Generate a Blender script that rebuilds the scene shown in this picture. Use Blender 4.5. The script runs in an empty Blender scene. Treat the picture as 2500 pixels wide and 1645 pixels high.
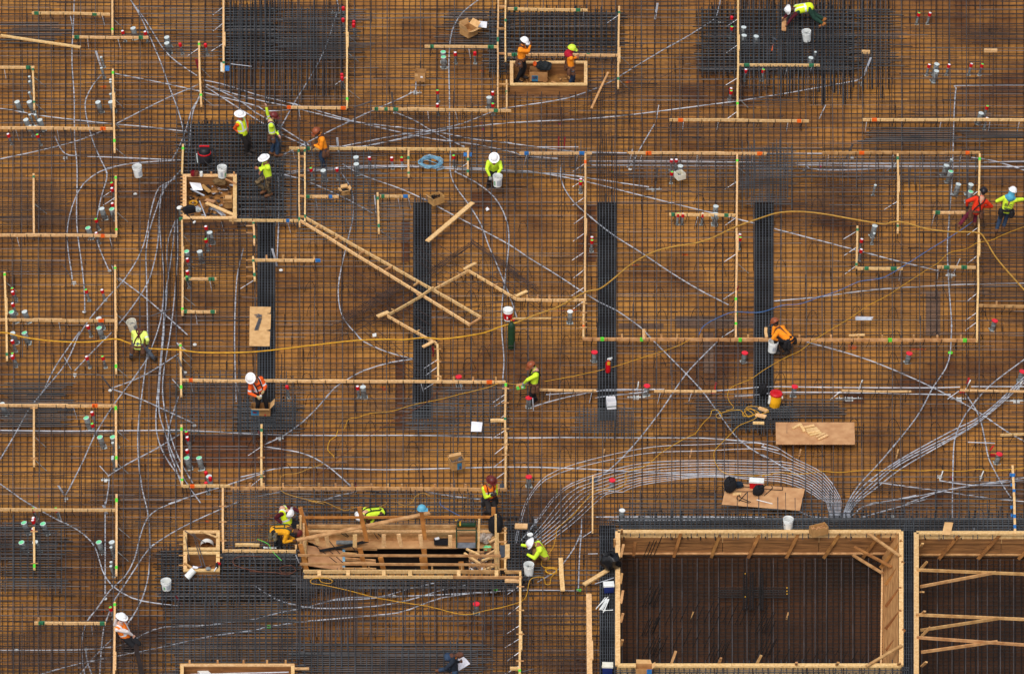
import bpy, math, random
import numpy as np
from mathutils import Vector, Matrix
random.seed(11)
R = random.random
U = random.uniform
rad = math.radians
scene = bpy.context.scene

# ------------------------------------------------------------------ camera, sky, sun, exposure
FPX = 16000.0                      # focal length in pixels of the 2500 px wide photograph
PITCH = rad(34.0)
PPM = 78.8                         # pixels per metre at the picture's centre
DIST = FPX / PPM
SN, CS = math.sin(PITCH), math.cos(PITCH)
FWD = np.array([0.0, CS, -SN]); UPV = np.array([0.0, SN, CS]); RGT = np.array([1.0, 0.0, 0.0])
CAMP = -FWD * DIST
cam_d = bpy.data.cameras.new("Camera")
cam = bpy.data.objects.new("Camera", cam_d)
scene.collection.objects.link(cam)
cam_d.sensor_fit = 'HORIZONTAL'; cam_d.sensor_width = 36.0
cam_d.lens = 36.0 * FPX / 2500.0
cam_d.clip_start = 5.0; cam_d.clip_end = 2000.0
cam.location = Vector(CAMP); cam.rotation_euler = (math.pi / 2 - PITCH, 0, 0)
scene.camera = cam

SUN_EL, SUN_AZ = rad(58), rad(200)
world = bpy.data.worlds.new("World"); scene.world = world; world.use_nodes = True
wn = world.node_tree
sky = wn.nodes.new("ShaderNodeTexSky"); sky.sky_type = 'NISHITA'; sky.sun_disc = False
sky.sun_elevation = SUN_EL; sky.sun_rotation = SUN_AZ
sky.air_density = 1.0; sky.dust_density = 4.0; sky.ozone_density = 0.6
bg = wn.nodes["Background"]; hs_ = wn.nodes.new("ShaderNodeHueSaturation"); hs_.inputs['Saturation'].default_value = 0.45   # cloud cover greys the sky
wn.links.new(sky.outputs[0], hs_.inputs['Color']); wn.links.new(hs_.outputs[0], bg.inputs[0]); bg.inputs[1].default_value = 0.14
sun_d = bpy.data.lights.new("Sun", 'SUN'); sun_d.energy = 1.2; sun_d.angle = rad(30); sun_d.color = (1.0, 0.95, 0.88)
sun = bpy.data.objects.new("Sun", sun_d); scene.collection.objects.link(sun)
sd = Vector((math.sin(SUN_AZ) * math.cos(SUN_EL), math.cos(SUN_AZ) * math.cos(SUN_EL), math.sin(SUN_EL)))
sun.rotation_euler = sd.to_track_quat('Z', 'Y').to_euler(); sun.location = (0, 0, 60)
scene.view_settings.view_transform = 'Standard'; scene.view_settings.look = 'None'
scene.view_settings.exposure = 0.17; scene.view_settings.gamma = 1.0

# ------------------------------------------------------------------ picture coordinates -> points of the site
COLS = [0, 620, 1240, 1860]; ROWS = [0, 400, 810, 1225]; TS = 3.71875
def N(t, x, y):
    if t == 'N': return (x, y)
    if t == 'F': return (x / 0.952, y / 0.952)
    if isinstance(t, tuple): return (t[0] + x / t[2], t[1] + y / t[2])
    return (COLS[int(t[1])] + x / TS, ROWS[int(t[0])] + y / TS)
def W(p, z=0.0):
    d = FWD + RGT * ((p[0] - 1250) / FPX) + UPV * ((822.5 - p[1]) / FPX)
    t = (z - CAMP[2]) / d[2]
    return Vector(CAMP + d * t)
def at(t, x, y, z=0.0): return W(N(t, x, y), z)
def pts(s):
    v = [float(q) for q in s.split()]
    return [(v[i], v[i + 1]) for i in range(0, len(v), 2)]
def path(segs, z):
    """'tile: x y x y ... | tile: x y ...' -> list of (pixel) points"""
    out = []
    for seg in segs.split('|'):
        t, c = seg.split(':'); t = t.strip()
        for p in pts(c): out.append(N(t, *p))
    return out

# ------------------------------------------------------------------ mesh building
class MB:
    def __init__(s): s.v = []; s.f = []; s.m = []; s.n = 0
    def add(s, vs, fs, mi=0):
        b = s.n; s.v.extend([tuple(q) for q in vs]); s.n += len(vs)
        for f in fs: s.f.append(tuple(b + i for i in f)); s.m.append(mi)
    def box(s, c, size, mi=0, M=None):
        x, y, z = [q / 2 for q in size]; c = Vector(c)
        vs = [Vector((i * x, j * y, k * z)) for i in (-1, 1) for j in (-1, 1) for k in (-1, 1)]
        if M is not None: vs = [M @ q for q in vs]
        s.add([q + c for q in vs], [(0, 1, 3, 2), (4, 6, 7, 5), (0, 4, 5, 1), (2, 3, 7, 6), (0, 2, 6, 4), (1, 5, 7, 3)], mi)
    def beam(s, a, b, w, h, mi=0, up=(0, 0, 1)):
        a, b = Vector(a), Vector(b); d = (b - a)
        if d.length < 1e-6: return
        d.normalize(); u = Vector(up)
        if abs(d.dot(u)) > 0.95: u = Vector((0, 1, 0))
        sd_ = d.cross(u).normalized(); u2 = sd_.cross(d).normalized()
        vs = []
        for p in (a, b):
            for i, j in ((-1, -1), (1, -1), (1, 1), (-1, 1)): vs.append(p + sd_ * (i * w / 2) + u2 * (j * h / 2))
        s.add(vs, [(3, 2, 1, 0), (4, 5, 6, 7), (0, 1, 5, 4), (1, 2, 6, 5), (2, 3, 7, 6), (3, 0, 4, 7)], mi)
    def sweep(s, P, w, h, mi=0):
        k = len(P); vs = []; fs = []
        for i, p in enumerate(P):
            d = (P[min(i + 1, k - 1)] - P[max(i - 1, 0)]).normalized(); sd_ = d.cross(Vector((0, 0, 1))).normalized(); u2 = sd_.cross(d).normalized()
            for a_, b_ in ((-1, -1), (1, -1), (1, 1), (-1, 1)): vs.append(p + sd_ * (a_ * w / 2) + u2 * (b_ * h / 2))
        fs = [(3, 2, 1, 0), tuple((k - 1) * 4 + j for j in range(4))]
        for i in range(k - 1):
            for j in range(4): fs.append((i * 4 + j, i * 4 + (j + 1) % 4, (i + 1) * 4 + (j + 1) % 4, (i + 1) * 4 + j))
        s.add(vs, fs, mi)
    def bar(s, a, b, r, n=4, mi=0): s.tube([a, b], r, n, mi)
    def tube(s, P, r, n=6, mi=0, caps=True):
        P = [Vector(p) for p in P]; k = len(P); vs = []; fs = []
        u = None
        for i, p in enumerate(P):
            d = (P[min(i + 1, k - 1)] - P[max(i - 1, 0)])
            d = d.normalized() if d.length > 1e-9 else Vector((1, 0, 0))
            if u is None:
                u = Vector((0, 0, 1)) if abs(d.z) < 0.9 else Vector((1, 0, 0))
            u = (u - d * u.dot(d)); u = u.normalized() if u.length > 1e-6 else d.orthogonal().normalized()
            w = d.cross(u)
            rr = r[i] if isinstance(r, (list, tuple)) else r
            for j in range(n):
                a = 2 * math.pi * j / n
                vs.append(p + u * (rr * math.cos(a)) + w * (rr * math.sin(a)))
        for i in range(k - 1):
            for j in range(n):
                j2 = (j + 1) % n
                fs.append((i * n + j, i * n + j2, (i + 1) * n + j2, (i + 1) * n + j))
        if caps:
            fs.append(tuple(range(n))[::-1]); fs.append(tuple((k - 1) * n + j for j in range(n)))
        s.add(vs, fs, mi)
    def lathe(s, c, prof, n=20, mi=0, M=None, close=False):
        """prof: list of (r, z); mi may be a list, one per band"""
        c = Vector(c); vs = []; k = len(prof)
        for r, z in prof:
            for j in range(n):
                a = 2 * math.pi * j / n
                q = Vector((r * math.cos(a), r * math.sin(a), z))
                vs.append((M @ q if M is not None else q) + c)
        b = s.n; s.v.extend([tuple(q) for q in vs]); s.n += len(vs)
        for i in range(k - 1):
            mm = mi[i] if isinstance(mi, (list, tuple)) else mi
            for j in range(n):
                j2 = (j + 1) % n
                s.f.append((b + i * n + j, b + i * n + j2, b + (i + 1) * n + j2, b + (i + 1) * n + j)); s.m.append(mm)
        for i, flip in ((0, True), (k - 1, False)):
            if prof[i][0] > 1e-5:
                f = tuple(b + i * n + j for j in range(n))
                s.f.append(f[::-1] if flip else f); s.m.append((mi[0] if i == 0 else mi[-1]) if isinstance(mi, (list, tuple)) else mi)
    def ball(s, c, r, mi=0, n=8, sc=(1, 1, 1)):
        prof = [(max(1e-6, r * math.sin(math.pi * i / n)), -r * math.cos(math.pi * i / n)) for i in range(n + 1)]
        M = Matrix.Diagonal(Vector(sc))
        s.lathe(c, prof, n + 4, mi, M)
    def build(s, name, mats, parent=None, smooth=False):
        me = bpy.data.meshes.new(name)
        me.from_pydata(s.v, [], s.f)
        if not isinstance(mats, (list, tuple)): mats = [mats]
        for m in mats: me.materials.append(m)
        if len(mats) > 1: me.polygons.foreach_set('material_index', s.m)
        me.update()
        if smooth:
            me.polygons.foreach_set('use_smooth', [True] * len(me.polygons)); me.set_sharp_from_angle(angle=rad(38))
        o = bpy.data.objects.new(name, me); scene.collection.objects.link(o)
        if parent is not None: o.parent = parent
        return o

def lift_origin(o, loc):
    """move a mesh object's origin to loc, geometry unmoved"""
    loc = Vector(loc); o.data.transform(Matrix.Translation(-loc)); o.location = loc
    return o
def empty(name, loc=(0, 0, 0)):
    o = bpy.data.objects.new(name, None); scene.collection.objects.link(o); o.location = loc
    o.empty_display_size = 0.1
    return o
def tag(o, label=None, cat=None, group=None, kind=None):
    if label: o['label'] = label
    if cat: o['category'] = cat
    if group: o['group'] = group
    if kind: o['kind'] = kind
    return o
AUTO = []
def autotag(o, look, cat, p, group=None):
    """label finished at the end: look + where it is, from the nearest landmark"""
    o['category'] = cat
    if group: o['group'] = group
    AUTO.append((o, look, p))
    return o
LM = []                                  # landmarks: (pixel position, phrase)
def landmark(t, x, y, phrase): LM.append((N(t, x, y), phrase))
def copy_tree(o, loc=None):
    c = o.copy(); scene.collection.objects.link(c)
    for k in list(c.keys()):
        if k in ('label', 'group'): pass
    for ch in o.children:
        d = ch.copy(); scene.collection.objects.link(d); d.parent = c; d.matrix_parent_inverse = ch.matrix_parent_inverse
        for g in ch.children:
            e = g.copy(); scene.collection.objects.link(e); e.parent = d; e.matrix_parent_inverse = g.matrix_parent_inverse
    if loc is not None: c.location = loc
    return c
def spline(P, step=0.25, closed=False):
    """Catmull-Rom through 3-D points, resampled"""
    P = [Vector(p) for p in P]
    if len(P) < 3: return P
    out = []
    E = [P[0] * 2 - P[1]] + P + [P[-1] * 2 - P[-2]]
    for i in range(1, len(E) - 2):
        p0, p1, p2, p3 = E[i - 1], E[i], E[i + 1], E[i + 2]
        n = max(2, min(14, int((p2 - p1).length / step)))
        for k in range(n):
            t = k / n
            out.append(0.5 * ((2 * p1) + (p2 - p0) * t + (2 * p0 - 5 * p1 + 4 * p2 - p3) * t * t + (3 * p1 - p0 - 3 * p2 + p3) * t ** 3))
    out.append(P[-1])
    return out

# ------------------------------------------------------------------ materials
def srgb(r, g, b):
    f = lambda c: (c / 255) / 12.92 if c / 255 <= 0.04045 else ((c / 255 + 0.055) / 1.055) ** 2.4
    return (f(r), f(g), f(b), 1)
def mat(name, c1, c2=None, scale=6.0, rough=0.7, metal=0.0, rnd=0.0, bump=0.0, stretch=None, detail=4, spec=0.3):
    """two-tone noise material; rnd mixes a per-object brightness change"""
    m = bpy.data.materials.new(name); m.use_nodes = True
    nt = m.node_tree; b = nt.nodes['Principled BSDF']
    b.inputs['Roughness'].default_value = rough; b.inputs['Metallic'].default_value = metal
    b.inputs['Specular IOR Level'].default_value = spec
    if c2 is None: c2 = tuple(q * 0.78 for q in c1[:3]) + (1,)
    tc = nt.nodes.new('ShaderNodeTexCoord')
    src = tc.outputs['Object']
    if stretch:
        mp = nt.nodes.new('ShaderNodeMapping'); mp.inputs['Scale'].default_value = stretch
        nt.links.new(src, mp.inputs[0]); src = mp.outputs[0]
    nz = nt.nodes.new('ShaderNodeTexNoise'); nz.inputs['Scale'].default_value = scale; nz.inputs['Detail'].default_value = detail
    nt.links.new(src, nz.inputs['Vector'])
    rp = nt.nodes.new('ShaderNodeMapRange'); rp.inputs[1].default_value = 0.35; rp.inputs[2].default_value = 0.65
    nt.links.new(nz.outputs[0], rp.inputs[0])
    mx = nt.nodes.new('ShaderNodeMix'); mx.data_type = 'RGBA'
    mx.inputs[6].default_value = c1; mx.inputs[7].default_value = c2
    nt.links.new(rp.outputs[0], mx.inputs[0]); out = mx.outputs[2]
    if rnd:
        oi = nt.nodes.new('ShaderNodeObjectInfo'); hs = nt.nodes.new('ShaderNodeHueSaturation')
        r2 = nt.nodes.new('ShaderNodeMapRange'); r2.inputs[3].default_value = 1 - rnd; r2.inputs[4].default_value = 1 + rnd * 0.6
        nt.links.new(oi.outputs['Random'], r2.inputs[0]); nt.links.new(r2.outputs[0], hs.inputs['Value'])
        r3 = nt.nodes.new('ShaderNodeMapRange'); r3.inputs[3].default_value = 0.495; r3.inputs[4].default_value = 0.508
        ml = nt.nodes.new('ShaderNodeMath'); ml.operation = 'FRACT'
        m7 = nt.nodes.new('ShaderNodeMath'); m7.operation = 'MULTIPLY'; m7.inputs[1].default_value = 7.31
        nt.links.new(oi.outputs['Random'], m7.inputs[0]); nt.links.new(m7.outputs[0], ml.inputs[0])
        nt.links.new(ml.outputs[0], r3.inputs[0]); nt.links.new(r3.outputs[0], hs.inputs['Hue'])
        nt.links.new(out, hs.inputs['Color']); out = hs.outputs[0]
    nt.links.new(out, b.inputs['Base Color'])
    if bump:
        bp = nt.nodes.new('ShaderNodeBump'); bp.inputs['Strength'].default_value = bump; bp.inputs['Distance'].default_value = 0.01
        nt.links.new(nz.outputs[0], bp.inputs['Height']); nt.links.new(bp.outputs[0], b.inputs['Normal'])
    return m
def plywood(name, tones, dirt, sheet=(2.44, 1.22), seam=0.5):
    m = bpy.data.materials.new(name); m.use_nodes = True
    nt = m.node_tree; b = nt.nodes['Principled BSDF']; b.inputs['Roughness'].default_value = 0.62
    b.inputs['Specular IOR Level'].default_value = 0.25
    L = nt.links.new
    tc = nt.nodes.new('ShaderNodeTexCoord')
    br = nt.nodes.new('ShaderNodeTexBrick'); br.inputs['Scale'].default_value = 1.0
    br.inputs['Brick Width'].default_value = sheet[0]; br.inputs['Row Height'].default_value = sheet[1]
    br.inputs['Mortar Size'].default_value = 0.007; br.inputs['Mortar Smooth'].default_value = 0.3
    br.inputs['Color1'].default_value = tones[0]; br.inputs['Color2'].default_value = tones[1]
    br.inputs['Mortar'].default_value = tuple(q * seam for q in tones[1][:3]) + (1,)
    L(tc.outputs['Object'], br.inputs['Vector'])
    n1 = nt.nodes.new('ShaderNodeTexNoise'); n1.inputs['Scale'].default_value = 0.22; n1.inputs['Detail'].default_value = 6; n1.inputs['Roughness'].default_value = 0.62
    L(tc.outputs['Object'], n1.inputs['Vector'])
    r1 = nt.nodes.new('ShaderNodeMapRange'); r1.inputs[1].default_value = 0.40; r1.inputs[2].default_value = 0.66; L(n1.outputs[0], r1.inputs[0])
    mx = nt.nodes.new('ShaderNodeMix'); mx.data_type = 'RGBA'; mx.inputs[7].default_value = dirt
    L(r1.outputs[0], mx.inputs[0]); L(br.outputs['Color'], mx.inputs[6])
    mp = nt.nodes.new('ShaderNodeMapping'); mp.inputs['Scale'].default_value = (5.0, 3.0, 1.0); L(tc.outputs['Object'], mp.inputs[0])
    n2 = nt.nodes.new('ShaderNodeTexNoise'); n2.inputs['Scale'].default_value = 1.6; n2.inputs['Detail'].default_value = 8; L(mp.outputs[0], n2.inputs['Vector'])
    n3 = nt.nodes.new('ShaderNodeTexNoise'); n3.inputs['Scale'].default_value = 9.0; n3.inputs['Detail'].default_value = 8; n3.inputs['Roughness'].default_value = 0.7; L(tc.outputs['Object'], n3.inputs['Vector'])
    ad = nt.nodes.new('ShaderNodeMath'); ad.operation = 'ADD'; L(n2.outputs[0], ad.inputs[0]); L(n3.outputs[0], ad.inputs[1])
    r2 = nt.nodes.new('ShaderNodeMapRange'); r2.inputs[1].default_value = 0.65; r2.inputs[2].default_value = 1.35
    r2.inputs[3].default_value = 0.82; r2.inputs[4].default_value = 1.15; L(ad.outputs[0], r2.inputs[0])
    hs = nt.nodes.new('ShaderNodeHueSaturation'); L(mx.outputs[2], hs.inputs['Color']); L(r2.outputs[0], hs.inputs['Value'])
    L(hs.outputs[0], b.inputs['Base Color'])
    return m
Mt = {}
Mt['deck'] = plywood('plywood_deck', (srgb(194, 136, 64), srgb(178, 120, 56)), srgb(98, 60, 32))
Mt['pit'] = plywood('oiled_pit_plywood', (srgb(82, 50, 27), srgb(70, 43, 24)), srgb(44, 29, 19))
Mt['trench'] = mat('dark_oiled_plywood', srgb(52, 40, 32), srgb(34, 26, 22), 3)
Mt['earth'] = mat('brown_earth', srgb(92, 70, 50), srgb(70, 54, 40), 0.5, 0.95)
Mt['rust'] = mat('rusty_bar', srgb(64, 50, 46), srgb(42, 32, 30), 3.0, 0.65, 0.0)
Mt['rust2'] = mat('dark_rusty_bar', srgb(50, 37, 32), srgb(34, 25, 22), 3.0, 0.7)
Mt['steel'] = mat('grey_mill_bar', srgb(94, 90, 92), srgb(72, 65, 63), 1.2, 0.5, 0.2)
Mt['blue'] = mat('blue_grey_bar', srgb(78, 82, 87), srgb(52, 54, 58), 1.0, 0.55, 0.1)
Mt['dark'] = mat('dark_wire_and_shaded_bar', srgb(28, 25, 25), srgb(18, 16, 16), 8, 0.75)  # wire and rods; on lower rebar layers it paints in the shade
Mt['pine'] = mat('fresh_pine', srgb(232, 192, 138), srgb(208, 162, 106), 5.0, 0.7, rnd=0.13, bump=0.1, stretch=(3, 3, 3), detail=8)
Mt['pine2'] = mat('weathered_pine', srgb(204, 158, 106), srgb(168, 120, 74), 5.0, 0.75, rnd=0.15, bump=0.1, detail=8)
Mt['pinedark'] = mat('brown_pine', srgb(166, 112, 60), srgb(122, 78, 42), 4.0, 0.75, rnd=0.12, detail=8)
Mt['post'] = mat('orange_brown_post', srgb(196, 132, 66), srgb(160, 100, 46), 4.0, 0.75, detail=8)
Mt['ply'] = mat('bare_plywood', srgb(198, 152, 106), srgb(176, 128, 86), 3.5, 0.75, rnd=0.08, detail=8)
Mt['cagebar'] = mat('blue_black_bar', srgb(92, 97, 103), srgb(66, 70, 76), 1.0, 0.5, 0.15)
Mt['green'] = mat('green_paint', srgb(58, 128, 88), srgb(44, 104, 72), 20, 0.6)
Mt['lime'] = mat('lime_spray_paint', srgb(100, 225, 60), srgb(84, 196, 52), 20, 0.6)
Mt['orangep'] = mat('orange_spray_paint', srgb(245, 110, 30), srgb(225, 85, 20), 12, 0.6)
Mt['pinkp'] = mat('pink_spray_paint', srgb(240, 50, 120), srgb(215, 35, 100), 12, 0.6)
Mt['bluep'] = mat('blue_paint', srgb(50, 120, 190), srgb(40, 100, 160), 12, 0.6)
Mt['galv'] = mat('galvanised_conduit', srgb(208, 212, 220), srgb(168, 173, 184), 2.0, 0.4, 0.18)
Mt['sleeve'] = mat('grey_sleeve', srgb(140, 146, 148), srgb(108, 112, 112), 14, 0.6, 0.1)
Mt['sleevetop'] = mat('pale_sleeve_lid', srgb(206, 216, 216), srgb(176, 188, 188), 10, 0.6)
Mt['white'] = mat('white_plastic', srgb(232, 234, 232), srgb(214, 216, 212), 4, 0.45)
Mt['cream'] = mat('cream_plastic', srgb(226, 222, 206), srgb(206, 200, 180), 5, 0.5)
Mt['red'] = mat('red_cap', srgb(206, 22, 32), srgb(176, 14, 24), 9, 0.4)
Mt['redlid'] = mat('red_lid', srgb(232, 48, 66), srgb(214, 34, 52), 9, 0.5)
Mt['greentop'] = mat('green_cap_top', srgb(110, 225, 95), srgb(80, 195, 70), 14, 0.5)
Mt['palegreen'] = mat('pale_green_lid', srgb(130, 225, 165), srgb(100, 200, 140), 14, 0.5)
Mt['maroon'] = mat('maroon_tube', srgb(130, 12, 30), srgb(100, 8, 24), 6, 0.45)
Mt['card'] = mat('corrugated_cardboard', srgb(186, 140, 88), srgb(166, 120, 72), 6, 0.85, rnd=0.08)
Mt['cardin'] = mat('cardboard_inside', srgb(214, 172, 118), srgb(196, 152, 100), 6, 0.85)
Mt['printblue'] = mat('blue_box_print', srgb(56, 122, 158), srgb(46, 108, 142), 6, 0.8)
Mt['printred'] = mat('red_box_print', srgb(190, 40, 36), srgb(170, 34, 30), 6, 0.8)
Mt['yellow'] = mat('yellow_cord', srgb(216, 162, 40), srgb(190, 136, 28), 8, 0.5)
Mt['tan'] = mat('tan_hose', srgb(186, 142, 62), srgb(164, 122, 50), 8, 0.55)
Mt['brownc'] = mat('brown_cord', srgb(112, 66, 44), srgb(90, 50, 34), 8, 0.6)
Mt['bluec'] = mat('blue_cord', srgb(70, 120, 180), srgb(54, 96, 150), 8, 0.6)
Mt['skyc'] = mat('sky_blue_line', srgb(128, 176, 200), srgb(100, 146, 172), 8, 0.6)
Mt['black'] = mat('black_plastic', srgb(32, 32, 36), srgb(22, 22, 26), 8, 0.45)
Mt['blackcloth'] = mat('black_cloth', srgb(30, 30, 34), srgb(20, 20, 24), 14, 0.9, bump=0.4)
Mt['blackbag'] = mat('black_bin_bag', srgb(26, 27, 30), srgb(16, 17, 20), 3, 0.25, bump=0.9)
Mt['greencyl'] = mat('dark_green_paint', srgb(34, 66, 40), srgb(26, 52, 32), 6, 0.5)
Mt['navy'] = mat('navy_plastic', srgb(36, 50, 110), srgb(28, 40, 92), 6, 0.4)
Mt['paper'] = mat('white_paper', srgb(238, 238, 240), srgb(222, 222, 228), 5, 0.8)
Mt['grime'] = mat('brown_litter', srgb(120, 88, 58), srgb(60, 44, 34), 12, 0.9, detail=8)
Mt['slate'] = mat('grey_steel_plate', srgb(96, 100, 108), srgb(70, 74, 82), 6, 0.5, 0.3)
# ================================================================== SETTING: ground, deck, trenches, pits
def FR(x0, y0, x1, y1): return (x0 / .952, y0 / .952, x1 / .952, y1 / .952)
STRIPS = [FR(598, 505, 640, 985), FR(960, 470, 1003, 974), FR(1389, 470, 1433, 978), FR(1754, 470, 1798, 945)]
TR_L = (1463, 1282, 1503, 1900); TR_M = (2205, 1282, 2233, 1900); TR_T = (1505, 1275, 2800, 1299); TR_B = (1505, 1629, 2203, 1660)
PIT1 = (1508, 1300, 2200, 1626); PIT2 = (2237, 1303, 2800, 1900)
LIFT = (752, 1318, 1222, 1393)
OPEN = STRIPS + [TR_L, TR_M, PIT1, PIT2, LIFT]
FORMS = [(446, 425, 578, 533), (1245, 149, 1434, 224), (446, 1292, 537, 1395), (438, 1616, 720, 1760)]
PZ = -0.5                                   # pit floor level
EX0, EX1, EY0, EY1 = -420, 2920, -520, 2080  # deck extent in pixels

g = MB(); s = 900.0
g.add([(-s, -s, -5), (s, -s, -5), (s, s, -5), (-s, s, -5)], [(0, 1, 2, 3)])
tag(g.build('ground', Mt['earth']), kind='structure')

def covered(x, y, rects): return any(r[0] < x < r[2] and r[1] < y < r[3] for r in rects)
def carve(rects, ext, z, mb, mi=0):
    xs = sorted({ext[0], ext[2]} | {q for r in rects for q in (r[0], r[2]) if ext[0] < q < ext[2]})
    ys = sorted({ext[1], ext[3]} | {q for r in rects for q in (r[1], r[3]) if ext[1] < q < ext[3]})
    for j in range(len(ys) - 1):
        i = 0
        while i < len(xs) - 1:
            yc = (ys[j] + ys[j + 1]) / 2
            if covered((xs[i] + xs[i + 1]) / 2, yc, rects): i += 1; continue
            k = i
            while k + 1 < len(xs) - 1 and not covered((xs[k + 1] + xs[k + 2]) / 2, yc, rects): k += 1
            mb.add([W((xs[i], ys[j + 1]), z), W((xs[k + 1], ys[j + 1]), z), W((xs[k + 1], ys[j]), z), W((xs[i], ys[j]), z)], [(0, 1, 2, 3)], mi)
            i = k + 1
def quad(mb, x0, y0, x1, y1, z, mi=0):
    mb.add([W((x0, y1), z), W((x1, y1), z), W((x1, y0), z), W((x0, y0), z)], [(0, 1, 2, 3)], mi)
Mt['greyply'] = mat('grey_worn_plywood', srgb(126, 96, 74), srgb(104, 80, 64), 4, 0.8, detail=8)
Mt['darkply'] = mat('stained_plywood', srgb(120, 72, 36), srgb(96, 56, 28), 3, 0.7, detail=8)
d = MB(); carve(OPEN, (EX0, EY0, EX1, EY1), 0.0, d)
# worn sheets and spray marks that lie in the deck surface
for x0, y0, x1, y1, mi in [(2260, 710, 2296, 820, 1), (1650, 772, 1840, 800, 1), (1510, 790, 1620, 803, 1), (1718, 812, 1742, 910, 1), (1412, 500, 1455, 640, 2), (965, 870, 990, 1050, 2), (1150, 470, 1200, 510, 2), (390, 1060, 700, 1140, 2), (980, 540, 1000, 640, 2), (2060, 960, 2110, 985, 2)]:
    quad(d, x0, y0, x1, y1, 0.004, mi)
for t, x, y, w, h, mi in [('02', 1060, 725, 75, 45, 3), ('23', 780, 120, 90, 45, 3), ('21', 1140, 500, 80, 35, 3), ('12', 420, 1325, 210, 10, 3), ('00', 900, 780, 70, 30, 3),
        ('30', 1860, 150, 50, 35, 3), ('20', 340, 1480, 30, 25, 3), ('20', 345, 965, 18, 18, 3), ('20', 350, 1040, 20, 28, 3), ('30', 915, 985, 45, 10, 3), ('03', 500, 1500, 60, 20, 4),
        ('02', 455, 1120, 28, 12, 4), ('01', 2050, 1110, 40, 14, 4), ('01', 2065, 1165, 25, 20, 4), ('12', 1550, 820, 90, 10, 3), ('23', 1300, 150, 200, 12, 3), ('10', 1880, 725, 50, 30, 3),
        ('01', 2040, 640, 70, 10, 3), ('02', 20, 830, 70, 12, 3), ('33', 1120, 1560, 60, 20, 3), ('12', 1130, 918, 60, 6, 3)]:
    # rough scribble: a few short overlapping strokes
    for k in range(4):
        a = N(t, x + U(0, w * .5), y + h * (k + .2) / 4); b = N(t, x + w * U(.6, 1), y + h * (k + U(0, .8)) / 4)
        d.beam(W(a, 0.006), W(b, 0.006), 0.03, 0.004, mi)
deck = d.build('plywood_deck', [Mt['deck'], Mt['greyply'], Mt['darkply'], Mt['orangep'], Mt['pinkp']]); tag(deck, kind='structure')

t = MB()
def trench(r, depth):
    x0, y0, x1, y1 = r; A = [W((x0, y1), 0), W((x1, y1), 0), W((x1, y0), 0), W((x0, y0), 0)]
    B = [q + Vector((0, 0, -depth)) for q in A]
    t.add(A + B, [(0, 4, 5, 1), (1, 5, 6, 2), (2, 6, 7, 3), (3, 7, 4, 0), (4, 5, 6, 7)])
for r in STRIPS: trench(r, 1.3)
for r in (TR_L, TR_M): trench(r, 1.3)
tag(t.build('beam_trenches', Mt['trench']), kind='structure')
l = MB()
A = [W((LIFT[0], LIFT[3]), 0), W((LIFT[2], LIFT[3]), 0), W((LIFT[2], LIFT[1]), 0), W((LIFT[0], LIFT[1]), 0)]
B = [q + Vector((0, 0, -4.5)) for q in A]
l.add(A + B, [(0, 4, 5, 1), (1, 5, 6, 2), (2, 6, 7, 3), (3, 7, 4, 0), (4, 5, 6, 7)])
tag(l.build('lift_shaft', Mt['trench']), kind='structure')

# ------------------------------------------------------------------ recessed pits with timber forms
Mt['board'] = mat('brown_form_board', srgb(150, 104, 60), srgb(108, 72, 42), 3.0, 0.75, detail=8, stretch=(0.5, 6, 6))
Mt['board2'] = mat('tan_form_board', srgb(196, 146, 92), srgb(160, 112, 66), 3.0, 0.75, detail=8, stretch=(6, 0.6, 6))
ZR = 0.36                                    # rim level
def rim(mb, a, b, w=0.14, h=0.05, mi=0): mb.beam(a, b, w, h, mi)
f = MB()
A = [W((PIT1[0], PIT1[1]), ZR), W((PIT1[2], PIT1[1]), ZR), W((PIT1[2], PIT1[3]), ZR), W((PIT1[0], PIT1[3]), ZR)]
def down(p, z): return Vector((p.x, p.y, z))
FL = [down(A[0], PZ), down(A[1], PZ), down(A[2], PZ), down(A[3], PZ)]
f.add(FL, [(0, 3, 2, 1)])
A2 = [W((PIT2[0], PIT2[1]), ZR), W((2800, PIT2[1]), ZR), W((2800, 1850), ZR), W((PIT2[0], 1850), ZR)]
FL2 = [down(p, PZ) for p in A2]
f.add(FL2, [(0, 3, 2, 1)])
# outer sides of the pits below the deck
tag(f.build('pit_floors', Mt['pit']), kind='structure')

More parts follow.
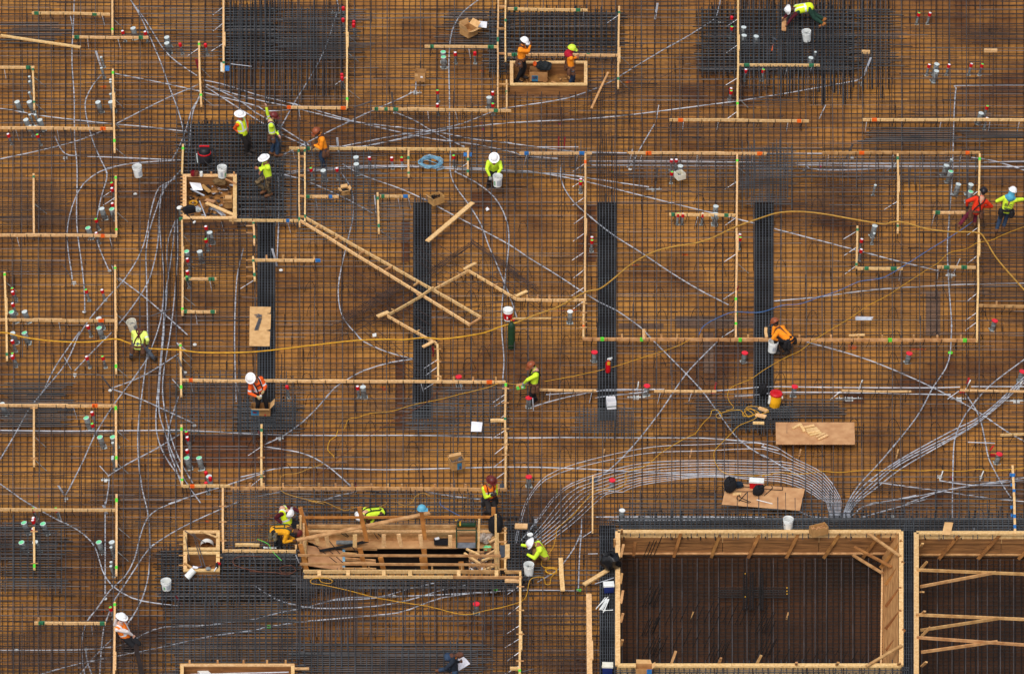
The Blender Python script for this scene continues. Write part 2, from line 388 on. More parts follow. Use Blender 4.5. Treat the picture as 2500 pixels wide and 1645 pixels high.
def pit_form(name, A, label, posts, right_wall):
    root = empty(name, ((A[0].x + A[2].x) / 2, (A[0].y + A[2].y) / 2, PZ)); tag(root, label, 'pit formwork')
    inv = root.location
    def part(mb, nm, m):
        o = mb.build(nm, m, root); o.matrix_parent_inverse = Matrix.Translation(-inv); return o
    m = MB(); zs = [PZ - .02, -0.33, -0.16, 0.02, 0.2, ZR - .03]           # back wall: five horizontal boards, each set a little proud
    for k in range(5):
        off = [0, .02, .0, .025, .01][k]
        for xa, xb in ((A[0], A[0].lerp(A[1], .37)), (A[0].lerp(A[1], .372), A[0].lerp(A[1], .71)), (A[0].lerp(A[1], .712), A[1])):
            zc = (zs[k] + zs[k + 1]) / 2; o2 = off + U(0, .012)
            m.beam((xa.x, xa.y + .03 - o2, zc), (xb.x, xb.y + .03 - o2, zc), .05, zs[k + 1] - zs[k] - .008)
    part(m, 'back_wall', Mt['board'])
    m = MB(); m.beam((A[0].x, A[0].y - .05, -.36), (A[1].x - .3, A[1].y - .05, -.36), .05, .05); part(m, 'waler', Mt['pine2'])
    for (a, b) in posts:
        m = MB(); m.beam(W(N(*a), ZR + .03) + Vector((0, -.04, 0)), W(N(*b), PZ + .05) + Vector((0, 0, 0)), .09, .05, up=(0, -1, 0)); part(m, 'strongback', Mt['pinedark'])
    for a, b in ((0, 1), (3, 2), (0, 3), (1, 2)):
        m = MB()
        mid = A[a].lerp(A[b], U(.4, .6))
        for p, q in ((A[a], mid), (mid, A[b])):
            dd = (q - p).normalized() * .003
            rim(m, p + dd + Vector((0, 0, .03 + (0.003 if a == 0 else 0))), q - dd + Vector((0, 0, .03 + (0.003 if a == 0 else 0))), .145 if (a, b) != (1, 2) else .13, .06)
        # outside face standing on the deck
        m.beam(A[a] + Vector((0, 0, -.17)), A[b] + Vector((0, 0, -.17)), .04, .33)
        if (a, b) != (0, 1): m.beam(A[a] + Vector((0, 0, -.60)), A[b] + Vector((0, 0, -.60)), .045, .52)
        part(m, 'rim_plank', Mt['pine'])
    if right_wall:
        T0, T1 = A[1] + Vector((-.08, 0, 0)), A[2] + Vector((-.08, 0, 0)); B0, B1 = T0 + Vector((-.46, -.05, PZ - ZR)), T1 + Vector((-.46, 0, PZ - ZR))
        m = MB(); nb = 6
        for k in range(nb):
            a0, a1 = k / nb, (k + .96) / nb; up = Vector((0, 0, U(0, .02)))
            m.add([T0.lerp(B0, a0) + up, T1.lerp(B1, a0) + up, T1.lerp(B1, a1) + up, T0.lerp(B0, a1) + up], [(0, 3, 2, 1)])
        part(m, 'side_wall', Mt['board2'])
        m = MB(); m.beam(B0 + Vector((-.02, -.5, .06)), B1 + Vector((-.02, .1, .06)), .05, .12); part(m, 'kicker', Mt['pine'])
        for t_, X0, Y0, X1, Y1 in [('33', 1272, 350, 1075, 600), ('33', 1285, 540, 1120, 750), ('33', 1265, 775, 1125, 945), ('33', 1265, 985, 1125, 1150), ('33', 1295, 1155, 1130, 1345)]:
            m = MB(); m.beam(at(t_, X0, Y0, ZR + .07), at(t_, X1, Y1, PZ + .3), .09, .06, up=(1, 0, .6)); part(m, 'strongback', Mt['pinedark'])
        for X0, Y0, z0, X1, Y1, z1, mm in [(960, 283, ZR + .1, 1255, 490, ZR + .1, 'pine2'), (840, 408, .15, 1180, 590, .05, 'pinedark'), (830, 483, -.25, 1095, 645, -.2, 'pine2'), (950, 1490, ZR + .1, 1270, 1300, ZR + .12, 'pine2')]:
            m = MB(); m.beam(at('33', X0, Y0, z0), at('33', X1, Y1, z1), .09, .045); part(m, 'corner_brace', Mt[mm])
    return root, part
P1, part1 = pit_form('pit_form', A, 'large rectangular timber form around the deep rebar pit beside the narrow steel filled trench', [(('32', 1165, 255), ('32', 1140, 495)), (('32', 1570, 275), ('32', 1505, 500)), (('32', 1935, 260), ('32', 1845, 505)),
        (('32', 2295, 260), ('32', 2180, 510)), (('33', 340, 262), ('33', 220, 510)), (('33', 720, 262), ('33', 560, 510)), (('33', 1085, 262), ('33', 915, 510))], True)
P2, part2 = pit_form('pit_form', A2, 'timber form of the second pit with three pairs of thin braces across it', [(('33', 1805, 275), ('33', 1605, 520)), (('33', 2175, 275), ('33', 1960, 520)), (('33', 2545, 275), ('33', 2330, 520))], False)
for X0, Y0, X1, Y1, zz in [(1405, 615, 2420, 655, .46), (1435, 768, 2125, 638, .2), (1400, 1022, 2420, 1065, .46), (1440, 1163, 2150, 1055, .2), (1405, 1228, 2420, 1298, .46), (1445, 1362, 2140, 1265, .2)]:
    m = MB(); m.beam(at('33', X0, Y0, zz), at('33', X1, Y1, .46), .04, .09); part2(m, 'cross_brace', Mt['pine2'])
# short stakes standing above the rims
for t_, X0, Y0, X1, Y1 in [('32', 1035, 250, 1030, 290), ('32', 1050, 380, 1025, 500), ('32', 1035, 645, 1022, 740), ('32', 1045, 800, 1025, 920), ('32', 1045, 1010, 1025, 1090), ('32', 1040, 1250, 1028, 1300), ('32', 1525, 1350, 1485, 1460),
        ('32', 1935, 1415, 1915, 1465), ('32', 2300, 1390, 2260, 1465), ('33', 315, 1455, 310, 1480), ('33', 695, 1455, 670, 1485), ('33', 1255, 1455, 1230, 1485), ('32', 970, 335, 970, 405)]:
    m = MB(); b_ = at(t_, X1, Y1, ZR - .02); a_ = at(t_, X0, Y0, ZR + .3); m.beam(b_, a_, .07, .045, up=(0, -1, 0)); part1(m, 'stake', Mt['pine2'])
for t_, X0, Y0, X1, Y1 in [('33', 1460, 375, 1440, 410), ('33', 1500, 540, 1440, 610), ('33', 1465, 815, 1440, 818), ('33', 1480, 990, 1445, 1020), ('33', 1530, 1135, 1450, 1215), ('33', 1495, 1450, 1450, 1490)]:
    m = MB(); b_ = at(t_, X1, Y1, ZR - .02); a_ = at(t_, X0, Y0, ZR + .3); m.beam(b_, a_, .07, .045, up=(0, -1, 0)); part2(m, 'stake', Mt['pine2'])

# ================================================================== REBAR
def cut(a, b, fix, rects, horiz, pad=0):
    """pieces of [a, b] along x (horiz) at y=fix, or along y at x=fix, outside the rects"""
    cuts = []
    for r in rects:
        lo, hi, f0, f1 = (r[0], r[2], r[1], r[3]) if horiz else (r[1], r[3], r[0], r[2])
        if f0 - pad < fix < f1 + pad: cuts.append((lo - pad, hi + pad))
    cuts.sort(); out = []; p = a
    for lo, hi in cuts:
        if lo > p: out.append((p, min(lo, b)))
        p = max(p, hi)
        if p >= b: break
    if p < b: out.append((p, b))
    return [(u, v) for u, v in out if v - u > 6]
def hbar(mb, x0, x1, y, z, r, mi=0, wob=1.2):
    n = max(2, int((x1 - x0) / 260) + 1)
    mb.tube([W((x0 + (x1 - x0) * i / (n - 1), y + U(-wob, wob)), z + U(-.01, .01)) for i in range(n)], r, 4, mi)
def vbar(mb, x, y0, y1, z, r, mi=0, wob=1.0):
    n = max(2, int((y1 - y0) / 160) + 1)
    mb.tube([W((x + U(-wob, wob), y0 + (y1 - y0) * i / (n - 1)), z + U(-.01, .01)) for i in range(n)], r, 4, mi)
BIGEX = [PIT1, PIT2, TR_L, TR_M, TR_T] + FORMS + [(735, 1290, 1235, 1410)]
EXC = BIGEX + STRIPS
X0, X1, Y0, Y1 = -160, 2660, -200, 1840
# lower mat: both directions, tied as one mass on the deck
lo = MB(); y = Y0
while y < Y1:
    p = X0 - U(0, 300)
    while p < X1:
        q = p + U(480, 900)
        for u, v in cut(max(p, X0), min(q, X1), y, EXC, True): hbar(lo, u, v, y + U(-1.5, 1.5), .055, .0105, 0)
        p = q - U(10, 60)
    y += 12.0 + U(-2.5, 2.5)
x = X0
while x < X1:
    p = Y0 - U(0, 200)
    while p < Y1:
        q = p + U(260, 520)
        for u, v in cut(max(p, Y0), min(q, Y1), x, EXC, False): vbar(lo, x + U(-1, 1), u, v, .075, .0105, 0)
        p = q - U(8, 30)
    x += 16.2 + U(-2.5, 2.5)
tag(lo.build('lower_rebar_mat', Mt['rust2']), 'rusty lower reinforcing mat lying on the plywood deck', 'rebar mat', kind='stuff')
# upper cross bars
up = MB(); y = Y0
while y < Y1:
    p = X0 - U(0, 300)
    while p < X1:
        q = p + U(420, 820)
        if R() > 0.06:
            for u, v in cut(max(p, X0), min(q, X1), y, EXC, True): hbar(up, u, v, y + U(-2.4, 2.4), .285 + U(-.02, .02), .0108, 1 if R() < .2 else 0, 1.6)
        p = q - U(5, 70)
    y += 11.0 + U(-3, 3)
# extra laps where the photograph's mat is heavier (along the walls to come)
for F, dy in [((-20, -20, 420, 360), 8), ((380, -20, 860, 330), 8), ((840, -20, 1180, 260), 11), ((1430, -20, 1640, 330), 11), ((1160, 130, 1480, 420), 9), ((1640, 160, 2420, 440), 10), ((2080, -20, 2420, 280), 10), ((-20, 360, 420, 640), 11),
        ((-20, 850, 420, 1230), 12), ((-20, 1140, 440, 1600), 7.5), ((420, 1140, 1240, 1300), 8), ((420, 1330, 1240, 1600), 7.5), ((1210, 1180, 1460, 1600), 10), ((660, 340, 1240, 480), 10), ((1440, 340, 2400, 480), 10), ((420, 500, 600, 900), 12), ((420, 880, 1200, 1010), 11), ((1440, 1120, 2420, 1210), 9), ((2280, 520, 2420, 760), 11), ((2270, 900, 2420, 1200), 12)]:
    a0, b0, a1, b1 = FR(*F); y = b0
    while y < b1:
        p = a0 + U(-40, 60)
        while p < a1:
            q = p + U(90, 420)
            if R() < .72:
                for u, v in cut(p, min(q, a1 + U(-50, 30)), y, EXC, True): hbar(up, u, v, y + U(-3, 3), .21 + U(-.06, .06), .0115, 1 if R() < .12 else 0, 1.2)
            p = q + U(0, 60)
        y += dy * U(.6, 1.4)
tag(up.build('upper_cross_bars', [Mt['rust'], Mt['steel']]), 'brown cross bars of the upper reinforcing mat running left to right', 'rebar mat', kind='stuff')
# upper lengthwise bars: the ones that show largest, one object each
nb = 0; x = X0 + 20
while x < X1 and nb < 290:
    p = Y0 - U(0, 300)
    while p < Y1 and nb < 290:
        q = p + U(430, 760)
        for u, v in cut(max(p, -60), min(q, 1700), x, EXC, False):
            if R() < .06: continue
            b = MB(); vbar(b, x + U(-2, 2), u, v, .315, .0135, 0, 1.6)
            o = b.build('rebar', Mt['steel'] if R() < .5 else Mt['rust']); lift_origin(o, b.v[0])
            tag(o, 'thin steel bar lying front to back on top of the upper mat', 'rebar', 'lengthwise bars on the upper mat'); nb += 1
        p = q - U(10, 40)
    x += 34.0 + U(-13, 13)

# dense patches of extra steel: each a tied mat of its own
def patch(F, dh, dv, z, r, m, label, name='rebar_patch', ex=None, jag=26, hm=True):
    x0, y0, x1, y1 = FR(*F); ex = EXC if ex is None else ex
    mb = MB()
    if dh:
        y = y0
        while y < y1:
            for u, v in cut(x0 + U(-jag, jag), x1 + U(-jag, jag), y, ex, True): hbar(mb, u, v, y, z, r, 0, .7); (m == 'blue' and dh < 6.7 and hbar(mb, u + U(-9, 9), v + U(-9, 9), y + dh * U(.2, .6), z - .14, r * 1.35, 1, .8))
            y += dh * U(.7, 1.3)
    if dv:
        x = x0
        while x < x1:
            for u, v in cut(y0 + U(-jag, jag), y1 + U(-jag, jag), x, ex, False): vbar(mb, x, u, v, z + .03, r * 1.1, 0, .7); (m == 'blue' and dv < 12 and dh < 6.7 and vbar(mb, x + dv * U(.2, .6), u, v, z - .12, r * 1.35, 1, .8))
            x += dv * U(.7, 1.3)
    if not mb.v: return
    o = mb.build(name, [Mt[m], Mt['dark']]); lift_origin(o, W(((x0 + x1) / 2, (y0 + y1) / 2), z)); tag(o, label, 'rebar mat')  # second slot: under-layer bars coloured near-black, painted shade below the top bars
    return o
# bars at several heights; lower ones near-black, shade painted into their colour
def deep(F, dh, dv, label, m='blue', r=.012, layers=(.10, .20, .33), name='rebar_patch', ex=None):
    x0, y0, x1, y1 = FR(*F); mb = MB(); ex = EXC if ex is None else ex
    for k, z in enumerate(layers):
        mi = 1 if k < len(layers) - 1 else 0; rr = r * (1.45 if mi else 1.0)
        y = y0 + U(0, 3)
        while y < y1 and dh:
            for u, v in cut(x0 + U(-22, 10), x1 + U(-10, 22), y, ex, True): hbar(mb, u, v, y, z, rr, mi, .6)
            y += dh * U(.75, 1.25)
        x = x0 + U(0, 3)
        while x < x1 and dv:
            for u, v in cut(y0 + U(-20, 6), y1 + U(-6, 20), x, ex, False): vbar(mb, x, u, v, z + .028, rr, mi, .6)
            x += dv * U(.75, 1.25)
    if not mb.v: return
    o = mb.build(name, [Mt[m], Mt['dark']]); lift_origin(o, W(((x0 + x1) / 2, (y0 + y1) / 2), .1)); tag(o, label, 'rebar mat')
deep((522, 18, 640, 142), 7, 12, 'thick grid of blue grey bars under the post with the blue tag')
patch((522, 0, 802, 222), 0, 11, .36, .012, 'blue', 'long blue grey bars fanned front to back between the two tall boards near the top')
patch((640, 22, 838, 142), 5.5, 0, .33, .0115, 'blue', 'band of blue grey cross bars left of the tall board with red caps')
patch((393, 20, 518, 135), 7, 0, .33, .011, 'blue', 'band of dark cross bars beside the post with the blue tag')
patch((0, 54, 152, 106), 5.5, 0, .33, .011, 'blue', 'band of cross bars under the loose plank at the top left')
deep((1183, 30, 1440, 126), 8, 13, 'thick steel grid behind the two orange shirted workers in the form box')
deep((1137, 32, 1180, 170), 8, 13, 'dark steel grid under the double rail ladder form near the top')
patch((1030, 25, 1160, 105), 6.5, 0, .33, .011, 'blue', 'cross bars around the open cardboard box with a white sheet beside it')
patch((1375, 205, 1470, 340), 0, 15, .35, .0105, 'rust', 'bundle of bars running front to back past the leaning narrow plank')
patch((1365, 100, 1480, 240), 7, 0, .32, .011, 'rust', 'cross bars around the post right of the form box')
deep((1630, 22, 1985, 165), 7.5, 13, 'broad dark steel grid under the bending worker in the green trousers')
patch((1722, -30, 2060, 222), 0, 11, .37, .013, 'blue', 'long grey bars running front to back under the bending worker')
patch((1985, 22, 2092, 155), 6.5, 0, .33, .0115, 'blue', 'cross bars right of the worker with the white bucket')
patch((1760, 225, 1880, 262), 6, 0, .33, .01, 'rust', 'rusty cross bars below the front to back bars')
patch((2235, 55, 2400, 102), 6.5, 0, .33, .01, 'rust', 'rusty cross bars near the right end of the top row')
patch((2005, 298, 2240, 328), 4.6, 0, .34, .013, 'blue', 'dense blue grey strip below the long board at the right')
patch((1556, 292, 1885, 326), 7, 0, .33, .011, 'rust', 'cross bars below the long board right of centre')
patch((1235, 290, 1425, 330), 7, 0, .33, .011, 'rust', 'cross bars around the pair of maroon rods')
patch((2240, 298, 2400, 330), 6, 0, .33, .011, 'blue', 'blue grey cross bars at the right edge of the long board')
patch((1388, 335, 1440, 500), 0, 8, .36, .012, 'rust', 'bars running front to back into the head of the middle steel trench')
patch((1725, 345, 1850, 475), 7, 9, .35, .012, 'blue', 'tied grid at the head of the right steel trench')
patch((1850, 430, 2080, 520), 7.5, 0, .33, .0105, 'rust', 'wide band of rusty cross bars right of the right steel trench')
patch((1630, 425, 1740, 470), 7, 0, .33, .0105, 'rust', 'cross bars left of the board beside the right steel trench')
patch((2120, 480, 2290, 540), 6.5, 0, .33, .0105, 'rust', 'rusty cross bars under the two workers at the right edge')
patch((1955, 570, 2290, 690), 8, 0, .33, .01, 'rust', 'loose cross bars around the low L shaped boards')
patch((0, 425, 152, 520), 5.6, 0, .33, .011, 'rust', 'rusty cross bars around the post at the left edge')
patch((0, 300, 420, 355), 7.5, 0, .33, .0105, 'rust', 'cross bars below the long board at the left')
deep((425, 290, 655, 410), 8.5, 10, 'dense black steel grid around the shop vacuum and white bucket')
deep((552, 395, 662, 508), 8, 9, 'dense black steel grid under the worker in camouflage trousers')
patch((640, 355, 880, 520), 8, 15, .34, .012, 'blue', 'grey bars tied across the inside of the double rail form')
patch((700, 480, 960, 570), 8, 0, .33, .011, 'blue', 'cross bars left of the second steel trench')
patch((370, 360, 425, 700), 0, 6.5, .34, .011, 'rust', 'rusty bars running front to back beside the bundle of conduits')
patch((425, 510, 600, 620), 7.5, 17, .34, .011, 'rust', 'tied grid below the board under the debris box')
patch((880, 470, 960, 560), 8, 0, .33, .01, 'blue', 'cross bars at the small L shaped board')
deep((552, 935, 690, 998), 6, 7, 'dense steel cross at the foot of the left trench', ex=[], layers=(.1, .33))
deep((1700, 945, 1842, 996), 6, 7.5, 'dense steel cross at the foot of the right trench', ex=[], layers=(.1, .33))
deep((1345, 950, 1475, 1008), 6.5, 8, 'steel cross at the foot of the middle trench', ex=[], layers=(.33,))
deep((935, 935, 1050, 1000), 7, 0, 'steel cross at the foot of the second trench', ex=[], layers=(.33,))
patch((395, 880, 690, 1010), 7, 15, .34, .011, 'blue', 'tied grid around the worker with the orange shirt at the long board')
patch((0, 890, 152, 990), 5.2, 0, .34, .011, 'blue', 'blue grey cross bars across the left end of the board with orange paint')
patch((960, 900, 1175, 1010), 7, 14, .33, .0105, 'blue', 'tied grid beside the white sheet of paper')
patch((1600, 930, 1970, 975), 6.5, 0, .33, .011, 'blue', 'cross bars left of the plywood sheet with wood scraps')
patch((690, 1140, 1200, 1225), 9, 17, .35, .0125, 'blue', 'grey bars tied behind the lift pit form')
patch((520, 1140, 700, 1290), 7, 14, .35, .012, 'blue', 'grey bars tied around the two workers at the corner of the lift pit form')
deep((375, 1280, 720, 1395), 7.5, 12, 'dense black steel around the pair of small form boxes')
deep((690, 1338, 1215, 1368), 5, 13, 'dense black steel strip in front of the lift pit form', ex=[])
deep((1165, 1215, 1245, 1345), 7, 9, 'dense black steel right of the lift pit form')
patch((690, 1340, 830, 1500), 0, 8, .36, .012, 'steel', 'grey bars running front to back below the yellow cord loop')
patch((830, 1340, 1210, 1480), 0, 20, .35, .0115, 'steel', 'grey bars running front to back in front of the lift pit form')
patch((0, 1215, 155, 1370), 6.5, 17, .34, .011, 'blue', 'tied grid around the cluster of stubs at the lower left')
patch((0, 1455, 385, 1566), 6, 15, .34, .011, 'rust', 'rusty grid at the lower left corner around the worker in the orange vest')
patch((385, 1400, 700, 1566), 6.2, 13, .34, .011, 'blue', 'tied grid behind the form box at the bottom edge')
patch((690, 1495, 1130, 1566), 5.6, 15, .34, .0115, 'blue', 'wide dark band of steel left of the worker carrying a drawing')
patch((1130, 1400, 1370, 1566), 8, 22, .33, .0105, 'rust', 'rusty grid between the loose planks and the board at the bottom')
patch((1180, 1140, 1400, 1225), 8, 17, .33, .0105, 'rust', 'rusty grid crossed by the fan of conduits')
patch((1440, 1160, 2380, 1205), 7.5, 26, .34, .0125, 'blue', 'wide band of grey bars behind the two large pits')
deep((1440, 1203, 2420, 1236), 4.5, 12, 'dense black beam cage along the back of the two large pits', ex=[], layers=(.06, .2, .36))
deep((1440, 1549, 2100, 1600), 5.5, 14, 'dense black beam cage along the front of the large pit', ex=[], layers=(.1, .3))
patch((2290, 560, 2420, 700), 7.5, 0, .33, .0105, 'rust', 'rusty cross bars at the right edge beyond the tall board')
patch((840, 260, 1160, 345), 8, 17, .33, .0105, 'rust', 'rusty grid under the crossing conduits right of the worker in orange')
patch((1060, 345, 1400, 400), 7.5, 15, .34, .0115, 'blue', 'grey grid behind the worker reaching into a white bucket')
patch((1440, 365, 2280, 415), 9, 17, .34, .0115, 'steel', 'grey grid along the parallel conduits at the right')
# steel cages in the trenches
def cage(r, label, dy=6.6, n=6, zt=.31):
    x0, y0, x1, y1 = r; mb = MB(); top = 22
    for k in range(n):
        x = x0 + (x1 - x0) * (k + .6) / (n + .2)
        vbar(mb, x, y0 - U(0, top), y1 + U(0, top), zt, .013, 0, .5)
        if k % 2 == 0: vbar(mb, x + 2, y0, y1, zt - .45, .012, 1, .5)  # deeper bars near-black, the trench's shade put into their colour
    y = y0
    while y < y1:
        yy = y + U(-.8, .8)
        a = W((x0 + 1, yy), zt + .024); b = W((x1 - 1, yy + U(-.6, .6)), zt + .024)
        mb.tube([a + Vector((0, 0, -.75)), a, b, b + Vector((0, 0, -.75))], .009, 4, 0, False)
        y += dy
    o = mb.build('beam_cage', [Mt['cagebar'], Mt['dark']]); lift_origin(o, W(((x0 + x1) / 2, y1), 0)); tag(o, label, 'rebar cage')
cage(STRIPS[0], 'long black rebar cage in the trench passing under the flattened cardboard')
cage(STRIPS[1], 'long black rebar cage in the trench under the crossed diagonal boards')
cage(STRIPS[2], 'long black rebar cage in the trench holding the red fire extinguisher')
cage(STRIPS[3], 'long black rebar cage in the trench beside the yellow water cooler')
cage(TR_L, 'black rebar cage in the trench along the left side of the large pit', n=7, dy=8.5)
cage(TR_M, 'narrow black rebar cage in the trench between the two large pits', n=5, dy=9)

# pit mats and dowels
def pitmat(x0, y0, x1, y1, label):
    mb = MB(); y = y0 - 5
    while y < y1 + 60:
        n = 3; mb.tube([W((x0 + (x1 - x0) * i / n, y + U(-.6, .6)), PZ + .09) for i in range(n + 1)], .0115, 4, 0); y += 9.5 * U(.8, 1.2)
    x = x0
    while x < x1:
        mb.tube([W((x + U(-.6, .6), y0 + (y1 - y0) * i / 2), PZ + .115) for i in range(3)], .013, 4, 0); x += 13.5 * U(.85, 1.15)
    x = x0
    while x < x1:
        mb.tube([W((x, y0), PZ + .2), W((x + U(-1, 1), y1), PZ + .2)], .0135, 4, 1); x += 33 * U(.7, 1.2)
    o = mb.build('pit_rebar_mat', [Mt['dark'], Mt['steel']]); lift_origin(o, W(((x0 + x1) / 2, (y0 + y1) / 2), PZ)); tag(o, label, 'rebar mat')
pitmat(1518, 1362, 2155, 1650, 'dark grid of bars over the floor of the large pit')
pitmat(2250, 1364, 2700, 1720, 'dark grid of bars over the floor of the second pit under the thin braces')
dw = MB()
for (xa, xb, yb, st) in [(1340, 2330, 1105, 78), (1390, 1830, 1340, 86), (1230, 1345, 500, 30), (1220, 1330, 950, 24), (1215, 1340, 1200, 26), (1220, 1345, 1400, 28), (1800, 1960, 1440, 30), (2240, 2370, 1200, 26), (2250, 2390, 1400, 30)]:
    x = xa
    while x < xb:
        yj = yb + U(-18, 18); L = U(150, 225)
        b0 = at('32', x, yj, PZ + .1); t0 = at('32', x + L * .36, yj - L, PZ + .1)
        hgt = (t0 - b0); tip = Vector((t0.x, b0.y + .1, PZ + .1 + (t0.y - b0.y - .1) * SN / CS))
        dw.tube([b0, tip], .012, 4); x += st * U(.5, 1.3)
for i in range(11):
    x = 100 + i * 88; b0 = at('33', x, 1470, PZ + .1); t0 = at('33', x + 55, 1335 + U(-15, 15), PZ + .1)
    dw.tube([b0, Vector((t0.x, b0.y + .05, PZ + .1 + (t0.y - b0.y) * SN / CS))], .009, 4)
o = dw.build('starter_bars', Mt['dark']); lift_origin(o, W(N('32', 1500, 1000), PZ)); tag(o, 'rows of thin black starter bars leaning up out of the large pit floor', 'rebar', kind='stuff')
# spacer combs in the pit (dotted cross of small wheels)
sp = MB(); 
for X in (2155, 2215, 2305):
    for Y in list(range(650, 765, 22)) + list(range(860, 970, 20)): sp.ball(at('32', X, Y, PZ + .27), .022, 1 if (X == 2155 and Y in (650, 860)) else 0, 4)
for Y in (778, 808, 835):
    for X in range(1930, 2130, 26): sp.ball(at('32', X, Y, PZ + .27), .02, 0, 4)
    for X in range(20, 230, 26): sp.ball(at('33', X, Y, PZ + .27), .022, 1 if X > 205 else 0, 4)
for Y in (778, 800, 820, 842, 862): hbar(sp, N('32', 1910, 0)[0], N('33', 240, 0)[0], N('32', 0, Y)[1], PZ + .25, .02, 2, .3)
for X in (2140, 2165, 2200, 2225, 2290, 2315): vbar(sp, N('32', X, 0)[0], N('32', 0, 640)[1], N('32', 0, 980)[1], PZ + .28, .02, 2, .3)
o = sp.build('column_starter_cross', [Mt['rust'], Mt['yellow'], Mt['dark']]); lift_origin(o, W(N('32', 2225, 820), PZ)); tag(o, 'dark cross of bars with rows of small pale dots in the large pit', 'rebar cross')

# slanting bars tied round the crossed diagonal boards
dg = MB()
for t, x0, y0, x1, y1, nn, sp_ in [('11', 1600, 985, 1985, 725, 6, 10), ('11', 1975, 712, 2400, 1000, 6, 9), ('11', 800, 1415, 1430, 1055, 8, 9), ('12', 0, 960, 270, 1145, 5, 9), ('11', 1370, 790, 2050, 1190, 3, 60), ('11', 870, 1090, 1620, 1545, 4, 70), ('11', 1500, 720, 2380, 1230, 2, 80), ('11', 900, 1500, 1700, 1010, 3, 60), ('21', 690, 45, 1440, -260, 3, 70), ('21', 1000, 0, 1500, 430, 4, 60), ('12', -120, 1000, 330, 1340, 3, 60), ('11', 1660, 1400, 2380, 1300, 3, 40)]:
    for k in range(nn):
        o_ = (k - nn / 2) * sp_; j = U(-12, 12)
        dg.tube([at(t, x0 + j, y0 + o_ + U(-5, 5), .345), at(t, (x0 + x1) / 2, (y0 + y1) / 2 + o_, .345 + U(-.02, .02)), at(t, x1 + U(-14, 14), y1 + o_ + U(-5, 5), .345)], .0115, 4)
o = dg.build('slanting_bars', Mt['rust']); lift_origin(o, at('11', 1500, 1100, .3)); tag(o, 'slanting brown bars tied around the crossed diagonal boards', 'rebar mat')

# bar chairs: thin black bent wires that carry the upper mat
ch = MB(); ch.tube(spline([(-.17, -.12, .0), (-.12, -.05, .2), (-.05, 0, .3), (.04, 0, .31), (.11, -.05, .2), (.17, -.14, .0)], .05), .008, 5)
ch0 = None
CHX = [843, 905, 757, 1010, 1145, 1180, 1280, 1378, 1613, 1707, 1755, 1900, 1990, 2090, 2185, 2290, 2390, 700, 620, 480]
nch = 0
for X in CHX:
    y = 445 + U(-8, 8)
    while y < 1215:
        y += 54 + U(-5, 5); xx = X + U(-7, 7)
        if covered(xx, y, EXC) or (X < 750 and y < 900) or (y < 640 and X < 1200 and R() < .6) or R() < .25 or nch > 200: continue
        nch += 1
        if ch0 is None:
            o = ch.build('bar_chair', Mt['dark']); ch0 = o; tag(o, 'thin black bent wire chair arching under the upper mat over the plywood', 'bar chair', 'bent wire chairs under the upper mat')
        else: o = copy_tree(ch0)
        o.location = W((xx, y + 6), 0); o.rotation_euler = (U(-.15, .15), 0, U(-.25, .25)); s_ = U(.9, 1.2); o.scale = (s_, s_, 1.0)
for X, Y in [(540, 1050), (1055, 1050), (1510, 1050), (1950, 1050), (540, 1255), (1070, 1250), (1515, 1250), (1940, 1250)]:
    o = copy_tree(ch0); o.location = at('31', X, Y + 15, 0); o.rotation_euler = (0, 0, U(-.2, .2))
for X, Y in [(530, 1060), (530, 865), (530, 1270), (530, 1490), (180, 860), (180, 1050), (180, 1260)]:
    o = copy_tree(ch0); o.location = at('32', X, Y + 20, 0); o.rotation_euler = (0, 0, U(-.2, .2))
# continuous wire bolsters
for k, sg in enumerate(["21: 240 320 700 350 1300 325", "21: 640 680 900 672 1290 668", "21: 800 1165 1100 1170 1500 1160", "22: 0 1165 300 1155 800 1165", "22: 1015 465 1500 472 2230 470", "23: 130 355 500 362 900 375", "23: 560 1195 900 1195 1200 1170 1500 1145 1850 1175", "21: 260 1125 600 1130 1100 1120",
        "12: 1005 1180 1300 1165 1650 1140 2000 1140", "12: 990 1395 1500 1405 2200 1420", "11: 260 1505 600 1510 870 1500", "11: 240 1130 600 1125 900 1115", "20: 20 1295 500 1280 1400 1285", "31: 640 1285 1200 1288 2000 1290", "32: 210 950 600 960 690 985", "23: 750 775 1100 772", "02: 800 700 1100 705", "22: 1180 805 1600 820 2000 825", "23: 1250 770 1800 765 2380 780", "31: 380 925 600 890 1100 880"]):
    P = path(sg, 0); w = MB(); ln = spline([W(p, .035) for p in P], .3)
    w.tube(ln, .006, 4)
    for i, q in enumerate(ln): w.tube([q, q + Vector((.015, -.03, -.03))], .006, 4)
    o = w.build('wire_bolster', Mt['steel']); lift_origin(o, ln[0]); autotag(o, 'long thin wavy wire bolster lying on the plywood', 'wire bolster', P[len(P) // 2])
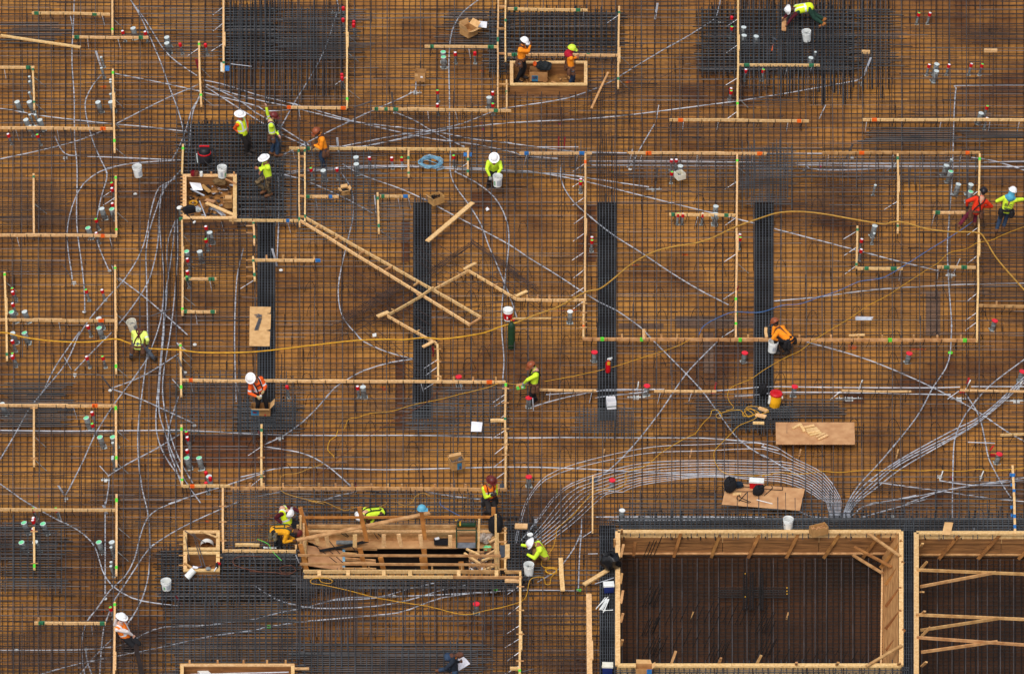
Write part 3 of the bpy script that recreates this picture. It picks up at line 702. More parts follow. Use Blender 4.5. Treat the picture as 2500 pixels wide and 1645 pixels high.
# ================================================================== LANDMARKS used by the labels
for q in """F 557 300|the worker in a vest with dark trousers
F 620 300|the worker raising one arm
F 738 330|the orange shirted worker leaning over a board
F 612 400|the worker in camouflage trousers
F 1147 385|the worker reaching into a white bucket
F 1855 30|the bending worker in green trousers
F 1250 160|the form box with two workers
F 2285 480|the worker in the red shirt
F 2350 485|the worker in the blue neck cover
F 318 790|the kneeling worker with a harness
F 588 905|the orange worker over a box
F 1242 880|the worker carrying a green packet
F 1828 785|the orange worker beside a white bucket
F 1133 1150|the worker in the two tone vest
F 660 1225|the workers at the lift pit corner
F 1245 1275|the crouching lime worker
F 275 1460|the worker in the orange vest
F 1050 1545|the worker carrying a drawing
F 478 355|the shop vacuum
F 487 455|the debris box
F 323 393|the white bucket left of the vacuum
F 1090 68|the cardboard box with the white sheet
F 977 178|the tall cardboard box
F 1000 380|the blue cable coil
F 1015 460|the box on the second trench
F 800 443|the small four flap box
F 605 752|the flattened cardboard
F 1045 515|the loose diagonal plank
F 910 625|the long diagonal ladder form
F 990 675|the crossed diagonal boards
F 1187 770|the green gas cylinder
F 1415 850|the fire extinguisher
F 1420 930|the pale box on the middle trench
F 1107 990|the white sheet
F 1062 1075|the box of grey clips
F 1797 920|the yellow cooler
F 1895 1005|the plywood with wood scraps
F 1775 1150|the plywood with two black bags
F 1955 1203|the grey conduit box
F 1830 1212|the double bucket
F 1900 1230|the box on the pit rim
F 470 1280|the pair of small form boxes
F 388 1353|the bucket with leaf print
F 930 1280|the lift pit form
F 1420 1305|the black bin bag
F 1410 1360|the cooler on the narrow trench
F 1765 1390|the large pit
F 2260 1390|the second pit
F 550 1555|the form box at the bottom edge
F 458 170|the maroon tubes at the top left
F 1580 400|the square white tub
F 2010 740|the bundle of grey sticks
F 1000 900|the foot of the second trench
F 1160 130|the double rail ladder form near the top
F 95 98|the loose plank at the top left
F 165 250|the long conduit at the far left
F 520 155|the post with the blue tag
F 806 120|the tall board left of centre
F 260 40|the two green marked boards at the top left
F 80 470|the short post at the left edge
F 268 480|the board with a lime mark at its top
F 140 745|the long board above the kneeling worker
F 140 943|the long board with one orange mark
F 140 1185|the long board at the lower left
F 420 620|the tall board under the debris box
F 640 605|the board with small stubs of wood
F 1438 100|the post right of the form box
F 1714 120|the tallest board at the top right
F 1800 152|the board under the bending worker
F 1720 282|the board with two orange marks
F 2190 279|the long board at the right end of its row
F 2150 155|the row of red caps at the upper right
F 2090 440|the post hanging from the right frame
F 2275 600|the tall board at the right edge
F 1360 530|the tall board beside the middle trench
F 1712 570|the tall board beside the right trench
F 1810 790|the long low board before the right bays
F 1630 500|the short board joined to the tall board
F 2040 610|the low L shaped boards
F 1175 1010|the board edged with small cross pieces
F 800 1137|the long low board with upright blocks
F 605 1060|the post with a maroon top
F 1310 908|the narrow board by the green packet
F 1590 909|the narrow board left of the red lid
F 2030 908|the narrow board right of the cooler
F 2300 909|the narrow board at the right edge
F 950 350|the long board over the red cap row
F 2356 1160|the post with blue marks
F 1378 1170|the slim post in the conduit fan
F 79 1275|the short post among pale lids
F 1208 1450|the board with many white braces
F 80 205|the corner boards at the upper left
F 264 260|the post with two lime marks
F 130 298|the long board at the left end of its row
F 463 200|the post at the conduit bundle
F 455 1010|the tall post with lime paint by the conduits
F 430 860|the short post crossed by the yellow hose""".split('\n'):
    a_, ph = q.split('|'); tt, xx, yy = a_.split(); landmark(tt, float(xx), float(yy), ph)

# ================================================================== FORM BOARDS
ZB = 0.40
SH = {}
def shared(name, key, p, par, I):
    """a part that many things repeat: one mesh datablock, one object each"""
    if (name, key) not in SH:
        mb = MB()
        if name == 'stake_rod': mb.bar((0, 0, 0), (0, 0, -ZB), .012, 5); m = Mt['rust']
        elif key[0] == 'd': sx = key[1]; mb.tube([(sx * .035, 0, .06), (sx * .07, -.02, -.05), (sx * .15, -.06, -.2)], .006, 4); m = Mt['dark']
        else: mb.tube([(0, -.03, .06), (0, -.04, -.05), (key[1] * .022, -.06, -.24)], .009, 4); m = Mt['dark']
        me = mb.build(name, m); SH[(name, key)] = me.data; bpy.data.objects.remove(me)
    o = bpy.data.objects.new(name, SH[(name, key)]); scene.collection.objects.link(o)
    o.parent = par; o.location = Vector(p) - I.inverted().translation
    return o
def board(t, x0, y0, x1, y1, look, m='pine', marks='', brace='', w=None, h=.09, z=ZB, name='form_board', blocks='', cat='board', group=None, hooks=True):
    a, b = at(t, x0, y0, z), at(t, x1, y1, z)
    d = b - a; L = d.length; depth = abs(d.y) > abs(d.x) * 1.5
    if w is None: w = .062 if depth else .042
    mb = MB()
    # two lapped lengths when long, each a little bowed
    ns = 1 if L < 4.2 else 2
    side = Vector((0, 0, 1)).cross(d.normalized())
    nseg = max(2, int(L / 1.4))
    bow = [side * U(-.012, .012) + Vector((0, 0, U(-.01, .01))) for _ in range(nseg + 1)]
    mb.sweep([a.lerp(b, i / nseg) + bow[i] for i in range(nseg + 1)], w, h)
    if L > 4.2:
        k = U(.35, .62); mb.beam(a.lerp(b, k - .45 / L) + side * .03, a.lerp(b, k + .45 / L) + side * .03, w, h * .9)
    # paint marks: sleeves a few mm proud:  'g.05 b.9'
    mats = [Mt[m], Mt['green'], Mt['lime'], Mt['orangep'], Mt['bluep']]; code = {'g': 1, 'l': 2, 'o': 3, 'b': 4}
    for mk in marks.split():
        f = float(mk[1:]); ln = U(.10, .2) / max(L, .3)
        p, q = a.lerp(b, max(0, f - ln / 2)), a.lerp(b, min(1, f + ln / 2))
        i = min(nseg, int(round(f * nseg)))
        mb.beam(p + bow[i], q + bow[i], w + .012, h + .012, code[mk[0]])
    o = mb.build(name, mats); lift_origin(o, a)
    autotag(o, look, cat, N(t, (x0 + x1) / 2, (y0 + y1) / 2), group)
    I = Matrix.Translation(-a)
    # braces: 'side fraction ...' thin pale rods from the board down to the deck
    for br in brace.split():
        sd = br[0]; f = float(br[1:]); p = a.lerp(b, f); lo_ = mb2 = MB()
        if sd == 'd': q = Vector((p.x + U(.02, .1) * (1 if p.x < 0 else -1), p.y - .1, -.0)); p = p + Vector((0, -.03, -.06))
        elif sd == 'L': q = Vector((p.x - U(.34, .44), p.y - .12, .16)); p = p + Vector((-.03, 0, -.02))
        else: q = Vector((p.x + U(.34, .44), p.y - .16, .12)); p = p + Vector((.03, 0, -.02))
        mb2.bar(p, q, .011, 5); c = mb2.build('brace', Mt['galv'] if sd != 'R' else Mt['sleeve'], o); c.matrix_parent_inverse = I
    # small blocks nailed across the top: 'b.1 b.2'
    for bl in blocks.split():
        f = float(bl[1:]); p = a.lerp(b, f); mb2 = MB()
        if bl[0] == 'c': mb2.beam(p - side * .11 + Vector((0, 0, h / 2 + .012)), p + side * .11 + Vector((0, 0, h / 2 + .012)), .035, .022)
        elif bl[0] == 'u': mb2.beam(p + Vector((0, w / 2 + .02, -.04)), p + Vector((0, w / 2 + .02, .16)), .06, .035, up=(0, 1, 0))
        elif bl[0] == 'r': mb2.beam(p + side * -.02 + Vector((0, 0, .03)), p + side * -.24 + Vector((0, 0, .03)), .03, .03)
        c = mb2.build('cleat', Mt['pine2'], o); c.matrix_parent_inverse = I
    # bent tie wires hanging under the board, each a part
    if hooks and L > .9:
        n = min(40, int(L / (.42 if not depth else .34)))
        for i in range(n):
            p = a.lerp(b, (i + U(.2, .8)) / n)
            k = (1 if p.x < 1 else -1) if depth else int(U(2, 6)) * (1 if p.x < 0 else -1)
            shared('tie_wire', ('d' if depth else 'h', k), p, o, I)
    if name == 'form_board' and L > .6:
        for f in ([.08, .92] if L < 3 else [.05, .35, .65, .95]):
            p = a.lerp(b, f); shared('stake_rod', 's', p + Vector((0, .03, 0)), o, I)
    return o
H, V = 'sideways pine board', 'lengthways pine board'
B = board
B('F', 74, 31, 256, 33, 'green ended ' + H, marks='g.06 g.8', brace='d.9')
B('F', 260, -40, 262, 80, 'lime marked ' + V, marks='l.92', brace='R.7')
B('F', 168, 86, 345, 88, 'green ended ' + H, marks='g.06 g.9', brace='d.2 d.6')
B('F', -60, 157, 80, 157, 'short ' + H, marks='g.9', brace='d.5')
B('F', 76, 160, 80, 254, 'short ' + V, marks='g.05 g.85', brace='R.2 R.85')
B('F', 262, 163, 266, 353, V + ' with lime marks', marks='l.05 l.88', brace='R.35 R.65 R.95')
B('F', -60, 297, 262, 299, 'long ' + H, marks='o.93', brace='d.3 d.6')
B('F', 462, 98, 467, 246, 'lime marked ' + V, marks='l.05 l.85', brace='L.1 R.4 R.85')
B('F', 519, -20, 520, 168, V, marks='g.1 g.9', brace='L.2 L.4 L.65')
B('F', 806, -30, 806, 250, 'tall ' + V, marks='l.94', brace='R.4 R.55 R.85 L.75')
B('F', 667, 250, 806, 252, 'orange ended ' + H, marks='o.03 o.94', brace='d.2')
B('F', 865, 253, 1188, 257, 'long ' + H + ' with green paint', marks='g.03 g.1 g.17 g.89', brace='d.4 d.6')
B('F', 987, 108, 1158, 110, H, marks='g.1 g.9', brace='d.6')
B('F', 1180, 22, 1366, 24, H, marks='g.1 g.88', brace='d.95')
B('F', 1180, 127, 1437, 129, H, marks='g.06 g.73', brace='d.6')
B('F', 1439, 17, 1437, 205, V, marks='g.08 g.9', brace='R.6 R.9 L.1')
B('F', 1716, -30, 1714, 275, 'tall ' + V, marks='l.9', brace='L.25 L.45 L.7 L.95 R.85')
B('F', 1717, 152, 1905, 152, H, marks='g.1 g.9', brace='d.3 d.6 d.9')
B('F', 1556, 279, 1880, 281, H, m='pine', marks='o.08 o.93', brace='d.1 d.35 d.85')
B('F', 2005, 279, 2460, 279, 'long ' + H, marks='o.06', brace='d.02 d.4 d.65 d.8')
B('F', 672, 344, 1090, 348, 'long ' + H, marks='g.1', brace='d.02')
B('F', 949, 352, 949, 411, 'short ' + V, marks='g.3 g.9')
B('F', 1088, 352, 1087, 406, 'short ' + V, marks='g.4 g.9', brace='L.5')
B('F', 1207, 356, 1376, 357, H + ' with blue paint', marks='b.1 b.86', brace='d.1 d.8')
B('F', 1361, 360, 1359, 695, 'tall ' + V, marks='o.06', brace='L.06 L.17 L.3 L.43 L.55 L.68 L.8 L.92')
B('F', 1459, 356, 1782, 357, H, marks='o.15 o.95', brace='d.1 d.5 d.9')
B('F', 1714, 360, 1710, 786, 'tall ' + V, marks='l.04 l.8 l.93', brace='L.15 L.35 L.55 L.75 L.95 R.07 R.6')
B('F', 1911, 356, 2278, 355, 'long ' + H, m='pine2', marks='o.25 o.92', brace='d.04 d.45 d.88')
B('F', 2087, 360, 2087, 541, V, marks='g.06 g.93', brace='L.1 L.6')
B('F', 2277, 359, 2271, 793, 'tall ' + V, marks='l.03', brace='L.2 L.4 L.55 L.75 L.85 L.9')
B('F', 78, 405, 79, 543, V, marks='g.06', brace='R.5')
B('F', 269, 411, 270, 547, V + ' with lime paint', marks='l.04 l.92', brace='L.2 L.35 R.6')
B('F', -60, 546, 272, 548, 'long ' + H, marks='o.9', brace='d.3 d.95')
B('F', 425, 338, 423, 404, 'short ' + V, marks='l.15')
B('F', 416, 510, 697, 513, 'long ' + H, marks='b.9 g.02', brace='d.35 d.9')
B('F', 423, 514, 424, 731, 'tall ' + V, marks='l.95', brace='R.15 R.4 R.8')
B('F', 589, 516, 591, 569, 'short ' + V + ' with side pegs', marks='g.1 g.7', blocks='r.2 r.5')
B('F', 589, 598, 591, 652, 'short ' + V + ' with side pegs', marks='g.2 g.8', blocks='r.15 r.45 r.85', brace='L.98')
B('F', 592, 604, 745, 606, H + ' with upright cleats', marks='b.96', blocks='u.18 u.43 u.62 u.9')
B('F', 426, 648, 503, 648, 'short ' + H, marks='g.15 g.85', brace='d.8')
B('F', 424, 724, 502, 725, 'short ' + H, marks='g.1 g.9', brace='d.4')
B('F', 711, 457, 787, 458, 'short ' + H, marks='g.06 b.75', brace='d.3')
B('F', 878, 450, 880, 542, 'short ' + V, marks='g.15 g.85', brace='R.9')
B('F', 883, 456, 953, 457, 'short ' + H, marks='g.1 b.85', brace='d.6 d.95')
B('11', 1225, 1368, 1530, 1195, 'diagonal pine board rising rightward', blocks='c.15 c.9', hooks=True)
B('11', 1625, 1148, 1948, 972, 'diagonal pine board rising rightward', blocks='c.2 c.75')
B('11', 1500, 1212, 1632, 1128, 'short diagonal pine piece', z=ZB + .1, name='wood_block')
B('11', 1120, 1385, 1222, 1345, 'flat wide plank end', w=.14, h=.045, z=ZB + .07, name='wood_block')
B('11', 1907, 958, 2015, 900, 'flat wood block', w=.1, h=.045, z=ZB + .05, name='wood_block')
B('11', 1952, 975, 2385, 1228, 'diagonal pine board falling rightward', blocks='c.55 c.93')
B('12', 80, 1235, 712, 1238, H, blocks='u.15 u.3 u.47', brace='L.98')
B('12', 75, 1200, 170, 1152, 'flat wood block', w=.1, h=.045, z=ZB + .07, name='wood_block')
B('11', 1212, 1382, 1660, 1635, 'diagonal pine board falling rightward', blocks='c.6', m='pine')
B('21', 1535, 138, 1625, 90, 'flat wood block', w=.1, h=.045, z=ZB + .06, name='wood_block')
B('F', 1017, 802, 1018, 886, V + ' with side pegs', blocks='c.15 c.5 c.9', brace='L.4 L.6 L.98')
B('F', 421, 884, 1175, 888, 'longest ' + H, marks='o.03 o.95', blocks='u.8 u.84 u.9 u.97', brace='d.03 d.17 d.56 d.74 d.86')
B('F', 419, 800, 421, 920, V + ' with lime paint', marks='l.05 l.85', brace='R.1 R.25')
B('F', 1175, 892, 1174, 1134, V + ' with cross pegs', marks='l.02 g.35', blocks='c.06 c.2 c.45 c.6 c.7', brace='L.1 L.15 L.3 L.45 L.6 L.72 L.85')
B('F', 1140, 977, 1173, 977, 'short thick wood piece', h=.07, w=.09, name='wood_block')
B('11', 1572, 700, 1985, 352, 'wide loose diagonal plank', w=.15, h=.04, z=.36, name='loose_plank', cat='plank', hooks=False)
B('F', 1357, 700, 1356, 786, V + ' with cross pegs', marks='o.7', blocks='c.1 c.35 c.6 c.75')
B('F', 1354, 788, 2270, 791, 'longest low pine board', h=.1, marks='l.05 l.15 l.4 l.78 l.97', blocks='u.1 u.16 u.2 u.24 u.3 u.42 u.55 u.63 u.7 u.76 u.84 u.9 u.96', m='pine2')
B('F', 1496, 766, 1496, 788, 'short upright wood offcut', w=.09, h=.05, name='wood_block', z=.46)
B('F', 2275, 711, 2480, 715, H, blocks='u.2 u.6', m='pine2')
B('F', 1555, 499, 1710, 500, H, marks='g.06 g.86', brace='d.43')
B('F', 1993, 527, 1991, 622, V, marks='g.1 g.95', brace='L.1 L.5 L.95')
B('F', 1993, 624, 2098, 624, H, marks='g.2 g.8', brace='d.95')
B('F', 2168, 494, 2244, 494, 'short ' + H, marks='g.15', brace='d.05')
B('F', 2178, 621, 2268, 622, 'short ' + H, marks='g.25 g.7', brace='d.03')
B('F', 1185, 740, 1281, 740, 'thin pale wood strip', h=.04, z=.36, name='wood_strip', hooks=False)
B('F', 11, 635, 16, 836, 'tall ' + V, marks='l.03 g.95', brace='R.1 R.95')
B('F', -60, 743, 268, 745, 'long ' + H, marks='o.9', brace='d.6')
B('F', 267, 619, 269, 866, 'tall ' + V, marks='l.03 l.95', brace='R.1 R.45 R.95')
B('F', -60, 941, 270, 943, 'long ' + H, marks='o.85', brace='d.7')
B('F', 79, 948, 80, 1082, V, blocks='c.03 c.9', brace='R.5 R.9')
B('F', 270, 946, 271, 1083, V, marks='l.04 l.88', brace='R.4 R.95')
B('F', 421, 989, 423, 1129, V + ' with lime paint', marks='l.08 l.92')
B('F', 425, 1129, 535, 1129, 'short ' + H, marks='o.2')
B('F', 536, 1134, 1178, 1137, 'long low pine board', h=.1, m='pine2', blocks='u.02 u.07 u.12 u.19 u.25 u.32 u.38 u.44 u.51 u.57 u.62 u.69 u.74 u.8 u.85 u.91 u.97')
B('F', 607, 988, 608, 1132, V, marks='g.1 g.85', blocks='c.55 c.85', brace='L.35 L.85')
B('F', -60, 1184, 268, 1185, 'long ' + H, brace='d.6')
B('F', 271, 1150, 270, 1336, V, marks='l.08 l.92', brace='R.4 R.7')
B('F', 79, 1227, 80, 1322, 'short ' + V, marks='l.95', blocks='c.12 c.9')
B('F', 518, 1136, 518, 1282, V + ' with side pegs', blocks='c.3 c.55 c.85')
B('F', 521, 1279, 688, 1281, H, brace='d.4')
B('F', 547, 1266, 603, 1266, 'short loose wood block', h=.08, w=.08, name='wood_block')
B('F', 80, 1447, 246, 1448, H, marks='g.1 g.95', blocks='u.06', brace='d.8')
B('F', 267, 1400, 264, 1640, 'tall ' + V, marks='l.03', brace='R.1')
B('F', 1377, 1108, 1377, 1236, 'slim ' + V, w=.045, brace='L.98')
B('F', 1304, 1297, 1307, 1372, 'short wide loose plank', w=.13, h=.045, z=.36, name='loose_plank', cat='plank', hooks=False)
B('F', 1368, 1380, 1372, 1640, 'long wide loose plank', w=.155, h=.045, z=.36, name='loose_plank', cat='plank', hooks=False)
B('F', 1357, 1357, 1412, 1324, 'short diagonal loose plank', w=.14, h=.045, z=.38, name='loose_plank', cat='plank', hooks=False)
B('F', 1197, 1222, 1226, 1223, 'small square wood offcut', w=.22, h=.05, z=.4, name='wood_block')
B('F', 1252, 906, 1386, 908, 'narrow ' + H, h=.07, brace='d.2 d.92')
B('F', 1520, 908, 1665, 909, 'narrow ' + H, h=.07, brace='d.1 d.6')
B('F', 1956, 908, 2118, 910, 'narrow ' + H, h=.05, brace='L.0')
B('F', 2231, 907, 2460, 910, 'narrow ' + H, h=.06, brace='L.0')
B('F', 2354, 1083, 2359, 1242, V + ' with blue paint', marks='b.15 b.38 b.75 b.9', w=.07)
B('F', 2325, 1011, 2410, 1007, 'slightly tilted ' + H, h=.07)
B('F', 1210, 1330, 1208, 1640, V + ' with cross pegs', blocks='c.12 c.3 c.48 c.68', brace='L.1 L.25 L.4 L.5 L.6 L.7', marks='l.75')
B('F', 2003, 120, 2022, 121, 'small wired wood block', h=.09, w=.1, name='wood_block')
B('F', 2287, 118, 2318, 118, 'small wired wood block', h=.09, w=.1, name='wood_block')
B('F', 2, 82, 187, 111, 'loose tilted pine plank', w=.1, h=.05, z=.38, name='loose_plank', cat='plank', hooks=False)
B('02', 762, 985, 912, 660, 'narrow loose brown plank', w=.07, h=.04, z=.38, m='pine2', name='loose_plank', cat='plank', hooks=False)
B('F', 1973, 780, 2010, 779, 'small loose wood block', h=.05, w=.07, name='wood_block', hooks=False)
B('F', 1780, 762, 1781, 784, 'short upright wood offcut', w=.09, h=.05, name='wood_block', z=.46)
B('F', 1764, 948, 1783, 956, 'split wood block', w=.12, h=.05, z=.4, name='wood_block', m='pine')
B('F', 1757, 963, 1780, 969, 'split wood block', w=.14, h=.05, z=.4, name='wood_block', m='pine')
B('F', 1750, 982, 1776, 983, 'short wood block', w=.09, h=.05, z=.4, name='wood_block', m='pine')
B('31', 2280, 715, 2405, 716, 'short wood piece', h=.06, w=.1, name='wood_block')
B('32', 20, 1508, 110, 1510, 'short wood piece', h=.06, w=.1, name='wood_block')
for t_, x_, y_ in [('22', 870, 1095), ('22', 1660, 1098), ('23', 345, 1098), ('23', 1230, 1098), ('32', 1677, 1005), ('33', 235, 1010)]:
    mb = MB(); z_ = PZ if t_[0] == '3' else 0; hh_ = .2 if z_ else .3; mb.beam(at(t_, x_ - 12, y_ + 55, z_), at(t_, x_, y_ + 40, z_) + Vector((.02, 0, hh_)), .045, .035, up=(0, 1, 0)); o = mb.build('survey_stake', Mt['pine2']); lift_origin(o, at(t_, x_ - 12, y_ + 55, z_)); autotag(o, 'short wooden survey stake', 'stake', N(t_, x_, y_))

# ---- double rail forms (two rails and rungs nailed together)
def ladder(label, rails, rungs, marks=()):
    a = at(*rails[0][:3], ZB); root = empty('ladder_form', a); tag(root, label, 'form'); I = Matrix.Translation(-a)
    for (t, x0, y0, x1, y1) in rails:
        mb = MB(); p, q = at(t, x0, y0, ZB), at(t, x1, y1, ZB); L = (q - p).length; n = max(2, int(L / 1.3)); side = Vector((0, 0, 1)).cross((q - p).normalized())
        bw = [side * U(-.012, .012) for _ in range(n + 1)]
        mb.sweep([p.lerp(q, i / n) + bw[i] for i in range(n + 1)], .05, .09)
        for f in marks: mb.beam(p.lerp(q, f), p.lerp(q, f + .04), .064, .102, 1)
        c = mb.build('rail', [Mt['pine'], Mt['green']], root); c.matrix_parent_inverse = I
        for i in range(int(L / .5)): shared('tie_wire', ('h', 1), p.lerp(q, (i + .5) / int(L / .5)), root, I)
    for (t, x0, y0, x1, y1) in rungs:
        mb = MB(); mb.beam(at(t, x0, y0, ZB + .02), at(t, x1, y1, ZB + .02), .045, .06); c = mb.build('rung', Mt['pine2'], root); c.matrix_parent_inverse = I
    return root
ladder('long double rail pine ladder form left of the form box with two workers', [('01', 2216, -60, 2212, 985), ('01', 2285, -60, 2283, 556), ('01', 2290, 735, 2294, 988)], [('01', 2222, 62, 2280, 62), ('01', 2222, 262, 2280, 262), ('01', 2222, 488, 2280, 488), ('01', 2222, 768, 2310, 768)], (.4,))
ladder('short double rail pine ladder form beside the small four flap box', [('01', 405, 1345, 412, 2055), ('01', 462, 1345, 465, 2030)], [('01', 410, 1422, 460, 1422), ('11', 408, 107, 465, 107), ('11', 408, 295, 465, 295), ('11', 410, 480, 470, 480)], (.03, .9))
ladder('long diagonal double rail pine ladder form crossing the second trench', [('11', 470, 492, 2062, 1392), ('11', 420, 514, 1962, 1462)], [('11', 545, 592, 595, 558), ('11', 725, 690, 775, 660), ('11', 955, 822, 1005, 792), ('11', 1195, 965, 1250, 932), ('11', 1450, 1105, 1500, 1075), ('11', 1955, 1462, 2065, 1395)], ())

# ---- form boxes standing on the deck: four sides and a floor
def formbox(label, r, zt, m='pine', w=.13, floor_z=.03, back_h=True, stakes=()):
    x0, y0, x1, y1 = r; C = [W((x0, y0), zt), W((x1, y0), zt), W((x1, y1), zt), W((x0, y1), zt)]
    c0 = Vector(((C[0].x + C[1].x) / 2, (C[0].y + C[3].y) / 2, 0)); root = empty('form_box', c0); tag(root, label, 'form box'); I = Matrix.Translation(-c0)
    def ad(mb, nm, mm): c = mb.build(nm, mm, root); c.matrix_parent_inverse = I
    for k, (a, b) in enumerate(((0, 1), (3, 2), (0, 3), (1, 2))):
        mb = MB(); p, q = C[a], C[b]; dn = (q - p).normalized(); inn = Vector((0, 0, 1)).cross(dn) * (w / 2)
        if (a, b) == (0, 1): inn = -inn if inn.y > 0 else inn
        if (a, b) == (3, 2): inn = -inn if inn.y < 0 else inn
        if (a, b) == (0, 3): inn = -inn if inn.x < 0 else inn
        if (a, b) == (1, 2): inn = -inn if inn.x > 0 else inn
        e = dn * (w if k > 1 else 0)
        mb.beam(p + inn + e + Vector((0, 0, -.02)), q + inn - e + Vector((0, 0, -.02)), w, .045)
        mb.beam(p + inn + e + Vector((0, 0, -.045 - (zt - .06) / 2)), q + inn - e + Vector((0, 0, -.045 - (zt - .06) / 2)), .045, zt - .06, 1)
        ad(mb, 'side_board', [Mt[m], Mt['board']])
    mb = MB(); mb.add([Vector((p.x, p.y, floor_z)) for p in C], [(0, 3, 2, 1)]); ad(mb, 'floor_sheet', Mt['pinedark'])
    for (t, x, y, ln) in stakes:
        mb = MB(); p = at(t, x, y, zt); mb.beam(p + Vector((0, 0, -.2)), p + Vector((0, .01, ln)), .055, .035, up=(0, 1, 0)); ad(mb, 'stake', Mt['pine2'])
    return root, ad
F1, ad1 = formbox('square pine form box filled with scrap wire boxes and offcuts', FORMS[0], .5, w=.12, stakes=[((430, 410, 6.4), 550, 105, .1), ((430, 410, 6.4), 905, 105, .1), ((430, 410, 6.4), 885, 790, .02)])
for k in range(12):                       # pegs along the left side
    mb = MB(); p = at((430, 410, 6.4), 70, 140 + k * 54, .5); mb.beam(p, p + Vector((.14, 0, 0)), .028, .028); ad1(mb, 'peg', Mt['pine2'])
F2, ad2 = formbox('pine form box in which two orange shirted workers stand', FORMS[1][:3] + (207,), .5, w=.11)
F3, ad3 = formbox('upper small pine form box holding a cut bucket ring', (447.6, 1294, 536.5, 1341), .5, w=.11)
F4, ad4 = formbox('lower small pine form box with a red drill on its rim', (447.6, 1345.5, 536.5, 1393), .5, w=.11)
for (t, x, y) in [((430, 1275, 5.973), 85, 190), ((430, 1275, 5.973), 85, 316)]:
    mb = MB(); p = at(t, x, y, .5); mb.beam(p - Vector((.09, 0, 0)), p + Vector((.09, 0, 0)), .03, .03); ad3(mb, 'peg', Mt['pine2'])
for (t, x, y) in [((430, 1275, 5.973), 85, 480), ((430, 1275, 5.973), 85, 623), ((430, 1275, 5.973), 630, 510)]:
    mb = MB(); p = at(t, x, y, .5); mb.beam(p - Vector((.09, 0, 0)), p + Vector((.09, 0, 0)), .03, .03); ad4(mb, 'peg', Mt['pine2'])
F5, ad5 = formbox('long pine form box cut off by the bottom edge holding a white tray', (440, 1619, 719, 1730), .5, w=.1, stakes=[((420, 1600, 4.006), x, 72, .1) for x in (172, 446, 700, 930, 1112)])
for x0, x1 in ((195, 225), (480, 510), (745, 770), (1035, 1055)):
    mb = MB(); mb.beam(at((420, 1600, 4.006), x0, 97, .47), at((420, 1600, 4.006), x1, 200, .1), .1, .035, up=(0, -1, .6)); ad5(mb, 'brace', Mt['board'])
mb = MB(); mb.beam(at((420, 1600, 4.006), 1185, 126, .46), at((420, 1600, 4.006), 1340, 126, .46), .05, .06); ad5(mb, 'arm', Mt['pine'])
B((430, 1275, 5.973), 350, 125, 600, 215, 'diagonal wood strip across the corner', w=.05, h=.03, z=.53, name='wood_strip', hooks=False)
B((430, 1275, 5.973), 125, 585, 250, 675, 'brown wood strip on a box rim', w=.06, h=.03, z=.53, name='wood_strip', hooks=False, m='pine2')
# ================================================================== PIPE STUBS that stand up through the mat
STUB = {}
def stub_kind(k):
    """w/g/r: slim sleeve with a red cap (white, green or plain top); S/G: thick grey sleeve; s: slim grey; R: broad flat red lid; P: white lid"""
    if k in STUB: return STUB[k]
    slim = k in 'wgrs'; rr = .042 if slim else (.085 if k in 'SGQ' else .075); hh = {'R': .33, 'P': .42}.get(k, .42)
    b = MB(); b.lathe((0, 0, 0), [(rr, 0), (rr, hh * .5), (rr * 1.04, hh * .52), (rr, hh * .54), (rr, hh - .01)], 14, 0)
    body = b.build('pipe_stub', Mt['sleeve'], smooth=True)
    c = MB()
    if k in 'wgr':
        c.lathe((0, 0, hh - .1), [(.056, 0), (.058, .10), (.05, .115), (.048, .1155)], 16, 0); c.lathe((0, 0, hh + .0165), [(.045, 0), (.043, .006), (1e-5, .0065)], 16, 1)
        top = {'w': 'paper', 'g': 'greentop', 'r': 'redlid'}[k]; cap = c.build('cap', [Mt['red'], Mt[top]], body)
    elif k == 'R':
        c.lathe((0, 0, hh - .01), [(.1, 0), (.106, .02), (.1, .04), (1e-5, .045)], 9, 0); cap = c.build('lid', [Mt['redlid']], body)
    elif k == 'P':
        c.lathe((0, 0, hh - .01), [(.09, 0), (.095, .015), (.085, .03), (1e-5, .032)], 16, 0); cap = c.build('lid', [Mt['white']], body)
    else:
        r2 = rr * 1.06
        c.lathe((0, 0, hh - .02), [(r2, 0), (r2, .02), (r2 * .92, .024)], 16, 0); c.lathe((0, 0, hh + .003), [(r2 * .9, 0), (r2 * .7, .004), (1e-5, .004)], 16, 1)
        cap = c.build('lid', [Mt['sleevetop'], Mt['palegreen' if k in 'GQ' else 'sleevetop']], body)
    f = MB(); f.box((0, 0, .006), (rr * 2.6, rr * 2.6, .012)); f.box((-rr * 1.2, -rr * 1.2, .03), (.02, .02, .06)); f.box((rr * 1.2, -rr * 1.2, .03), (.02, .02, .06))
    f.build('base_plate', Mt['sleevetop'], body)
    STUB[k] = body; body['_used'] = 0
    return body
LOOK = {'w': 'red pipe cap with white top', 'g': 'red pipe cap with green top', 'r': 'plain red pipe cap', 'S': 'thick grey pipe stub', 's': 'slim grey pipe stub',
        'G': 'thick grey pipe stub with green lid', 'R': 'broad flat red lid on grey stub', 'P': 'white lidded grey stub'}
GRP = {'w': 'red capped pipe stubs', 'g': 'red capped pipe stubs', 'r': 'red capped pipe stubs', 'S': 'grey pipe stubs', 's': 'grey pipe stubs', 'G': 'grey pipe stubs', 'R': 'stubs with broad red lids', 'P': 'stubs with white lids'}
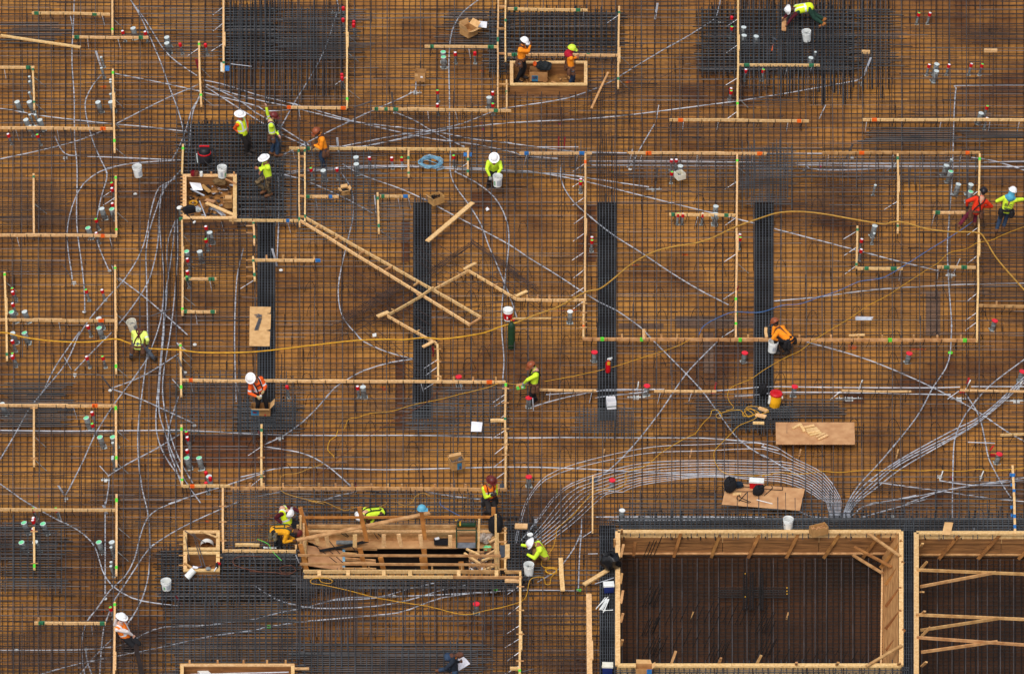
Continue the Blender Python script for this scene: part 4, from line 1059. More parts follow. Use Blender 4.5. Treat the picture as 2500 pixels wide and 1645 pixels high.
def stub(t, k, x, y):
    p = N(t, x, y); b = stub_kind(k); hh = {'R': .36, 'P': .44}.get(k, .44)
    top = W(p, hh)
    if b['_used'] == 0: o = b; b['_used'] = 1
    else: o = copy_tree(b)
    if '_used' in o.keys() and o is not b: del o['_used']
    lean = -(p[0] - 1280) / 2050 * .45             # the pipes splay a little, as in the photograph
    o.location = (top.x + lean * hh * -1 * -1, top.y, 0); o.rotation_euler = (U(-.03, .03), math.atan(-lean), U(0, .3))
    autotag(o, LOOK[k], 'pipe stub', p, GRP[k])
for t, s in {
 '00': "w 1110 278 w 1315 285 S 1205 250 S 1512 330 S 1512 382 r 1632 392 r 1862 397 s 915 510 s 917 608 S 150 912 S 262 912 s 262 830 s 262 685 s 262 728 S 230 1075 S 358 1080 s 265 1030 s 315 1030 s 268 1133 s 315 1133 S 885 915 S 1003 915 s 1000 712 s 1000 738 s 1000 845 w 70 1210 g 335 1217",
 '01': "r 810 65 r 807 168 r 905 190 r 903 218 r 797 672 r 798 700 G 1717 465 G 1720 513 w 1826 475 r 2005 475 g 1665 820 w 1665 942 w 2168 835 g 2168 940 S 2135 880 S 925 1420 S 927 1480 S 627 1540 w 1047 1425 w 1250 1428 g 1340 1428 w 1594 1408 g 1812 1410 g 516 1525 w 751 1523",
 '02': "r 2034 152 g 2034 245 S 2143 243 S 2147 318 S 2256 325 w 2162 632 g 2321 632 w 2027 800 g 2028 824 w 1487 1447 w 1530 1447 S 1567 1500",
 '03': "s 490 468 S 450 520 g 1430 120 w 1530 118 w 1522 585 S 1592 575 S 1590 640 w 1703 583 w 1908 580 g 2005 582 g 2050 960 S 1995 1020 w 2050 1072 s 1725 1440 S 1680 1497",
 '10': "g 1010 165 w 1013 215 w 1017 350 S 920 395 G 1012 400 g 868 495 w 870 618 G 795 570 w 1866 562 S 1902 615 g 1866 680 G 1690 785 S 1810 788 w 1698 855 w 1698 970 g 1693 1022 g 107 1122 w 110 1150 w 110 1260 G 100 1330 S 218 1330 g 778 1137 w 922 1135 S 893 1390 w 793 1460 G 897 1478 S 107 1520 G 217 1525 P 1628 390",
 '12': "w 662 135 g 662 162 w 763 665 g 763 692 g 1490 72 P 565 1335 S 1890 380 S 1890 448 w 2107 638 g 2110 667 g 1547 450 w 1590 450 w 1770 452",
 '13': "G 1720 65 s 1033 185 S 1790 180 S 1903 180 G 1900 245 G 2005 248 S 1030 555 s 1022 622 w 910 683 w 905 775 R 2120 1420",
 '20': "w 107 72 g 110 188 w 107 212 w 783 218 g 928 218 w 832 722 G 780 770 g 834 825 G 903 940 G 1020 940 s 1020 995 s 1020 1122 s 1018 1140 S 12 640 g 1690 903 w 1698 950 w 1695 1065 G 1693 1133 G 1805 1135 r 1867 1265 S 1895 1300 r 1905 1315 r 1867 1360",
 '21': "r 298 490 w 940 492 S 988 490 R 1858 402", '22': "R 787 182 R 1263 485 R 190 595 R 190 1312 R 948 1342 R 2152 187",
 '23': "R 1342 192 R 300 492 R 2160 1103 R 2370 355", '30': "g 297 50 g 503 48 w 297 130 w 295 158 G 213 178 G 385 182 w 297 232 G 190 350 S 315 350 G 893 350 S 1012 352 s 1005 400 s 1005 533 s 1002 567 g 1000 947",
 '31': "R 2018 920", '32': "P 1038 72 P 202 292"}.items():
    q = s.split()
    for i in range(0, len(q), 3): stub(t, q[i], float(q[i + 1]), float(q[i + 2]))
for b in STUB.values(): del b['_used']

# ================================================================== CONDUITS: thin metal tubes threaded through the mat
def conduit(segs, look=None, z=.19, r=.0195, m='galv', name='conduit', end_up=0, cat='conduit', landing=None, group='conduits threaded through the mat', dz=.03, step=.35):
    P = path(segs, z)
    # drop near-duplicate joints between tiles
    Q = [P[0]]
    for p in P[1:]:
        if math.hypot(p[0] - Q[-1][0], p[1] - Q[-1][1]) > 5: Q.append(p)
    zz = [z + U(-dz, dz) for _ in Q]
    pts3 = [W(p, q) for p, q in zip(Q, zz)]
    if end_up: pts3.append(pts3[-1] + Vector((U(-.1, .1), .05, end_up)))
    ln = spline(pts3, step)
    mb = MB(); mb.tube(ln, r, 6)
    # couplings
    acc = 0
    for i in range(1, len(ln)):
        acc += (ln[i] - ln[i - 1]).length
        if acc > 3.05:
            acc = U(-.4, .2); d = (ln[i] - ln[i - 1]).normalized(); mb.tube([ln[i] - d * .05, ln[i] + d * .05], r * 1.45, 6)
    o = mb.build(name, Mt[m], smooth=True); lift_origin(o, ln[0])
    L = sum((ln[i] - ln[i - 1]).length for i in range(1, len(ln)))
    if look is None:
        ch = (ln[-1] - ln[0]); bend = L / max(ch.length, .1)
        a = abs(ch.x) / max(abs(ch.y), 1e-3)
        look = ('curved ' if bend > 1.06 else 'straight ') + ('long ' if L > 9 else 'short ' if L < 3 else '') + ('sideways ' if a > 2.2 else 'lengthways ' if a < .45 else 'diagonal ') + 'conduit'
    p = landing or Q[int(len(Q) * .55)]
    autotag(o, look, cat, p, group)
    return o
for s in """00: 675 -20 665 250 655 420 655 600 668 780 675 920 675 1100 680 1300 700 1540 | 10: 697 40 695 450 705 640 740 900 765 1140 770 1350
00: 1190 10 1290 180 1440 520 1530 770 1640 1080 1690 1380
00: 1150 -60 1190 10 1330 200 1480 440 1600 560 1790 690
00: 1045 670 1300 720 1500 760 1820 830
00: -60 985 75 995 400 1055 1000 1125 1300 1150 1680 1195 1715 1210
00: 920 680 840 780 780 900 775 1000 800 1130 850 1300 920 1460 960 1540 | 10: 970 130 920 300 880 490
00: -40 1453 350 1370 700 1280 930 1190
00: 1045 1130 1250 1025 1500 900 1800 770
00: 500 1240 545 1340 600 1400 700 1418 1000 1428 1640 1455
00: 1640 1455 1300 1475 1100 1500 940 1550 | 10: 1050 20 900 75 760 180 680 320 630 480 610 620 620 800 650 990 655 1050
00: 1850 730 2000 760 2200 820 | 01: 70 875 380 950 830 1080 1100 1150 1500 1240 1750 1280 2000 1310 2380 1390 | 02: 120 1415 450 1440
00: 1870 770 2050 830 2300 900 | 01: 300 965 600 1040 900 1105 1300 1155 1700 1205 2000 1265 2340 1300 | 02: 0 1300 300 1340 650 1380 1080 1390
00: 1870 790 2100 940 2330 1085 | 01: 0 1070 230 1210 480 1330
00: 1880 770 2150 900 2330 1030 | 01: 0 1015 200 1130 500 1320
00: 1850 840 2050 890 2350 970 | 01: 100 1010 300 1000
00: 1825 830 1790 920 1740 1000 1690 1170 1620 1350 1560 1450
00: 1830 850 1760 990 1735 1130 1715 1380
01: 750 -30 765 90 735 170 690 320 620 500 500 720 370 930 215 1210
01: 2080 -30 1900 110 1820 230 1785 350 1770 560 1775 900 1775 1200 1785 1350 | 11: 1780 0 1790 110 1840 220 1950 370 2060 550 2130 740 2200 900 2290 1120 2340 1250 | 12: 40 1250 80 1390
01: 1470 670 1470 800 1440 840 1250 930 1000 1040 620 1225 280 1400
01: 680 1330 1000 1330 1300 1265 1600 1190 1900 1120 2150 1020 | 02: 0 980 400 920 620 870 900 760 1100 640 1400 460 1600 350 1800 225 1880 170 1910 90 1935 -30
01: 800 1330 1000 1290 1300 1230 1600 1185 2000 1150 2300 1118 | 02: 0 1115 700 1080 1100 1045 1500 995 1800 955 2080 920 2300 885 | 03: 0 882 300 835 600 780 850 735 905 705
01: 990 1330 1200 1290 1450 1240 1750 1180
01: 1280 1020 1450 1090 1600 1180 1750 1260 1900 1330
11: 200 90 400 60 700 35 1100 20 1400 15 1700 30 2300 55 | 12: 0 55 300 85 700 160 1000 235 1300 310 1600 385 1850 445 2240 540
11: 230 110 420 72 720 50 1100 34 1400 28 1700 42 2300 70 | 12: 0 70 480 95 800 140 1100 185 1280 210
13: 115 590 500 690 900 795 1200 875 1600 970
11: 210 90 400 130 650 230 900 350 1080 450
11: 800 0 1000 110 1300 215 1550 325 1800 460 2060 595 2320 735 | 12: 0 740 200 860 400 980 600 1110 820 1250 985 1330 1200 1480 1280 1562 | 22: 1350 110 1500 260 1750 520 1900 720 2100 980 2330 1135 | 23: 0 1110 200 1230 400 1340
11: 790 80 870 200 905 330 900 480 860 660 790 960 765 1150 780 1310 830 1430 930 1545 | 21: 1000 90 1200 180 1440 245
11: 1820 70 2000 160 2180 300 2290 500 2315 700 2290 960 2250 1300 2250 1500 | 21: 2255 60 2270 250 2260 430
12: 490 0 475 90 510 220 600 350 700 440 830 550 985 665 1200 800 1500 1000 1750 1150 2005 1280
13: 110 1245 500 1210 1000 1145 1600 1105 2000 1090 2450 1085
03: 2450 774 1800 780 1765 800 1750 950 1740 1200 1733 1500 | 13: 1735 60 1720 250 1700 500 1685 750 1695 1050 1720 1400 1722 1500 | 23: 1720 20 1710 190 1670 330 1550 510 1400 780 1100 1150 880 1390 780 1550 | 33: 735 120
23: 400 90 800 200 1100 305 1500 480 1870 670 2000 750 2250 920 2450 1025
23: 2450 345 2020 740 1700 910 1250 1160 950 1370 800 1545 | 33: 745 120
23: 2450 372 2030 755 1750 920 1250 1180 980 1390 820 1545 | 33: 755 120
23: 2450 400 2045 760 1780 930 1250 1205 1000 1410 840 1550 | 33: 768 120
23: 2200 600 2000 800 1800 930 1500 1100 1250 1250 1020 1430 860 1550 | 33: 780 120
23: 2450 200 2080 480 1900 680 1820 800 1750 980 1735 1250 1730 1550 | 33: 1730 140
23: 1850 560 1970 760 2030 1000 2060 1150 2180 1380 2280 1530
21: 0 928 620 940 1500 940 2300 960 | 22: 0 962 600 958 1200 960 1800 965 2300 1010 | 23: 0 1040 150 1075
20: -40 893 580 900 1200 895 1700 895 2330 928
21: -120 1315 0 1290 200 1240 400 1230 800 1240 1200 1250 1700 1240 2300 1226 | 22: 0 1225 500 1235 1000 1260 1500 1285 2000 1310 2300 1360
22: 1900 90 1620 380 1400 700 1200 960 1000 1180 800 1345
21: 100 1020 270 940 450 810 600 660 730 510 850 430 1000 350 1250 275 1440 250
21: 90 1040 400 1090 560 1150 700 1240 870 1390
20: 720 0 500 320 390 540 270 690 130 940 -20 1190
20: 725 0 600 280 400 530 300 650
20: 1010 10 850 170 680 350
20: 1340 240 1200 440 1040 650 870 920 750 1180 640 1400 595 1480
20: 1620 200 1300 400 1015 510
20: 1020 520 1280 610 1500 710 1740 820
20: 980 1310 1150 1200 1400 1070 1630 930
20: 990 1330 985 1420 960 1562
20: -40 1350 130 1470 240 1545 | 30: 500 150 700 250 820 350 880 450 930 620 1020 760 1200 870 1400 915 1640 945
20: 1530 1560 1800 1470 2000 1410 2060 1390 2380 1285
10: 1640 60 1560 150 1450 210 1400 320 1360 480 1320 680 1250 860 1120 1060 980 1210 820 1400 720 1550
10: 1600 130 1500 200 1430 380 1370 560 1340 680 1325 830 1330 1000 1340 1520 | 20: 1340 150 1300 480 1265 760 1250 960 1260 1200 1290 1420 1320 1545 | 30: 1350 150 1360 400 1350 650 1290 880 1190 1060 1120 1150
10: 1640 60 1500 220 1450 380 1440 640 1410 850 1340 1080 1200 1300 1080 1450
10: 1480 200 1450 400 1450 600 1480 900 1490 1100 1470 1350 1430 1520 | 20: 1340 240
10: 1600 480 1580 650 1540 950 1500 1200 1480 1520 | 20: 1440 450 1415 780 1430 950 1500 1130 1640 1330
10: 1610 500 1615 800 1600 1000 1580 1250 1545 1540 | 20: 1480 420 1490 680 1560 980 1650 1200 1750 1370
10: 1600 500 1530 680 1515 850 1525 1000 1490 1500 | 20: 1440 640 1500 920 1600 1180 1700 1380 1820 1550
20: 1620 590 1540 850 1530 1050 1600 1250 1650 1390
10: 1085 1040 1300 1200 1500 1370 1700 1550
10: 870 640 900 760 985 960
10: 2210 770 2160 980 2140 1200 2130 1540 | 20: 2135 350 2145 630
11: 210 110 225 180 225 500 210 860
30: 2160 0 1900 110 1650 230 1450 350 1340 440 1210 630 1100 800 1030 900
30: 1640 -15 1440 60 1330 160 1270 320 1220 520 1130 680 1000 800 870 980 780 1100 740 1280 750 1440 775 1600
30: 1000 980 940 1160 915 1400 905 1600
30: -40 1345 700 1340 1100 1300 1300 1200 1500 1130 1800 1125 2100 1090 2330 1060 | 31: 50 1050 250 1000 500 950 750 880 1000 860 1500 850 2380 800
30: 370 1560 700 1470 1100 1390 1500 1310 1900 1220 2330 1160 | 31: 70 1145 400 1090 900 1045 1300 1005 1500 940 1700 870 2000 825 2200 820
30: 1030 1230 850 1410 700 1600
30: 780 1340 790 1430 845 1600
30: 955 0 955 820
31: 0 755 200 880 450 950 700 965 1100 945 1400 890 1700 800 1920 755
31: 700 890 1100 870 1400 790 1640 735
23: 960 1560 1300 1510 1900 1395 2450 1315
23: 1300 1562 1700 1430 2280 1355 2450 1335
32: 800 135 1500 135 2330 140
32: 900 165 1600 165 2330 155
33: 330 80 450 130 600 145
33: 795 140 860 90 920 40 1110 0 1400 -60
33: 900 140 1400 0 1500 -30
33: -60 148 600 150 1200 148 1750 155
32: 670 150 665 300 650 500 640 790
32: 660 290 600 420 500 560 450 620 270 725
32: 640 805 300 800 0 800
22: 340 570 780 540 1200 525 1420 520
22: 240 675 500 600 900 525 1150 525 1170 510
22: 790 597 1200 550 1260 540
22: 1850 535 1990 528 2240 505 | 23: 100 497 800 505 1550 507 1800 500
22: 2060 582 2240 575 | 23: 160 550 700 550 1200 560 1700 570
23: 1900 497 2450 497
02: 740 1465 1500 1465 2300 1475 | 03: 0 1480 400 1482 1000 1485 1800 1480 2450 1465
02: 760 1500 1600 1505 2300 1505 | 03: 0 1500 390 1500 1000 1510 2450 1515
03: 400 1480 430 1530 600 1545 900 1540 1200 1520
03: 1900 1430 2100 1460 2350 1535 2450 1575
03: -20 1395 550 1395
02: 1330 1130 1240 1280 1190 1370 1130 1480 1080 1520
23: 1620 1350 1900 1390 2280 1395
23: 980 1355 1300 1400 1600 1440 2000 1500 2380 1540
21: 10 1495 300 1440
21: 560 1550 750 1490 930 1450
21: 1560 1450 1800 1490 2050 1520""".split('\n'):
    conduit(s)
# the fan of conduits that meets the grey box behind the pits
ST = [160, 178, 400, 425, 500, 560, 620, 680, 740, 800, 850]; M1 = [1060, 1110, 1195, 1222, 1250, 1275, 1300, 1325, 1345, 1368, 1390]
M2 = [1022, 1080, 1166, 1192, 1212, 1240, 1262, 1280, 1296, 1306, 1316]; M3 = [1015, 1065, 1178, 1202, 1230, 1255, 1275, 1292, 1312, 1332, 1350]
LOWX = [62, 76, 120, 135, 170, 215, 240, 262, 288, 312, 335]; LOWY = [380, 380, 345, 330, 365, 340, 330, 345, 355, 370, 385]
ORD = 'outermost second third fourth fifth sixth seventh eighth ninth tenth innermost'.split()
for i in range(11):
    ex = 722 - i * 11
    mid = f"22: {ST[i] + (600 - i * 22) * .5} {1560 - (1560 - M1[i]) * .62} 1200 {M1[i]} 1765 {M2[i]} 2330 {M3[i] + (-4 if i > 1 else 0)}"
    low = f"32: {LOWX[i]} {LOWY[i]} {(LOWX[i] + ST[i]) / 2 - 12} {LOWY[i] / 2 + 10} {ST[i] + 40} -70"
    u = i / 10
    fan = f"23: {300 - 100 * u} {1150 + 215 * u} {560 - 160 * u} {1285 + 150 * u} {680 - 160 * u} {1445 + 70 * u} {720 - 132 * u} 1545 | 33: {705 - 95 * u} 122"
    conduit(low + ' | ' + mid + ' | ' + fan, ORD[i] + ' curved conduit of the fan', landing=N('22', 1765, M2[i]), dz=.012, z=.3, r=.0105)
# short upright risers: pairs of thin rods
for k, s in enumerate("00: 640 1170 655 1280|00: 865 465 910 600|00: 640 150 660 260|01: 1245 835 1262 975|02: 1370 955 1345 1110|02: 1355 30 1330 180|13: 1350 30 1335 185|03: 985 525 920 690|03: 580 955 520 1080|03: 820 1310 760 1440|02: 1130 1355 1105 1480|01: 750 1250 765 1390|10: 575 920 650 1040|10: 1015 920 1035 980|20: 585 230 650 345|20: 918 400 1000 510|20: 905 1215 990 1310|20: 525 1395 580 1480|20: 1705 715 1740 810|20: 1600 100 1680 170|20: 1565 430 1670 550|20: 1610 225 1690 470|11: 1095 285 1110 470|11: 160 770 205 930|21: 2180 420 2165 520|21: 2260 440 2262 520|22: 225 600 232 720|12: 1352 30 1337 180|13: 1800 860 1740 990|32: 245 155 250 235|33: 1560 250 1580 285|33: 1915 235 1935 300|33: 2255 240 2260 290|31: 440 640 470 750|31: 380 480 430 600|30: 930 30 970 110|30: 1020 535 1045 580".split('|')):
    t, c = s.split(':'); (x0, y0), (x1, y1) = pts(c); p0 = N(t, x0, y0); p1 = N(t, x1, y1)
    b = W(p1, .05); dv = (p1[1] - p0[1]) / PPM; h = min(.62, dv / CS * .92); top = W(p0, .05 + h)
    mb = MB(); n = Vector((.035, 0, 0))
    mb.tube([b, b.lerp(top, .9), top], .016, 6); 
    if k % 2: mb.tube([b + n, top + n], .016, 6)
    o = mb.build('conduit_riser', Mt['galv' if k % 3 else 'steel']); lift_origin(o, b); autotag(o, 'pair of upright conduit risers' if k % 2 else 'single upright conduit riser', 'conduit', p0, 'upright conduit risers')
# white brackets and flat junction discs on the deck
def disc(t, x, y, m='white', r=.06, look='small white disc on the deck', z=.1):
    mb = MB(); mb.lathe((0, 0, 0), [(r, 0), (r * 1.05, .02), (r * .8, .035), (r * .35, .036), (r * .3, .02), (1e-5, .02)], 14); o = mb.build('junction_ring', Mt[m]); o.location = at(t, x, y, z); autotag(o, look, 'junction box', N(t, x, y))
for t, s in {'00': "", '10': "995 975 1228 278 765 1345", '20': "1000 535 1765 853 1768 118 1680 372", '30': "955 880 150 1345 780 1338 1835 1125", '31': "1272 860", '01': "1282 1028", '02': "1110 1540", '03': "382 1542 740 1490 820 1435", '11': "245 968 2120 415"}.items():
    q = pts(s)
    for x, y in q: disc(t, x, y)
for t, x, y in [('31', 135, 1135), ('31', 2190, 797), ('32', 645, 803), ('23', 1712, 192)]:
    disc(t, x, y, 'lime', .075, 'lime green sprayed conduit joint', .17)
disc('23', 1723, 1325, 'maroon', .06, 'dark red conduit joint')
def bracket(t, x, y, w, h=0, stem=None, look='white sprayed bracket on the deck'):
    mb = MB(); c = at(t, x, y, .03); k = 1 / (TS * PPM)
    mb.box(c, (w * k, .05, .03)); mb.box(c + Vector((0, -.03, .0)), (w * k * .3, .16, .045))
    for q in (-.35, -.12, .12, .35): mb.box(c + Vector((w * k * q, .03, .02)), (.02, .05, .05))
    if stem:
        b = at(t, stem[0], stem[1], .05); mb.tube([b, b + Vector((stem[2] * k, .03, .34))], .02, 6)
    o = mb.build('conduit_bracket', Mt['white']); lift_origin(o, c); autotag(o, look, 'bracket', N(t, x, y))
bracket('12', 1325, 232, 145); bracket('22', 1165, 592, 160, stem=(1175, 540, 10)); bracket('23', 790, 606, 240, stem=(880, 525, 30)); bracket('23', 1790, 610, 150, stem=(1850, 525, 40))
bracket('23', 2310, 625, 190, stem=(2330, 530, 30)); bracket('03', 898, 762, 45); bracket('00', 593, 1440, 45); bracket('10', 672, 1085, 42); bracket('20', 680, 395, 30); bracket('20', 598, 1518, 40); bracket('13', 1715, 1012, 95)
bracket('01', 1465, 843, 120); bracket('20', 960, 1345, 80); bracket('01', 750, 118, 110); bracket('02', 1900, 208, 120); bracket('23', 1615, 1320, 50, stem=(1615, 1350, 25)); bracket('23', 1985, 1325, 30, stem=(1978, 1350, 30)); bracket('21', 235, 966, 70); bracket('33', 1185, 132, 45)
# long grey conduit box where the fan ends
mb = MB(); a = at('33', 605, 142, .12); b = at('33', 800, 142, .12)
mb.beam(a, a.lerp(b, .48), .16, .2, 0); mb.beam(a.lerp(b, .5), b, .16, .2, 0)
o = mb.build('conduit_box', Mt['galv']); lift_origin(o, a); tag(o, 'long shiny grey box where the fan of conduits ends behind the large pit', 'conduit box')
# loose long rods
for t, x0, y0, x1, y1, look in [('13', 845, 1390, 1010, 1400, ''), ('13', 850, 1415, 990, 1408, '')]: pass
mb = MB()
for k in range(6): mb.bar(at('13', 845 + U(0, 10), 1388 + k * 6, .36 + .01 * (k % 2)), at('13', 990 + U(0, 25), 1392 + k * 5, .36 + .01 * (k % 2)), .014, 6)
o = mb.build('stick_bundle', Mt['galv']); lift_origin(o, mb.v[0]); tag(o, 'small bundle of pale grey sticks on the mat at the right', 'rod bundle')
mb = MB()
for (x0, y0, x1, y1) in [(800, 970, 885, 865), (805, 960, 910, 860), (830, 978, 895, 880), (845, 980, 905, 885), (858, 980, 912, 880), (865, 1003, 918, 880), (840, 975, 900, 878), (860, 985, 955, 978), (875, 990, 915, 890)]:
    mb.bar(at('32', x0, y0, .4), at('32', x1, y1, .4 + U(0, .02)), .013, 6)
o = mb.build('stick_bundle', Mt['white']); lift_origin(o, mb.v[0]); tag(o, 'scattered bundle of white sticks on the trench cage left of the large pit', 'rod bundle')
conduit('32: 790 742 960 688', 'thin pale rod', z=.4, r=.012, name='loose_rod', cat='rod', group=None)
conduit('32: 728 470 815 468', 'thin pale rod', z=.4, r=.012, name='loose_rod', cat='rod', group=None)
conduit('02: 265 1335 640 1335', 'pale rod on the mat', z=.36, r=.014, name='loose_rod', cat='rod', group=None)
conduit('00: 2095 582 2285 605', 'thin pale rod', z=.4, r=.012, name='loose_rod', cat='rod', group=None)
conduit('23: 1870 1000 2115 1010', 'thin pale rod', z=.36, r=.016, name='loose_rod', cat='rod', group=None)
conduit('10: 1365 1382 1550 1320', 'dark steel bar lying loose', z=.36, r=.022, m='steel', name='loose_rod', cat='rod', group=None)
conduit('01: 905 975 1075 920', 'dark steel bar lying loose', z=.36, r=.024, m='steel', name='loose_rod', cat='rod', group=None)
conduit('32: 105 1545 230 1515', 'dark steel bar lying loose', z=.36, r=.02, m='steel', name='loose_rod', cat='rod', group=None)
mb = MB(); mb.beam(at('30', 1222, 1270, .36), at('30', 1300, 1600, .36), .12, .06); o = mb.build('steel_strip', Mt['rust2']); lift_origin(o, mb.v[0]); autotag(o, 'dark flat steel strip', 'steel strip', N('30', 1260, 1420))
mb = MB(); mb.bar(at('30', 90, 770, .4) , at('30', 120, 768, .4), .02); 
mb = MB(); p = at((640, 1225, 6.892), 35, 768, .36); q = at((640, 1225, 6.892), 240, 772, .36); mb.bar(p, q, .018, 6); mb.ball(p, .035); o = mb.build('loose_rod', Mt['white']); lift_origin(o, p); autotag(o, 'white ball ended rod', 'rod', N((640, 1225, 6.892), 140, 770))
# maroon tubes
def tubes(lst, label, z=.36, m='maroon', r=.022):
    mb = MB()
    for (t, x0, y0, x1, y1) in lst:
        b = at(t, x1, y1, .1); dv = (N(t, 0, y1)[1] - N(t, 0, y0)[1]) / PPM; mb.tube([b, W(N(t, x0, y0), .1 + dv / CS * .8)], r, 6)
    o = mb.build('marker_tube', Mt[m]); lift_origin(o, b); tag(o, label, 'marker tube')
tubes([('00', 1775, 535, 1800, 640), ('00', 1790, 540, 1815, 650), ('00', 1800, 560, 1825, 660), ('00', 1785, 560, 1822, 665)], 'bundle of glossy maroon tubes leaning on the lime marked board at the top left', r=.026)
tubes([('02', 463, 1240, 458, 1385), ('02', 518, 1245, 507, 1385)], 'pair of upright maroon rods behind the board with blue paint')
tubes([('12', 2092, 1108, 2055, 1245), ('12', 2088, 1120, 2058, 1240)], 'maroon tubes leaning on the tall board beside the right trench')
tubes([('21', 1628, 95, 1620, 165), ('21', 1632, 150, 1625, 225), ('21', 1622, 130, 1630, 200)], 'maroon tubes hanging by the corner of the diagonal boards')
tubes([('21', 40, 900, 70, 980), ('21', 48, 905, 72, 985)], 'maroon tubes at the top of the short board near the left trench')
tubes([('21', 915, 1360, 930, 1410)], 'single maroon tube on the long low board with upright blocks')
tubes([('30', 1595, 850, 1650, 930)], 'single thin dark maroon rod below the bucket with leaf print', r=.016)
tubes([('22', 1890, 455, 1880, 520), ('22', 1893, 460, 1884, 515)], 'red strap standing up at the end of the narrow board', m='red')
tubes([('23', 1880, 415, 1855, 470), ('23', 1888, 420, 1862, 470)], 'red strap standing up behind the narrow board at the right edge', m='red')
tubes([('23', 2105, 1030, 2070, 1080), ('23', 2098, 1035, 2066, 1082)], 'red strap standing up beside the red lid at the right', m='red')
mb = MB()
for (t, x, y) in [('22', 1865, 548), ('23', 2095, 1117), ('23', 1820, 550)]:
    mb = MB(); c = at(t, x, y, .02); mb.beam(c + Vector((-.08, .03, 0)), c + Vector((.08, .03, 0)), .03, .03); mb.beam(c + Vector((-.08, -.05, 0)), c + Vector((.08, -.05, 0)), .03, .03); mb.beam(c + Vector((-.07, -.03, 0)), c + Vector((-.07, .01, 0)), .03, .03); mb.beam(c + Vector((.07, -.03, 0)), c + Vector((.07, .01, 0)), .03, .03)
    o = mb.build('base_frame', Mt['red']); lift_origin(o, c); autotag(o, 'small red base frame on the deck', 'strap base', N(t, x, y))
tubes([('12', 2080, 1345, 2065, 1440)], 'lime green sprayed dowel on the tall board beside the right trench', m='lime')

# ================================================================== HOSES AND CORDS
def cord(segs, label, m='yellow', r=.012, z=.37, dz=.012, step=.12):
    P = path(segs, z); Q = [P[0]]
    for p in P[1:]:
        if math.hypot(p[0] - Q[-1][0], p[1] - Q[-1][1]) > 2.5: Q.append(p)
    ln = spline([W(p, z + U(-dz, dz) + (.02 if i % 2 else 0)) for i, p in enumerate(Q)], step)
    mb = MB(); mb.tube(ln, r, 6); o = mb.build('cord' if r < .02 else 'hose', Mt[m], smooth=True); lift_origin(o, ln[0]); tag(o, label, 'cord' if r < .02 else 'hose'); return o
cord("20: -40 5 60 8 200 45 400 75 650 92 850 88 1050 63 1160 98 1310 145 1500 158 1650 165 1850 188 2300 181 | 21: 0 180 500 125 900 80 1200 68 1350 72 1550 52 1700 65 1900 42 2100 5 | 12: -60 1475 80 1440", 'long thick yellow hose crossing the left half past the kneeling worker', 'yellow', .022, .47)
cord("12: 80 1440 250 1370 450 1300 700 1165 830 1135 950 1050 1120 910 1300 810 1460 760 1780 700 2050 580 2300 490 | 13: 0 485 150 445 330 433 560 455 900 515 1100 545 1250 525 1500 590 1700 615 1960 625 2030 690 2150 880 2450 1220", 'long thick tan hose winding from the green gas cylinder to the right edge', 'tan', .024, .47)
cord("13: 2450 545 2200 640 2080 695 1960 715 1860 770 1700 810 1600 900 1500 960 1300 1090 1150 1190 960 1290 800 1400 650 1490 560 1545 | 23: 450 90 350 170 200 240 20 345 | 22: 2200 430 2020 510 2000 610 2050 690 1980 715", 'thin yellow cord running diagonally down behind the orange worker at the right', 'yellow', .0085, .47)
cord("22: 330 450 600 400 930 325 1200 240 1420 170 1560 120 1690 45", 'thin yellow cord passing the red fire extinguisher', 'yellow', .0085, .44)
cord("22: -40 462 80 478 190 480", 'short piece of yellow cord left of the green packet', 'yellow', .0085, .4)
cord("22: 1700 925 1780 820 1840 760 1850 715 1905 708 1945 765 1910 782 1890 752 2000 720 2100 708 2130 730 2140 768 2250 742 2205 695 2150 705 2175 762 2280 748 2368 725 2330 690 2220 675 2160 690 2230 750 2180 772 2135 740 2200 700 2280 735 2240 790 2100 850 2030 920 1890 1060 1870 1120 1890 1200 1970 1280 2200 1305 2330 1300 | 23: 0 1310 170 1275 340 1290 550 1265 700 1275 900 1258 1200 1255 1450 1260 1600 1250 1800 1265 1970 1245 2100 1262 2450 1225", 'tangled yellow cord beside the split wood blocks trailing to the right edge', 'yellow', .0095, .4)
cord("22: 1700 925 1600 970 1400 1090 1300 1180 1220 1230 1075 1275 1075 1350 1000 1420 800 1440 690 1545 | 32: 600 110 450 240 440 300 400 430 310 530 310 580 350 595 430 610 440 640 380 650 340 625 360 590 440 600 425 640 370 645 345 610 450 605 390 690 382 745 340 742 322 680 220 690 190 740 150 880 0 940 | 31: 2100 985 1900 1020 1600 950 1350 910 1100 865 850 800 620 750 530 740 512 712 560 690 650 688 712 712 690 738 610 725 590 690 540 695", 'long yellow cord coiled beside the crouching lime worker', 'yellow', .0095, .4)
cord("21: 2250 455 2100 510 1850 570 1700 610 1450 660 1250 720 1050 740 930 780 860 790 820 880 805 885", 'thin yellow cord running from the long board toward the bays', 'yellow', .0085, .38)
cord("21: 765 882 750 930 745 948 690 985 670 1070 715 1115 728 1140", 'short curly piece of yellow cord on the open mat', 'yellow', .011, .36)
cord("21: 2200 45 2050 220 1930 310", 'straight brown cord end left of the green gas cylinder', 'brownc', .01, .38)
cord("21: 2030 300 2010 360 1850 385 1730 430 1650 560 1550 650 1220 835 1050 940 860 1070 680 1220 570 1310 545 1370", 'long brown cord crossing the foot of the second trench', 'brownc', .011, .38)
